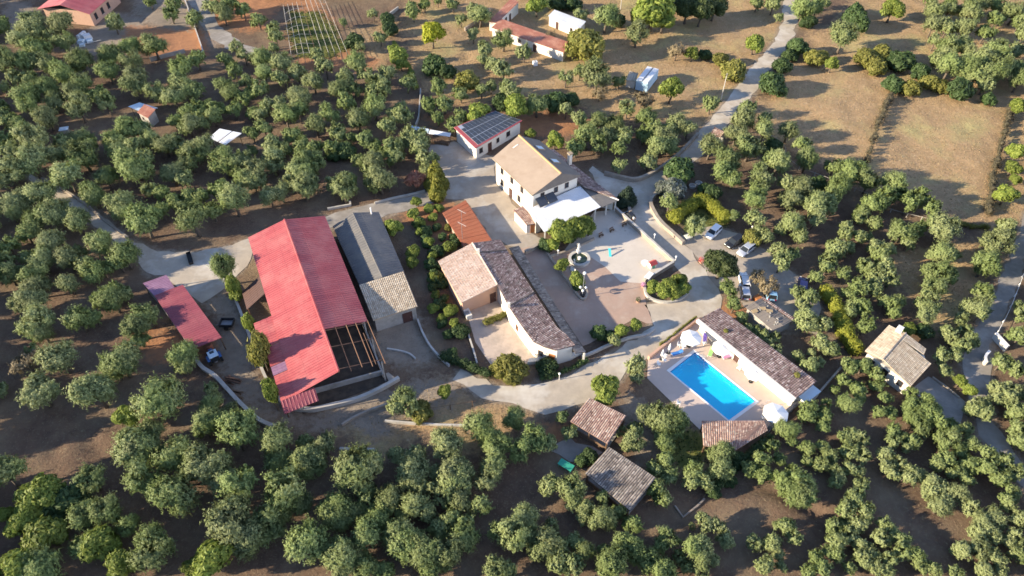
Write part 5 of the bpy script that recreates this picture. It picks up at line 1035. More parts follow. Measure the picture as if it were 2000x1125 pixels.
def rail_fence(name, label, s, h=0.9, step=2.5, mk='alu', rails=1, group=None):
    p = curve(s, 5); o = thing(name, label, 'fence', p[0], group); acc = 0
    for z in [h * (k + 1) / rails for k in range(rails)]: build('rail', MB().tube([(q.x, q.y, z) for q in p], .04, 4), M[mk], o)
    last = None
    for q in p:
        if last is None or (q - last).length > step: build('post', MB().box((q.x, q.y, h / 2), (.12, .12, h + .2)), M[mk], o); last = q
    return o
rail_fence('rail_fence', 'pale metal railing winding through the right-hand olive grove', '1506 270,1530 290,1535 310,1560 332,1610 352,1650 368,1690 384', mk='palewall')
rail_fence('rail_fence', 'pale railing along the foot of the dry field', '1690 384,1730 412,1770 424,1812 434', mk='palewall')
rail_fence('wire_fence', 'thin post fence across the dry slope near the yellow bush', '840 806,880 800,930 792', 1.2, 3, 'wood')
rail_fence('road_rail', 'white railing along the outer edge of the right edge road', '2004 520,1988 560,1968 610,1946 652', .8, 3, 'whitepaint')
rail_fence('terrace_railing', 'thin dark railing along the lower right end of the pool terrace', '1502 844,1532 816,1562 790', 1.1, 1.6, 'steel', 3)

# ------------------------------------------------------------------ furniture of the plaza and the pool
def globe_lamp(x, y, h, lab, grp=None):
    p = G(x, y, 0); o = thing('lamp_post', lab, 'lamp', p, grp); build('pole', MB().tube([(p.x, p.y, 0), (p.x, p.y, h)], .05, 6), M['whitepaint'], o)
    build('globe', MB().lathe((p.x, p.y, h), [(.05, 0), (.16, .06), (.21, .2), (.16, .34), (.04, .4)], 10), M['lampglass'], o, smooth=True); return o
p = G(1137, 580, 0); o = thing('lamp_post', 'tall lamp post with one globe on top and three below, beside the fountain', 'lamp', p)
build('pole', MB().tube([(p.x, p.y, 0), (p.x, p.y, 5.6)], [.055, .04], 8), M['alu'], o)
build('planter', MB().lathe((p.x, p.y, 0), [(.30, 0), (.42, .7), (.36, .72)], 10), M['black'], o)
def globe(x, y, z, r=.24): build('globe', MB().lathe((x, y, z), [(.05, 0), (r * .75, r * .3), (r, r), (r * .75, r * 1.7), (.04, 2 * r)], 10), M['lampglass'], o, smooth=True)
globe(p.x, p.y, 5.6, .30)
for k in range(3):
    w = k * 2.094 + .4; q = (p.x + .55 * math.cos(w), p.y + .55 * math.sin(w)); build('arm', MB().tube([(p.x, p.y, 1.7), (q[0], q[1], 1.9)], .03, 4), M['whitepaint'], o); globe(q[0], q[1], 1.9)
globe_lamp(1276.5, 472, 1.6, 'globe lamp half way along the upper right parapet of the plaza', 'globe lamps'); globe_lamp(1317.5, 516, 1.7, 'globe lamp at the right-hand corner of the plaza', 'globe lamps')
globe_lamp(1236, 436, 1.2, 'globe lamp at the stone wall below the dark fir', 'globe lamps'); globe_lamp(1089.5, 500, 1.2, 'globe lamp among the citrus left of the fountain', 'globe lamps'); globe_lamp(1092, 742, 1.4, 'globe lamp beside the drive below the guest house', 'globe lamps')
globe_lamp(1467, 452, 1.0, 'globe lamp behind the black car in the car park', 'globe lamps'); globe_lamp(1325, 437, 1.0, 'globe lamp at the left foot of the curved hedge', 'globe lamps')
f = G(1131, 509, 0); ft_ = thing('fountain', 'round stone fountain basin with dark green water on the plaza', 'fountain', f)
build('basin_wall', MB().ring((f.x, f.y, 0), 1.55, 2.0, -.1, .6), M['palewall'], ft_); build('rim', MB().ring((f.x, f.y, 0), 1.5, 2.05, .602, .68), M['palewall'], ft_); build('water', MB().lathe((f.x, f.y, 0), [(1.56, .2), (1.56, .42)], 24), M['pond'], ft_)
build('spout', MB().lathe((f.x, f.y, 0), [(.3, .4), (.12, .7), (.35, .85), (.3, .9)], 12), M['stonewhite'], ft_)
def statue(x, y, z, s, lab, ped=.7):
    p = G(x, y, 0); o = thing('statue', lab, 'statue', (p.x, p.y, z))
    build('pedestal', MB().box((p.x, p.y, z + ped / 2), (.55 * s, .55 * s, ped), .5).box((p.x, p.y, z + ped + .04), (.7 * s, .7 * s, .08), .5), M['stonewhite'], o)
    b_ = z + ped + .08; mb = MB(); mb.lathe((p.x, p.y, b_), [(.26 * s, 0), (.24 * s, .3 * s), (.19 * s, .7 * s), (.17 * s, .9 * s), (.22 * s, 1.2 * s), (.20 * s, 1.35 * s), (.07 * s, 1.42 * s), (.07 * s, 1.48 * s), (.12 * s, 1.56 * s), (.12 * s, 1.66 * s), (.05 * s, 1.75 * s)], 10)
    mb.tube([(p.x + .2 * s, p.y, b_ + 1.3 * s), (p.x + .32 * s, p.y - .1 * s, b_ + 1.0 * s), (p.x + .16 * s, p.y - .25 * s, b_ + .85 * s)], [.07 * s, .06 * s, .05 * s], 6); mb.tube([(p.x - .2 * s, p.y, b_ + 1.3 * s), (p.x - .34 * s, p.y, b_ + 1.5 * s), (p.x - .3 * s, p.y - .1 * s, b_ + 1.8 * s)], [.07 * s, .06 * s, .05 * s], 6)
    build('figure', mb, M['stonewhite'], o, smooth=True); return o
statue(1129, 497, 0, .95, 'white statue on a tall pedestal behind the fountain basin', 1.1); statue(1121, 519, .0, .5, 'small white statue on the near left rim of the fountain', .75)
# play things and tables on the plaza
p = G(1189.5, 495, 0); o = thing('slide', 'turquoise plastic children\'s slide on the cream plaza', 'slide', p); ORG[o.name] = p; o.scale = (.75, .75, .75)
build('chute', MB().hexa([(p.x - .1, p.y - 1.2, .02), (p.x + .5, p.y - 1.25, .02), (p.x + .35, p.y + .5, 1.2), (p.x - .25, p.y + .5, 1.2), (p.x - .1, p.y - 1.2, .1), (p.x + .5, p.y - 1.25, .1), (p.x + .35, p.y + .5, 1.3), (p.x - .25, p.y + .5, 1.3)]), M['turq'], o)
for dx in (-.2, .3): build('ladder_rail', MB().tube([(p.x + dx, p.y + .5, 1.3), (p.x + dx, p.y + 1.3, 0)], .05, 5), M['turq'], o)
for k in range(4): build('rung', MB().tube([(p.x - .2, p.y + .6 + k * .17, 1.1 - .28 * k), (p.x + .3, p.y + .6 + k * .17, 1.1 - .28 * k)], .03, 4), M['whitepaint'], o)
p = G(1273, 521, 0); o = thing('playhouse', 'small plastic playhouse with red roof and blue side on the plaza', 'playhouse', p)
build('wall', MB().box((p.x, p.y, .5), (1.2, 1.0, 1.0), .5), M['stonewhite'], o)
a_ = Vector((math.cos(.5), math.sin(.5), 0)); b_ = Vector((-a_.y, a_.x, 0)); pp = Vector((p.x, p.y, 0)); z = lambda v: Vector((0, 0, v))
build('roof', MB().slab([pp - a_ * .75 - b_ * .65 + z(.95), pp + a_ * .75 - b_ * .65 + z(.95), pp + a_ * .75 + z(1.45), pp - a_ * .75 + z(1.45)], .05), M['red'], o); build('roof', MB().slab([pp - a_ * .75 + b_ * .65 + z(.95), pp + a_ * .75 + b_ * .65 + z(.95), pp + a_ * .75 + z(1.455), pp - a_ * .75 + z(1.455)], .05), M['red'], o)
build('door', MB().box((p.x + a_.x * .62, p.y + a_.y * .62, .4), (.05, .5, .75), .5), M['blue'], o); build('door', MB().box((p.x - b_.x * .53, p.y - b_.y * .53, .4), (.5, .05, .75), .5), M['greenplastic'], o)
def table(x, y, r, h, lab, mk='whitepaint', nm='garden_table'):
    p = G(x, y, 0); o = thing(nm, lab, 'table', p); build('table_top', MB().lathe((p.x, p.y, 0), [(r, h - .05), (r, h)], 16), M[mk], o); build('leg', MB().tube([(p.x, p.y, 0), (p.x, p.y, h - .05)], .07, 6), M[mk], o); build('foot', MB().lathe((p.x, p.y, 0), [(r * .5, 0), (r * .5, .05)], 10), M[mk], o); return o
table(1259, 518, .75, .72, 'white round table beside the plastic playhouse')
def bench(x, y, rz, lab):
    p = G(x, y, 0); o = thing_local('bench', lab, 'bench', p, rz, 'brown benches on the plaza')
    for k in range(3): build('seat_slat', MB().box((0, -.16 + k * .16, .44), (.95, .13, .04)), M['wood'], o)
    build('backrest', MB().box((0, .28, .68), (.95, .04, .3)), M['wood'], o)
    for sx in (-.4, .4): build('leg', MB().box((sx, 0, .21), (.07, .42, .42)), M['wood'], o)
    return o
bench(1174, 462, .6, 'brown bench nearest the citrus trees, leftmost of three on the plaza'); bench(1195, 452, .6, 'middle one of three brown benches on the plaza'); bench(1219, 441, .6, 'brown bench under the upper right parapet, rightmost of three')
p = G(1119, 535, 0); o = thing('notice_board', 'small white lavender board standing by the planting bed at the fountain', 'board', p); build('panel', MB().add([(p.x + x, p.y + y, z_) for x, y, z_ in ((-.5, .2, .7), (.4, -.5, .7), (.4, -.2, 1.3), (-.5, .5, 1.3), (-.5, .25, .7), (.4, -.45, .7), (.4, -.15, 1.3), (-.5, .55, 1.3))], [(0, 1, 2, 3), (7, 6, 5, 4), (0, 4, 5, 1), (1, 5, 6, 2), (2, 6, 7, 3), (3, 7, 4, 0)]), M['coping'], o); [build('leg', MB().tube([(p.x + x, p.y + y, 0), (p.x + x, p.y + y, .9)], .04, 4), M['steel'], o) for x, y in ((-.4, .25), (.3, -.35))]
p = G(1266, 546, 0); tb_ = thing('serving_counter', 'white box counter at the lower corner of the plaza parapet', 'counter', p); build('body', MB().box((p.x, p.y, .55), (1.6, .8, 1.1), .9), M['white'], tb_); build('top', MB().box((p.x, p.y, 1.12), (1.8, 1.0, .06), .9), M['coping'], tb_)
def pot(x, y, r, h, lab, leaf, mk='tile_pink', nm='flower_pot'):
    p = G(x, y, 0); o = thing(nm, lab, 'flower pot', p); build('pot', MB().lathe((p.x, p.y, 0), [(r * .7, 0), (r, h), (r * .85, h), (r * .8, h - .06)], 10), M['peach'], o); POTS.append((o, p, r * 1.5, h, leaf)); return o
POTS = []
pot(1256, 561, .35, .45, 'pot of magenta flowers at the lower plaza corner', 'flower'); pot(1246, 590, .35, .45, 'lone pot with a green cushion plant on the paved court', 'd'); pot(1369, 513, .45, .4, 'pot of red flowers by the big dark tree at the car park', 'redflower')
# pool furniture
def umbrella(x, y, lab, r=1.7, h=2.3):
    p = G(x, y, 0); o = thing('parasol', lab, 'parasol', p, 'white parasols by the pool'); mb = MB(); n_ = 8
    vs = [(p.x + r * math.cos(i * math.pi / 4), p.y + r * math.sin(i * math.pi / 4), h) for i in range(n_)] + [(p.x, p.y, h + .55)] + [(p.x + r * math.cos(i * math.pi / 4), p.y + r * math.sin(i * math.pi / 4), h - .18) for i in range(n_)] + [(p.x, p.y, h + .50)]
    mb.add(vs, [(i, (i + 1) % 8, 8) for i in range(8)] + [(9 + i, 9 + (i + 1) % 8, (i + 1) % 8, i) for i in range(8)]); build('canopy', mb, M['cloth'], o, fix=False)
    build('pole', MB().tube([(p.x, p.y, 0), (p.x, p.y, h + .7)], .035, 6), M['alu'], o); build('base', MB().lathe((p.x, p.y, 0.05), [(.35, 0), (.33, .08), (.06, .12)], 10), M['black'], o)
    for i in range(8): build('rib', MB().tube([(p.x, p.y, h + .46), (p.x + r * .97 * math.cos(i * math.pi / 4), p.y + r * .97 * math.sin(i * math.pi / 4), h - .03)], .015, 3), M['alu'], o)
umbrella(1345, 677, 'open white parasol nearest the upper left wall of the pool terrace', 1.75); umbrella(1404, 697, 'open white parasol by the pool house behind the lime lounger', 1.6); umbrella(1466, 746, 'open white parasol half way along the pool house wall', 1.5); umbrella(1507, 824, 'large open white parasol at the pool bar end of the terrace', 1.9)
def closed_parasol(x, y, lab):
    p = G(x, y, 0); o = thing('parasol', lab, 'parasol', p, 'white parasols by the pool'); build('canopy', MB().lathe((p.x, p.y, 0), [(.10, .9), (.24, 1.1), (.16, 1.9), (.03, 2.6)], 8), M['cloth'], o); build('pole', MB().tube([(p.x, p.y, 0), (p.x, p.y, 1.0)], .035, 6), M['alu'], o); build('base', MB().lathe((p.x, p.y, .05), [(.3, 0), (.28, .08)], 10), M['black'], o)
closed_parasol(1291, 702, 'furled white parasol nearer the pool terrace entrance, left of its twin'); closed_parasol(1305, 690, 'furled white parasol between the blue lounger and the flower-topped wall')
def lounger(x, y, rz, mk, lab, nm='sun_lounger'):
    p = G(x, y, .05); o = thing_local(nm, lab, 'sun lounger', p, rz, 'sun loungers by the pool')
    build('frame', MB().box((0, 0, .3), (1.95, .66, .05)), M['whitepaint'], o)
    for sx in (-.85, .85):
        for sy in (-.28, .28): build('leg', MB().box((sx, sy, .14), (.06, .06, .28)), M['whitepaint'], o)
    build('cushion', MB().box((-.3, 0, .37), (1.3, .62, .08)), M[mk], o)
    build('backrest', MB().hexa([(.36, -.31, .33), (.98, -.31, .62), (.98, .31, .62), (.36, .31, .33), (.33, -.31, .41), (.95, -.31, .70), (.95, .31, .70), (.33, .31, .41)]), M[mk], o); return o
lounger(1322, 692, .35, 'blue', 'bright blue sun lounger beside the upper corner of the pool'); lounger(1388, 690, 1.1, 'limefab', 'lime green sun lounger behind the pool'); lounger(1421, 698, .3, 'pinkfab', 'pink sun lounger between two open parasols'); lounger(1448, 716, .75, 'cloth', 'white sun lounger under the middle of the pool house wall'); lounger(1376, 664, 1.35, 'purplefab', 'purple sun lounger in the upper corner of the pool terrace'); lounger(1458, 728, 2.1, 'cloth', 'white sun lounger half under the pool house parasol')
def chair(x, y, rz, lab):
    p = G(x, y, .05); o = thing_local('plastic_chair', lab, 'chair', p, rz, 'white plastic chairs by the pool')
    build('seat', MB().box((0, 0, .43), (.52, .5, .05)), M['whitepaint'], o); build('backrest', MB().hexa([(-.24, .2, .46), (.24, .2, .46), (.24, .26, .46), (-.24, .26, .46), (-.22, .32, .95), (.22, .32, .95), (.22, .36, .95), (-.22, .36, .95)]), M['whitepaint'], o)
    for sx in (-.22, .22):
        for sy in (-.2, .2): build('leg', MB().box((sx, sy, .205), (.05, .05, .41)), M['whitepaint'], o)
        build('armrest', MB().box((sx * 1.1, -.02, .64), (.06, .5, .04)), M['whitepaint'], o)
    return o
chair(1286, 714, .8, 'white plastic chair standing alone at the left corner of the pool terrace'); chair(1297, 706, 2.0, 'white plastic chair beside the left furled parasol'); chair(1298, 698, 4.0, 'white plastic chair between the two furled parasols'); chair(1326, 676, 1.0, 'white plastic chair left of the top parasol'); chair(1331, 672, 2.6, 'white plastic chair tucked beside the top parasol'); chair(1325, 790, 1.2, 'white plastic chair alone on the near left side of the pool'); chair(1375, 673, 3.4, 'white plastic chair beside the purple lounger'); chair(1490, 818, .2, 'white plastic chair at the pool bar corner')
def small_table(x, y, lab): table(x, y, .4, .7, lab, 'whitepaint', 'pool_table')
table(1391, 676, .45, .7, 'small dark round table near the lime lounger', 'steel', 'side_table'); table(1334, 680, .4, .7, 'small white table left of the top parasol', 'whitepaint', 'side_table')
p = G(1492, 797, .05); o = thing('pool_shower', 'thin metal frame shower at the right corner of the pool', 'shower', p); build('pole', MB().tube([(p.x, p.y, 0), (p.x, p.y, 2.1), (p.x + .3, p.y - .1, 2.2)], .04, 6), M['alu'], o); build('tray', MB().box((p.x, p.y, .08), (.8, .8, .06), .6), M['courtpave'], o)
p = G(1105, 913, 0); o = thing('garden_table', 'bright green rectangular table in the grove left of the grey tiled hut', 'table', p)
build('table_top', MB().box((p.x, p.y, .74), (2.2, 1.1, .06), -.6), M['greenplastic'], o)
for sx, sy in ((-1, -1), (1, -1), (1, 1), (-1, 1)):
    X, Y = sx * .95, sy * .42; build('leg', MB().box((p.x + X * math.cos(-.6) - Y * math.sin(-.6), p.y + X * math.sin(-.6) + Y * math.cos(-.6), .36), (.08, .08, .71)), M['greenplastic'], o)
def well(x, y, r, lab):
    p = G(x, y, 0); o = thing('well_ring', lab, 'well ring', p, 'concrete well rings'); build('ring_wall', MB().ring((p.x, p.y, 0), r * .72, r, -.1, .45, 18), M['palewall'], o); build('cover', MB().lathe((p.x, p.y, 0), [(r * .7, .2), (r * .7, .3)], 14), M['block'], o)
well(1352, 365, .75, 'pale concrete ring left of its twin under the dark shrub'); well(1364, 360, .75, 'pale concrete ring right of its twin under the dark shrub')
p = G(1343, 467, 0); o = thing('stone_table', 'white stone table beside the driveway bend', 'table', p); build('table_top', MB().box((p.x, p.y, .72), (1.3, 1.1, .12), .4), M['stonewhite'], o); build('leg', MB().box((p.x, p.y, .33), (.5, .5, .66), .4), M['stonewhite'], o)
p = G(372, 507, 0); o = thing('feed_trough', 'long narrow dark trough lying on the gravel yard', 'trough', p)
a_ = (G(374, 519, 0) - G(367, 494, 0)).normalized(); rz_ = math.atan2(a_.y, a_.x)
build('bottom', MB().box((p.x, p.y, .25), (3.2, .7, .08), rz_), M['black'], o)
for s_ in (-1, 1): build('side', MB().box((p.x - a_.y * .36 * s_, p.y + a_.x * .36 * s_, .42), (3.2, .06, .42), rz_), M['black'], o); build('end', MB().box((p.x + a_.x * 1.6 * s_, p.y + a_.y * 1.6 * s_, .42), (.06, .7, .42), rz_), M['black'], o)
p = G(446, 637, 0); o = thing('tipper_trailer', 'small black open-topped trailer beside the dirt lane', 'trailer', p); rz_ = .1
build('bed', MB().box((p.x, p.y, .6), (2.2, 1.6, .1), rz_), M['steel'], o)
for X, Y, w, d in ((0, .8, 2.3, .1), (0, -.8, 2.3, .1), (1.1, 0, .1, 1.5), (-1.1, 0, .1, 1.5)): build('side_board', MB().box((p.x + X, p.y + Y, .9), (w, d, .6)), M['black'], o)
for s_ in (-1, 1): build('wheel', MB().tube([(p.x, p.y + s_ * .86, .38), (p.x, p.y + s_ * 1.04, .38)], .38, 12), M['tyre'], o)
build('drawbar', MB().tube([(p.x - 1.1, p.y, .55), (p.x - 2.0, p.y - .1, .4)], .05, 5), M['steel'], o)
for x, y, lab, n_ in ((452, 745, 'pile of rusty brown scrap lumber in the dirt lane', 10), (460, 770, 'bundle of dark planks lying along the pale winding wall', 7)):
    p = G(x, y, 0); o = thing('lumber_pile', lab, 'lumber pile', p)
    for k in range(n_): q = (p.x + random.uniform(-.6, .6), p.y + random.uniform(-.5, .5), .1 + .12 * (k // 3)); build('plank', MB().box(q, (2.6, .22, .09), -.35 + random.uniform(-.2, .2)), M['rust'] if n_ == 10 else M['wood'], o)
for x, y, lab in ((904, 478, 'television aerial on a mast beside the orange tiled store'), (903, 445, 'second aerial further up the orange tiled store')):
    p = G(x, y, 0); hh = 5.2 if y > 460 else 4.2; o = thing('tv_aerial', lab, 'aerial', p, 'television aerials'); build('mast', MB().tube([(p.x, p.y, 0), (p.x, p.y, hh)], .045, 6), M['steel'], o)
    d_ = Vector((.8, -.6, 0)); c_ = Vector((p.x, p.y, hh)); build('boom', MB().tube([c_ - d_ * .9, c_ + d_ * 1.1], .028, 5), M['steel'], o)
    for k in range(7): q = c_ + d_ * (-.8 + k * .3); e_ = Vector((.6, .8, 0)) * .35; build('element', MB().tube([q - e_, q + e_], .012, 4), M['steel'], o)
for x, y, h, lab in ((1408, 195, 7.0, 'pale utility pole at the edge of the access road'), (1212, 18, 8.0, 'thin pole among the trees behind the white shed')):
    p = G(x, y, 0); o = thing('utility_pole', lab, 'pole', p); build('pole', MB().tube([(p.x, p.y, -.2), (p.x, p.y, h)], [.13, .08], 8), M['palewall'], o); build('crossarm', MB().box((p.x, p.y, h - .4), (1.1, .1, .1), .3), M['wood'], o)
p = G(1045, 128, 0); o = thing('water_tank', 'small white cube water tank on the dry ground below the rusty sheds', 'water tank', p); build('tank', MB().box((p.x, p.y, .65), (1.1, 1.0, 1.1), .3), M['whitepaint'], o); build('pallet', MB().box((p.x, p.y, .05), (1.2, 1.1, .1), .3), M['wood'], o); build('cap', MB().lathe((p.x, p.y, 1.2), [(.2, 0), (.2, .08)], 8), M['black'], o)
for i, (x, y, lab) in enumerate(((1046, 68, 'pale sheet stack leaning behind the rusty shed roof, upper one'), (1060, 74, 'pale sheet stack leaning behind the rusty shed roof, middle one'), (1072, 78, 'pale sheet stack behind the rusty shed roof, lowest one'))):
    p = G(x, y, 0); o = thing('sheet_stack', lab, 'sheet stack', p)
    for k in range(3): build('sheet', MB().box((p.x + k * .05, p.y, .25 + k * .12), (2.4, 1.2, .05), -.5 + .1 * k), M['bluesheet'], o)
p = G(945, 590, 0); o = thing('work_table', 'pale table with scattered things by the wall of the guest house court', 'table', p); build('table_top', MB().box((p.x, p.y, .78), (1.8, .8, .06), .35), M['stonewhite'], o); [build('leg', MB().box((p.x + x, p.y + y, .38), (.08, .08, .75)), M['wood'], o) for x, y in ((-.7, -.45), (.7, .1), (-.6, -.1), (.6, .45))]
p = G(930, 596, 0); o = thing('oven', 'small white domed garden oven with slanting flue in the guest house court', 'oven', p); build('dome', MB().lathe((p.x, p.y, 0), [(.6, 0), (.62, .8), (.5, 1.2), (.2, 1.5)], 12), M['palewall'], o, smooth=True); build('flue', MB().tube([(p.x, p.y, 1.3), (p.x - .9, p.y - .7, 2.0)], .09, 6), M['alu'], o)
p = G(913, 615, 0); o = thing('sink_bench', 'white washing sink and bench at the left of the guest house court', 'sink', p); build('cabinet', MB().box((p.x, p.y, .45), (1.0, 2.2, .9), .4), M['white'], o); build('basin', MB().box((p.x, p.y - .3, .93), (.7, .7, .07), .4), M['steel'], o)
p = G(1490, 596, 0); 
for x, y, lab in ((1478, 586, 'orange wooden pallet stack beside the dark car park shed'),):
    p = G(x, y, 0); o = thing('pallet_stack', lab, 'pallet stack', p); [build('pallet', MB().box((p.x, p.y, .12 + .16 * k), (1.2, 1.0, .11), .4 + .05 * k), M['doorwood'], o) for k in range(5)]
p = G(430, 670, 0); o = thing('oil_drum', 'orange-red drum under the lower end of the maroon shed', 'drum', G(411, 682)); p = G(411, 682); build('drum_body', MB().lathe((p.x, p.y, 0), [(.55, 0), (.57, .5), (.55, 1.3), (.5, 1.32)], 12), M['rustroof'], o); build('lid', MB().lathe((p.x, p.y, 1.32), [(.52, 0), (.52, .04)], 12), M['rust'], o)

# ------------------------------------------------------------------ vehicles
def car(label, px, py, rz, mk, L=4.2, Wd=1.75, Hc=1.5, nm='parked_car', cat='car', van=False, group='cars in the car park'):
    p = G(px, py, 0); o = thing_local(nm, label, cat, p, rz, group); hw = Wd / 2; l = L / 2
    # body: rings along the length -> smooth shell
    prof = [(-l, .45, .62, .86), (-l + .12, .28, .80, .95), (-l * .55, .24, .92, 1.0), (0, .24, .95, 1.0), (l * .5, .24, .93, 1.0), (l - .5, .25, .85, .97), (l - .12, .28, .72, .90), (l, .42, .60, .78)]
    mb = MB(); n_ = len(prof)
    for x, z0, z1, k in prof:
        y = hw * k; mb.v += [(x, -y * .92, z0), (x, -y, z0 + .15), (x, -y * .98, z1 - .12), (x, -y * .86, z1), (x, y * .86, z1), (x, y * .98, z1 - .12), (x, y, z0 + .15), (x, y * .92, z0)]
    for i in range(n_ - 1):
        for k in range(8): k2 = (k + 1) % 8; mb.f.append((i * 8 + k, i * 8 + k2, (i + 1) * 8 + k2, (i + 1) * 8 + k))
    mb.f += [tuple(range(8))[::-1], tuple((n_ - 1) * 8 + k for k in range(8))]
    body = build('body', mb, M[mk], o, smooth=True)
    x0, x1, x2, x3 = (-l + .15, -l + .45, l * .18, l * .52) if not van else (-l + .1, -l + .22, l * .45, l * .75)
    zb, zt, a, c = .90, Hc, hw * .88, hw * .72
    build('cabin', MB().hexa([(x0, -a, zb), (x3, -a, zb), (x3, a, zb), (x0, a, zb), (x1, -c, zt - .05), (x2, -c, zt - .05), (x2, c, zt - .05), (x1, c, zt - .05)]), M['glass'], o)
    build('roof', MB().hexa([(x1 - .06, -c - .02, zt - .06), (x2 + .06, -c - .02, zt - .06), (x2 + .06, c + .02, zt - .06), (x1 - .06, c + .02, zt - .06), (x1, -c + .05, zt), (x2 - .05, -c + .05, zt), (x2 - .05, c - .05, zt), (x1, c - .05, zt)]), M[mk], o)
    for s_ in (-1, 1):
        for xb, xt in ((x3, x2), (x0, x1), ((x0 + x3) / 2, (x1 + x2) / 2)): build('pillar', MB().tube([(xb, s_ * a * 1.005, zb), (xt, s_ * c * 1.01, zt - .04)], .045, 4), M[mk], o)
        for xw in (-l * .62, l * .62):
            w_ = build('wheel', MB().tube([(xw, s_ * (hw - .16), .31), (xw, s_ * (hw + .02), .31)], .31, 14), M['tyre'], o); build('rim', MB().tube([(xw, s_ * (hw - .02), .31), (xw, s_ * (hw + .03), .31)], .19, 10), M['alu'], w_)
        build('headlight', MB().box((l - .12, s_ * hw * .58, .66), (.2, .34, .14)), M['lampglass'], o); build('tail_light', MB().box((-l + .06, s_ * hw * .66, .76), (.12, .26, .2)), M['tail'], o); build('mirror', MB().box((x3 - .1, s_ * (hw + .08), .98), (.14, .2, .12)), M[mk], o)
    return o
car('white hatchback parked beside the curved yellow hedge', 1392, 458, R(228), 'carwhite'); car('black hatchback in the middle of the car park row', 1433, 477, R(215), 'carblack'); car('silver white saloon parked right of the black hatchback', 1456, 492, R(222), 'carsilver', 4.3)
car('white estate car with dark windscreen parked beside the big dark tree', 1452, 553, R(86), 'carwhite', 4.3); car('silver car tail to tail below the white estate under the big dark tree', 1453, 574, R(84), 'carsilver', 4.1)
car('pale blue van parked against the dark stone-strewn shed', 1504, 575, R(80), 'carblue', 4.2, 1.8, 1.85, 'parked_van', 'van', True); car('dark blue car half hidden by olives right of the car park', 1566, 562, R(70), 'bluecar')
p = G(1228, 424, 0); car('small black buggy squeezed between plaza parapet and stone wall', 1229, 426, R(120), 'carblack', 2.6, 1.3, 1.4, 'buggy', 'buggy', group=None)
p = G(420, 702, 0); o = thing_local('tractor', 'small blue tractor with white cab roof below the maroon shed', 'tractor', p, R(125))
build('hood', MB().box((.9, 0, .95), (1.3, .7, .6), taper=.9), M['tractorblue'], o); build('chassis', MB().box((.2, 0, .6), (2.8, .5, .3)), M['steel'], o); build('cab', MB().box((-.55, 0, 1.35), (1.3, 1.3, 1.2), taper=.9), M['glass'], o); cr = build('cab_roof', MB().box((-.55, 0, 2.02), (1.6, 1.5, .14), taper=.92), M['bluesheet'], o); build('roof_hatch', MB().box((-.25, 0, 2.12), (.5, .7, .06)), M['glass'], cr)
for s_ in (-1, 1):
    build('rear_wheel', MB().tube([(-.7, s_ * .75, .7), (-.7, s_ * 1.1, .7)], .7, 16), M['tyre'], o); build('front_wheel', MB().tube([(1.1, s_ * .6, .42), (1.1, s_ * .85, .42)], .42, 14), M['tyre'], o); build('fender', MB().box((-.7, s_ * .9, 1.45), (1.3, .42, .08)), M['tractorblue'], o); build('headlight', MB().box((1.57, s_ * .22, 1.0), (.06, .16, .14)), M['lampglass'], o)
# ------------------------------------------------------------------ trees and plants
def leaf_cloud(rng, centers, radii, n_per, size, squash=0.85, up=0.25, spiky=0.0, shell=0.5):
    """triangles scattered through lobes, facing mostly outwards: returns verts (n,3,3)"""
    out = []
    for c, r, n_ in zip(centers, radii, n_per):
        d = rng.normal(size=(n_, 3)); d /= np.linalg.norm(d, axis=1)[:, None]
        rad = r * (shell + (1.04 - shell) * rng.random(n_) ** 0.55) * (1 + spiky * rng.random(n_) ** 3)
        bumpy = 1 + 0.16 * np.sin(d[:, 0] * 7 + c[0] * 9) * np.sin(d[:, 1] * 6 + c[1] * 7) * np.sin(d[:, 2] * 6 + 1)
        p = c + d * (rad * bumpy)[:, None] * np.array([1, 1, squash])
        nrm = d * 1.25 + rng.normal(size=(n_, 3)) * 0.5 + np.array([0, 0, up]); nrm /= np.linalg.norm(nrm, axis=1)[:, None]
        t = rng.normal(size=(n_, 3)); t += d * 0.6; t -= nrm * (t * nrm).sum(1)[:, None]; t /= np.linalg.norm(t, axis=1)[:, None]
        b_ = np.cross(nrm, t); s = size * (0.6 + 0.8 * rng.random(n_))[:, None]
        out.append(np.stack([p - t * s * 0.55 + b_ * s * 0.34, p - t * s * 0.45 - b_ * s * 0.36, p + t * s * 0.8], 1))
    return np.concatenate(out)
def ico(c, r, squash=0.85):
    t = (1 + 5 ** .5) / 2; v = np.array([(-1, t, 0), (1, t, 0), (-1, -t, 0), (1, -t, 0), (0, -1, t), (0, 1, t), (0, -1, -t), (0, 1, -t), (t, 0, -1), (t, 0, 1), (-t, 0, -1), (-t, 0, 1)]) / math.hypot(1, t)
    f = np.array([(0, 11, 5), (0, 5, 1), (0, 1, 7), (0, 7, 10), (0, 10, 11), (1, 5, 9), (5, 11, 4), (11, 10, 2), (10, 7, 6), (7, 1, 8), (3, 9, 4), (3, 4, 2), (3, 2, 6), (3, 6, 8), (3, 8, 9), (4, 9, 5), (2, 4, 11), (6, 2, 10), (8, 6, 7), (9, 8, 1)])
    return (c + v * r * np.array([1, 1, squash]))[f]
def tri_mesh(name, T, tint, mt):
    n_ = len(T); me = bpy.data.meshes.new(name); me.vertices.add(n_ * 3); me.vertices.foreach_set('co', T.reshape(-1).astype(np.float32))
    me.loops.add(n_ * 3); me.loops.foreach_set('vertex_index', np.arange(n_ * 3, dtype=np.int32)); me.polygons.add(n_)
    me.polygons.foreach_set('loop_start', np.arange(n_, dtype=np.int32) * 3); me.polygons.foreach_set('loop_total', np.full(n_, 3, np.int32)); me.update()
    a_ = me.attributes.new('tint', 'FLOAT', 'FACE'); a_.data.foreach_set('value', tint.astype(np.float32)); me.materials.append(mt); return me
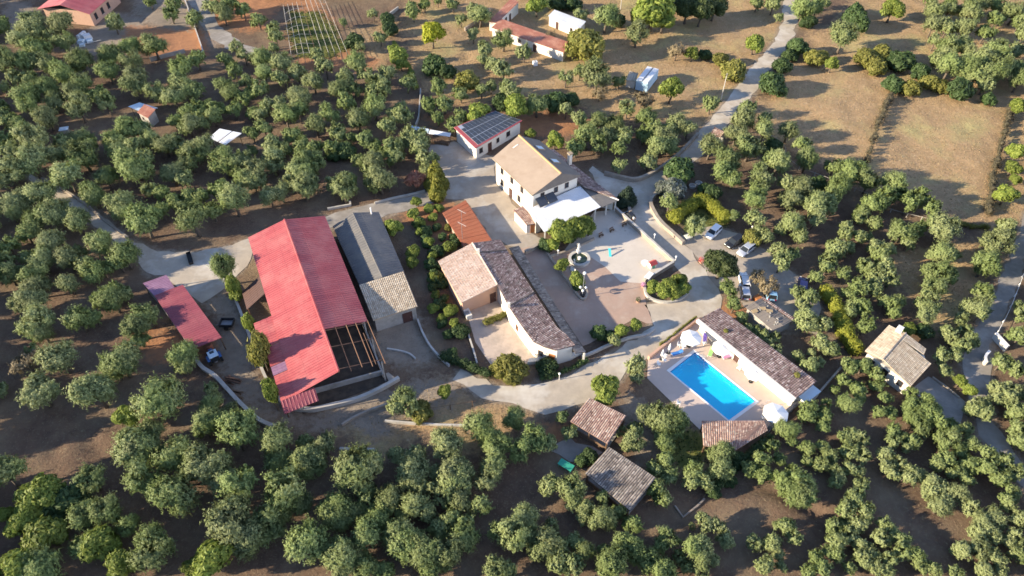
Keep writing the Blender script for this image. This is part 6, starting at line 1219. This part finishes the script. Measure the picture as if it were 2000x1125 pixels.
def lobes_olive(rng):
    nl = rng.integers(6, 10); hollow = rng.random() < 0.6; a0 = rng.random() * 6.28; C = []; Rr = []
    gap = rng.integers(0, nl) if rng.random() < .5 else -1
    for i in range(nl):
        if i == gap: continue
        a = a0 + 6.283 * i / nl + rng.normal() * .22; d = rng.uniform(.46, .72) if hollow else rng.uniform(.34, .68)
        C.append((d * math.cos(a), d * math.sin(a), 1.22 + rng.uniform(-.34, .3))); Rr.append(rng.uniform(.28, .46))
    for _ in range(1 if hollow else 3): C.append((rng.normal() * .18, rng.normal() * .18, 1.30 + rng.uniform(-.1, .35))); Rr.append(rng.uniform(.26, .42))
    for _ in range(4): a = rng.random() * 6.28; C.append((.55 * math.cos(a), .55 * math.sin(a), 1.05 + rng.uniform(-.3, .75))); Rr.append(rng.uniform(.13, .22))
    for c, r in list(zip(C, Rr)):                  # every lobe breaks up into smaller boughs
        if r > .24:
            for _ in range(3):
                d = rng.normal(size=3); d /= np.linalg.norm(d); d[2] = abs(d[2]) * .8 - .1; C.append(tuple(np.array(c) + d * r * .72)); Rr.append(r * rng.uniform(.38, .6))
    return np.array(C), np.array(Rr)
def lobes_round(rng, n_=16, zs=1.0):
    C = [(0, 0, 1.15)]; Rr = [.62]
    for i in range(n_):
        d = rng.normal(size=3); d /= np.linalg.norm(d); d[2] = abs(d[2]) * 1.0 - .25; C.append((d[0] * .62, d[1] * .62, 1.1 + d[2] * .62 * zs)); Rr.append(rng.uniform(.24, .42))
    return np.array(C), np.array(Rr)
def lobes_cone(rng, h=2.4, tiers=7):
    C = []; Rr = []
    for k in range(tiers):
        z = .45 + (h - .45) * k / (tiers - 1); rr = .72 * (1 - k / (tiers - .2)) + .05; m_ = max(1, int(6 * (1 - k / tiers)) + 1)
        for j in range(m_): a = 6.283 * j / m_ + k + rng.normal() * .2; C.append((rr * .75 * math.cos(a), rr * .75 * math.sin(a), z + rng.normal() * .06)); Rr.append(rr * .42 + .12)
    return np.array(C), np.array(Rr)
def trunk_mesh(name, C, rng, thick=.085, mt=None):
    mb = MB(); k = rng.normal(size=2) * .06; top = (k[0], k[1], .62); mb.tube([(0, 0, -.12), (k[0] * .4, k[1] * .4, .3), top], [thick * 1.5, thick, thick * .9], 7)
    for c in C[:7]: m_ = (Vector(top) + Vector(c)) / 2 + Vector((0, 0, -.06)); mb.tube([top, m_, c], [thick * .62, thick * .4, thick * .15], 5)
    me = bpy.data.meshes.new(name); me.from_pydata([tuple(map(float, v)) for v in mb.v], [], mb.f); me.materials.append(mt or M['bark']); me.shade_smooth(); return me
def sprig_cloud(rng, C, Rr, dens, size, squash=.9):
    """olive foliage: short leafy sprays that stand out from the boughs, each of many narrow faces"""
    out = []
    for c, r in zip(C, Rr):
        ns = max(6, int(dens * r * r)); d = rng.normal(size=(ns, 3)); d[:, 2] += .35; d /= np.linalg.norm(d, axis=1)[:, None]
        root = c + d * (r * rng.uniform(.25, .85, ns))[:, None] * np.array([1, 1, squash]); dr = d + rng.normal(size=(ns, 3)) * .5; dr[:, 2] += .16; dr /= np.linalg.norm(dr, axis=1)[:, None]
        ln = rng.uniform(.15, .42, ns)
        for k in range(9):
            t = (k + rng.random(ns)) / 9; p = root + dr * (ln * t)[:, None] + rng.normal(size=(ns, 3)) * .022
            ow = p - np.array([0, 0, 1.1]); ow /= np.linalg.norm(ow, axis=1)[:, None] + 1e-6; nrm = d * .55 + ow * .7 + rng.normal(size=(ns, 3)) * .36 + np.array([0, 0, .1]); nrm /= np.linalg.norm(nrm, axis=1)[:, None]
            tt = dr * .5 + rng.normal(size=(ns, 3)); tt -= nrm * (tt * nrm).sum(1)[:, None]; tt /= np.linalg.norm(tt, axis=1)[:, None]; b_ = np.cross(nrm, tt); s = (size * rng.uniform(.6, 1.35, ns) * (1.1 - .35 * t))[:, None]
            out.append(np.stack([p - tt * s * .6 + b_ * s * .3, p - tt * s * .5 - b_ * s * .32, p + tt * s * .85], 1))
    return np.concatenate(out)
VAR = {}
def make_variants(key, n_, fn, mt, dens, size, thick=.085, squash=.85, spiky=.15, lo=None, up=.25):
    L_ = []
    for i in range(n_):
        rng = np.random.default_rng(abs(hash(key)) % 1000 * 0 + sum(map(ord, key)) * 31 + i); C, Rr = fn(rng)
        def cr(d_, s_):
            T = sprig_cloud(rng, C, Rr, d_ / 9, s_) if key in 'os' else leaf_cloud(rng, C, Rr, np.maximum(8, (d_ * Rr ** 2)).astype(int), s_, squash, up, spiky)
            core = np.concatenate([ico(c, r * (.5 if key in 'os' else .6), squash) for c, r in zip(C, Rr) if r > .26]); tn = np.concatenate([rng.random(len(T)), np.full(len(core), .3)]); return np.concatenate([T, core]), tn
        T, tn = cr(dens, size); v = {'crown': tri_mesh('crown', T, tn, mt), 'trunk': trunk_mesh('trunk', C, rng, thick)}
        if lo: v['lo'] = cr(lo, size * (dens / lo) ** .5 * .92)
        L_.append(v)
    VAR[key] = L_
make_variants('o', 12, lobes_olive, M['leaf_o'], 4200, .10, spiky=.45, lo=1000)
make_variants('c', 4, lobes_round, M['leaf_c'], 1700, .17, .07); make_variants('d', 3, lobes_round, M['leaf_d'], 1700, .17, .07); make_variants('y', 3, lobes_round, M['leaf_y'], 1700, .16, .06, spiky=.35)
make_variants('g', 1, lobes_round, M['leaf_g'], 1500, .17, .06); make_variants('s', 2, lobes_olive, M['leaf_s'], 900, .12, .06, spiky=.6); make_variants('k', 2, lambda r: lobes_round(r, 26), M['leaf_k'], 2400, .12, .07)
make_variants('p', 2, lambda r: lobes_cone(r, 2.9, 8), M['leaf_p'], 1900, .17, .05, up=.1); make_variants('f', 1, lambda r: lobes_cone(r, 2.3, 7), M['leaf_f'], 2600, .14, .07, up=0); make_variants('r', 1, lobes_round, M['leaf_r'], 1400, .17, .06); make_variants('w', 2, lobes_round, M['leaf_w'], 1800, .15, .05)

LM = [(320, 545, 'the purple-roofed lean-to'), (365, 620, 'the maroon shed'), (372, 507, 'the dark feed trough'), (420, 700, 'the blue tractor'), (525, 835, 'the winding wall\'s lower end'), (563, 795, 'the barn\'s lowest corner'), (560, 430, 'the red barn\'s top end'), (650, 700, 'the bare rafters'), (715, 430, 'the grey barn\'s top'),
 (440, 265, 'the white canopy'), (290, 225, 'the field hut'), (168, 80, 'the scrap heap'), (150, 30, 'the pink house'), (130, 262, 'the grey hutch'), (610, 55, 'the greenhouse frame'), (330, 110, 'the plank wall'), (80, 350, 'the left track\'s end'), (840, 258, 'the blue lean-to'), (955, 250, 'the solar house'),
 (985, 35, 'the upright rusty shed'), (1060, 90, 'the long rusty shed'), (1105, 50, 'the white shed'), (1263, 155, 'the box trailer'), (1400, 258, 'the gate shelter'), (1408, 170, 'the utility pole'), (1225, 375, 'the dark fir'), (1358, 362, 'the concrete well rings'), (1400, 420, 'the curved hedge'), (1433, 475, 'the black hatchback'), (1408, 515, 'the big dark tree'),
 (1505, 610, 'the stone-strewn shed'), (1504, 575, 'the pale blue van'), (1640, 620, 'the straight yellow hedge'), (1755, 690, 'the villa'), (1840, 800, 'the villa driveway'), (1948, 672, 'the short white wall'), (1945, 320, 'the mossy bank'), (1715, 250, 'the field shade strip'), (1700, 385, 'the fence corner'), (1565, 765, 'the pump house'), (1435, 850, 'the pool bar'), (1266, 705, 'the pool\'s left entrance'),
 (1170, 820, 'the reddish tiled hut'), (1210, 935, 'the grey tiled hut'), (1105, 913, 'the green table'), (1340, 1000, 'the V-shaped kerb'), (700, 880, 'the concrete beam'), (880, 832, 'the slope\'s post wall'), (1000, 720, 'the big yellow bush'), (1065, 690, 'the orange house door'), (1131, 508, 'the fountain'), (1290, 560, 'the plaza bed'),
 (5, 1120, 'the photo\'s bottom left corner'), (1995, 1120, 'the photo\'s bottom right corner'), (5, 5, 'the photo\'s top left corner'), (1995, 5, 'the photo\'s top right corner'), (2, 560, 'the left edge\'s middle'), (1998, 560, 'the right edge\'s middle'), (1000, 1123, 'the bottom edge\'s middle'), (500, 1123, 'the bottom edge\'s first quarter mark'), (1500, 1123, 'the bottom edge\'s last quarter mark'), (2, 840, 'the left edge\'s third quarter mark'), (1998, 840, 'the right edge\'s third quarter mark'), (2, 280, 'the left edge\'s first quarter mark'),
 (840, 65, 'the lime green tree'), (853, 350, 'the yellow pine'), (1280, 30, 'the bright tree at top'), (1075, 760, 'the drive\'s lower bend')]
DIRS = ['right of', 'below and right of', 'below', 'below and left of', 'left of', 'above and left of', 'above', 'above and right of']
ORD = ['nearest', 'second nearest', 'third nearest', 'fourth nearest', 'fifth nearest', 'sixth nearest', 'seventh nearest', 'eighth nearest']
def sector(dx, dy): return int(round(math.atan2(dy, dx) / (math.pi / 4))) % 8
def make_labels(pts, phrase, wanted):
    """a label for each wanted index, unique by its place among its own kind"""
    P = np.array([(p[0], p[1]) for p in pts]); cand = {}
    for x, y, nm in LM:
        dx, dy = P[:, 0] - x, P[:, 1] - y; d = np.hypot(dx, dy); sec = np.array([sector(a, b_) for a, b_ in zip(dx, dy)])
        for s in range(8):
            idx = [i for i in np.argsort(d) if sec[i] == s and d[i] > 8][:8]
            for k, i in enumerate(idx): cand.setdefault(int(i), []).append((d[i] * (1 + .35 * k), '%s, %s one %s %s' % (phrase, ORD[k], DIRS[s], nm)))
    return {i: (min(cand[i])[1] if i in cand else None) for i in wanted}
from_px = {}
def place(px, py, r, zc):
    dep = proj(G(px, py, 0))[2]; Rw = r * dep / FPX; p = G(px, py, zc * Rw)
    for _ in range(2): Rw = r * proj(p)[2] / FPX; p = G(px, py, zc * Rw)
    return Vector((p.x, p.y, 0)), Rw
BX = [np.array([(p.x, p.y) for p in b_]) for b_ in BOXES]
def in_box(p, mrg=.3):
    q = np.array([[p.x, p.y]])
    for b_ in BX:
        if b_[:, 0].min() - 1 > p.x or b_[:, 0].max() + 1 < p.x or b_[:, 1].min() - 1 > p.y or b_[:, 1].max() + 1 < p.y: continue
        if inside_dist(q, b_)[0] > -mrg: return True
    return False
def clear(p):
    for d in np.arange(0, 5, .5):
        for sx, sy in ((0, 1), (0, -1), (-1, 0), (1, 0)):
            q = Vector((p.x + sx * d, p.y + sy * d, 0))
            if not in_box(q): return q
    return None
def plant(name, label, cat, key, vi, p, Rw, rz, group=None, zs=1.0):
    v = VAR[key][vi % len(VAR[key])]; o = thing(name, label, cat, (p.x, p.y, ground_z(p.x, p.y) - .03), group, rz); s = Rw; o.scale = (s * random.uniform(.92, 1.12), s * random.uniform(.85, 1.12), s * zs)
    for nm in ('trunk', 'crown'): c = bpy.data.objects.new(nm, v[nm]); COL.objects.link(c); c.parent = o
    return o
KIND = {'c': ('citrus_tree', 'glossy fresh green {}', 'tree', 1.15), 'd': ('evergreen_shrub', 'dark green {}', 'shrub', 1.1), 'y': ('yellow_bush', 'yellow-green {}', 'bush', 1.1), 'g': ('mulberry_tree', 'lime green broadleaf tree standing alone on the dry ground', 'tree', 1.15), 's': ('dry_tree', 'grey-brown half bare tree', 'tree', 1.2),
 'k': ('broadleaf_tree', 'big dark dense tree', 'tree', 1.1), 'p': ('pine_tree', 'yellow-green conical pine', 'tree', 1.5), 'f': ('fir_tree', 'black-green fir standing between the veranda and the driveway', 'tree', 1.3), 'r': ('smoke_bush', 'reddish round bush at the corner of the left grove', 'bush', 1.1), 'w': ('oleander', 'grey oleander dotted with white flowers', 'shrub', 1.1)}
def parse(t): return [tuple(map(float, e.split())) for e in t.replace('\n', '').split(',') if e.strip()]
TR = {k: parse(v) for k, v in TREES.items()}
ol = TR['o']; order = sorted(range(len(ol)), key=lambda i: -ol[i][2] * (1 if 0 < ol[i][0] < 2000 and 0 < ol[i][1] < 1125 else .3)); big = []
OS = 1.12
rest = []; spots = {}
for i in order:
    x, y, r = ol[i]; p, Rw = place(x, y, r * (1.06 if y < 300 else (1.3 if y > 830 and x < 1120 else OS)), 1.2); p = clear(p)
    if any(x0 < x < x1 and y0 < y < y1 for x0, y0, x1, y1 in ((400, 244, 478, 292), (246, 196, 316, 250), (120, 245, 142, 268))): continue
    if p is None: continue
    spots[i] = (p, Rw)
    if len(big) < 300: big.append(i)
    else: rest.append(i)
lab = make_labels([ol[i] for i in spots], 'x', []) if 0 else None
keys = list(spots); lb = make_labels([ol[i] for i in keys], 'silvery olive tree', range(len(keys))); LBL = {keys[k]: v for k, v in lb.items()}
for n_, i in enumerate(big):
    p, Rw = spots[i]; l_ = LBL.get(i)
    plant('olive_tree', l_ or 'silvery olive tree among neighbours of the same look in the wide grove', 'tree', 'o', random.randrange(12), p, Rw, random.uniform(0, 6.28), 'olive trees of the groves', random.uniform(1.02, 1.3))
# the smaller, farther olives and those beyond the frame: one joined grove
out_pts = []
rngo = np.random.default_rng(77); px_poly = [(-60, -40), (2060, -40), (2060, 1165), (-60, 1165)]
for gx_ in np.arange(-190, 190, 7.0):
    for gy_ in np.arange(10, 236, 7.0):
        x, y = gx_ + rngo.normal() * 1.6, gy_ + rngo.normal() * 1.6; X, Y, D = proj((x, y, 2.5)); rr = 2.6 / D * FPX
        if D < 20: continue
        if -rr < X < 2000 + rr and -rr < Y < 1125 + rr * 1.6: continue
        if X < -700 or X > 2600 or Y < -170 or Y > 1700: continue
        if X > 1400 and Y < 60 and rngo.random() < .5: continue
        out_pts.append((x, y, rngo.uniform(2.0, 3.3) if X > 0 else rngo.uniform(2.4, 3.5)))
TT = []; tn_ = []; trb = MB()
for p, Rw in [spots[i] for i in rest] + [(Vector((x, y, 0)), r) for x, y, r in out_pts]:
    v = VAR['o'][random.randrange(12)]; T, tn = v['lo']; a = random.uniform(0, 6.28); ca, sa = math.cos(a), math.sin(a); Rm_ = np.array([[ca, sa, 0], [-sa, ca, 0], [0, 0, random.uniform(1.02, 1.3)]])
    TT.append(T @ (Rm_ * Rw) + np.array([p.x, p.y, ground_z(p.x, p.y) - .03])); tn_.append(tn)
    trb.tube([(p.x, p.y, -.3), (p.x + .1, p.y, Rw * .9)], [Rw * .11, Rw * .06], 5)
gme = tri_mesh('olive_grove', np.concatenate(TT), np.concatenate(tn_), M['leaf_o']); gob = bpy.data.objects.new('olive_grove', gme); COL.objects.link(gob); gob['kind'] = 'stuff'
build('grove_trunks', trb, M['bark'], kind='stuff', fix=False)
print('olives', len(big), len(rest), len(out_pts), 'tris', len(gme.polygons))
for k, (nm, ph_, cat, zc) in KIND.items():
    pts = TR.get(k, []); noun = {'c': ('citrus tree', 'bush'), 'd': ('shrub', 'shrub'), 'y': ('bush', 'bush')}.get(k)
    if k in 'gfr' or not pts: labs = {0: ph_}
    else:
        base_ = ph_.format({'c': 'tree', 'd': 'shrub', 'y': 'bush'}.get(k, ''))
        labs = make_labels(pts, base_, range(len(pts)))
    for i, (x, y, r) in enumerate(pts):
        sk = .5 if k in 'dyw' else 0; p, Rw = place(x, y, r * (random.uniform(1.1, 1.7) if r < 14 else 1.12), zc - sk); p = clear(p)
        if p is None: continue
        q_ = plant({'c': 'leafy_tree'}.get(k, nm), labs.get(i) or base_, cat, k, random.randrange(9), p, Rw, random.uniform(0, 6.28), {'c': 'leafy green trees', 'd': 'dark shrubs', 'y': 'yellow-green bushes', 'k': 'big dark trees', 's': 'half bare trees', 'p': 'pines', 'w': 'oleanders'}.get(k), random.uniform(.9, 1.1)); q_.location.z -= sk * Rw
for x, y, r, H_, lb_ in ((437, 522, 24, 7.0, 'tall loose broadleaf tree at the upper left corner of the red barn'), (455, 556, 15, 6.3, 'slim green tree by the kerb wall beside the brown lean-to'), (508, 684, 26, 9.2, 'tall yellow-topped tree half way down the left side of the red barn'), (486, 632, 12, 6.0, 'slim tree above the tall yellow-topped tree beside the red barn'), (541, 764, 17, 8.0, 'slim green tree near the lowest corner of the red barn')):
    dep = proj(G(x, y, H_ * .6))[2]; Rw = r * dep / FPX; p = clear(G(x, y, H_ * .62)); plant('broadleaf_tree', lb_, 'tree', 'y' if r == 26 else ('o' if r == 24 else 'c'), 1, p, Rw, 1.0 + r, 'tall trees beside the red barn', H_ / (1.75 * Rw))
# hedges
def hedge(name, label, s, w, h, mk, sub=5, dens=260, size=.22, ww=.25):
    c = curve(s, sub); rng = np.random.default_rng(len(label) * 7); C = []; Rr = []
    acc = 0
    for a, b_ in zip(c[:-1], c[1:]):
        L_ = (b_ - a).length; m_ = max(1, int(L_ / (w * .55)))
        for k in range(m_):
            p = a.lerp(b_, k / m_)
            for zz in np.arange(w * .5, max(h - w * .3, w * .55), w * .6): C.append((p.x + rng.normal() * .08 * w, p.y + rng.normal() * .08 * w, zz)); Rr.append(w * .5 * rng.uniform(1 - ww, 1 + ww * .6))
    C = np.array(C); Rr = np.array(Rr); T = leaf_cloud(rng, C, Rr, np.maximum(6, dens * Rr ** 2).astype(int), size, 1.0, .25, .15); core = np.concatenate([ico(c_, r_ * .7, 1) for c_, r_ in zip(C, Rr)])
    o = thing(name, label, 'hedge', c[0]); me_ = tri_mesh('foliage', np.concatenate([T, core]) - np.array([c[0].x, c[0].y, 0]), np.concatenate([rng.random(len(T)), np.full(len(core), .3)]), M[mk]); q = bpy.data.objects.new('foliage', me_); COL.objects.link(q); q.parent = o
    mb = MB()
    for p in c[::2]: mb.tube([(p.x, p.y, -.1), (p.x, p.y, h * .5)], .05, 5)
    build('stem', mb, M['bark'], o); return o
hedge('clipped_hedge', 'horseshoe of clipped yellow-green hedge beside the car park', '1316 436,1326 424,1345 410,1366 402,1384 408,1402 424,1414 440', 2.6, 2.4, 'leaf_h', dens=340)
hedge('clipped_hedge', 'tall straight yellow hedge running down right of the car park shed', '1610 574,1622 596,1634 622,1646 648,1658 676,1664 688', 2.4, 2.6, 'leaf_h', dens=340)
hedge('garden_hedge', 'short yellow hedge in the middle of the guest house court', '950 634,962 628,975 623,988 617', 1.2, 1.0, 'leaf_y')
hedge('garden_hedge', 'dark green hedge at the lower left of the guest house garden', '868 700,885 708,905 716,930 726,955 738', 1.6, 1.4, 'leaf_d')
hedge('garden_hedge', 'green climber hedge down the slope from the pool bar', '1502 858,1478 880,1450 902,1425 925,1400 952,1384 968', 1.5, 1.3, 'leaf_d')
hedge('garden_hedge', 'bright green hedge along the dark track at the top', '770 88,785 112,800 136,810 160,814 176', 1.3, 1.2, 'leaf_c')
hedge('flower_hedge', 'narrow strip of yellow flowering plants on the pool terrace wall', '1358 624,1335 642,1310 662,1286 680', .5, 1.2, 'leaf_y', size=.14)
hedge('garden_hedge', 'low green hedge along the drive below the guest house', '1058 742,1085 736,1120 720,1150 706', 1.0, .7, 'leaf_d')
hedge('bank_hedge', 'dark mossy bank bordering the right side of the dry field', '1972 214,1958 265,1944 320,1932 380,1926 424', 1.8, 1.0, 'leaf_q', dens=140, ww=.6)
hedge('shade_strip', 'dark weedy strip crossing the dry field from the scrub down to the olives', '1738 190,1724 222,1712 254,1700 288,1690 322', 2.0, .8, 'leaf_q', dens=150, ww=.6)  # low dark foliage added to imitate a shadow band across the field
hedge('garden_hedge', 'scrubby hedge at the end of the dry field near the right road', '1872 440,1900 446,1930 448', 1.2, 1.0, 'leaf_y')
for (o_p, p, r, h, lf) in POTS:
    rng = np.random.default_rng(5); T = leaf_cloud(rng, np.array([[0, 0, h + r * .5]]), np.array([r]), np.array([120]), .16); me_ = tri_mesh('plant', T, rng.random(len(T)), M['leaf_d'] if lf == 'd' else (M['pinkfab'] if lf == 'flower' else M['red'])); q = bpy.data.objects.new('plant', me_); COL.objects.link(q); q.parent = o_p
for x, y, sz in ((1416, 650, .7), (1555, 736, .9)):
    p = G(x, y, 2.6)
    o = thing('wall_plant', 'yellow climbing plant on the pool house wall, %s one' % ('upper' if x < 1500 else 'lower'), 'plant', (p.x, p.y, 0)); rng = np.random.default_rng(8); T = leaf_cloud(rng, np.array([[0, 0, 1.0], [0, 0, 2.0], [.1, .1, 2.9]]), np.array([.45, .5, .6]) * sz, np.array([120, 140, 200]), .2); me_ = tri_mesh('foliage', T, rng.random(len(T)), M['leaf_y']); q = bpy.data.objects.new('foliage', me_); COL.objects.link(q); q.parent = o; build('stem', MB().tube([(p.x, p.y, 0), (p.x, p.y, 2.6)], .05, 5), M['bark'], o)
# dry grass and weeds: uncountable, one object each
def tufts(name, n_, ch, thr, mk, h, seed):
    rng = np.random.default_rng(seed); sel = np.where(near & ((cover[:, ch] > thr) if ch >= 0 else (cover.max(1) < .6)) & (dd < -.3))[0]
    XY = GP[sel]; vis = []
    for k, (x, y) in enumerate(XY):
        X, Y, D = proj((x, y, 0))
        if -80 < X < 2080 and -60 < Y < 1190: vis.append(k)
    sel = sel[vis]; pick = rng.choice(sel, min(n_, len(sel) * 3)); P = np.stack([GP[pick, 0] + rng.uniform(-.6, .6, len(pick)), GP[pick, 1] + rng.uniform(-.6, .6, len(pick)), GZ[pick] - .05], 1)
    keep = np.array([not in_box(Vector((p[0], p[1], 0)), .1) for p in P]); P = P[keep]; T = []
    for k in range(3):
        a = rng.uniform(0, 6.28, len(P)); hh = h * rng.uniform(.5, 1.4, len(P)); w = h * .35; dx = np.stack([np.cos(a) * w, np.sin(a) * w, 0 * a], 1); lean = np.stack([rng.normal(size=len(P)) * h * .5, rng.normal(size=len(P)) * h * .5, hh], 1); T.append(np.stack([P - dx, P + dx, P + lean], 1))
    T = np.concatenate(T); me_ = tri_mesh(name, T, rng.random(len(T)), M[mk]); o = bpy.data.objects.new(name, me_); COL.objects.link(o); o['kind'] = 'stuff'
tufts('dry_grass', 45000, 0, .5, 'drytuft', .19, 1); tufts('leaf_litter', 36000, -1, 0, 'litter', .13, 3); tufts('weeds', 6000, 1, .3, 'leaf_d', .3, 2)
fl = GP[near & (cover.max(1) < .3)]
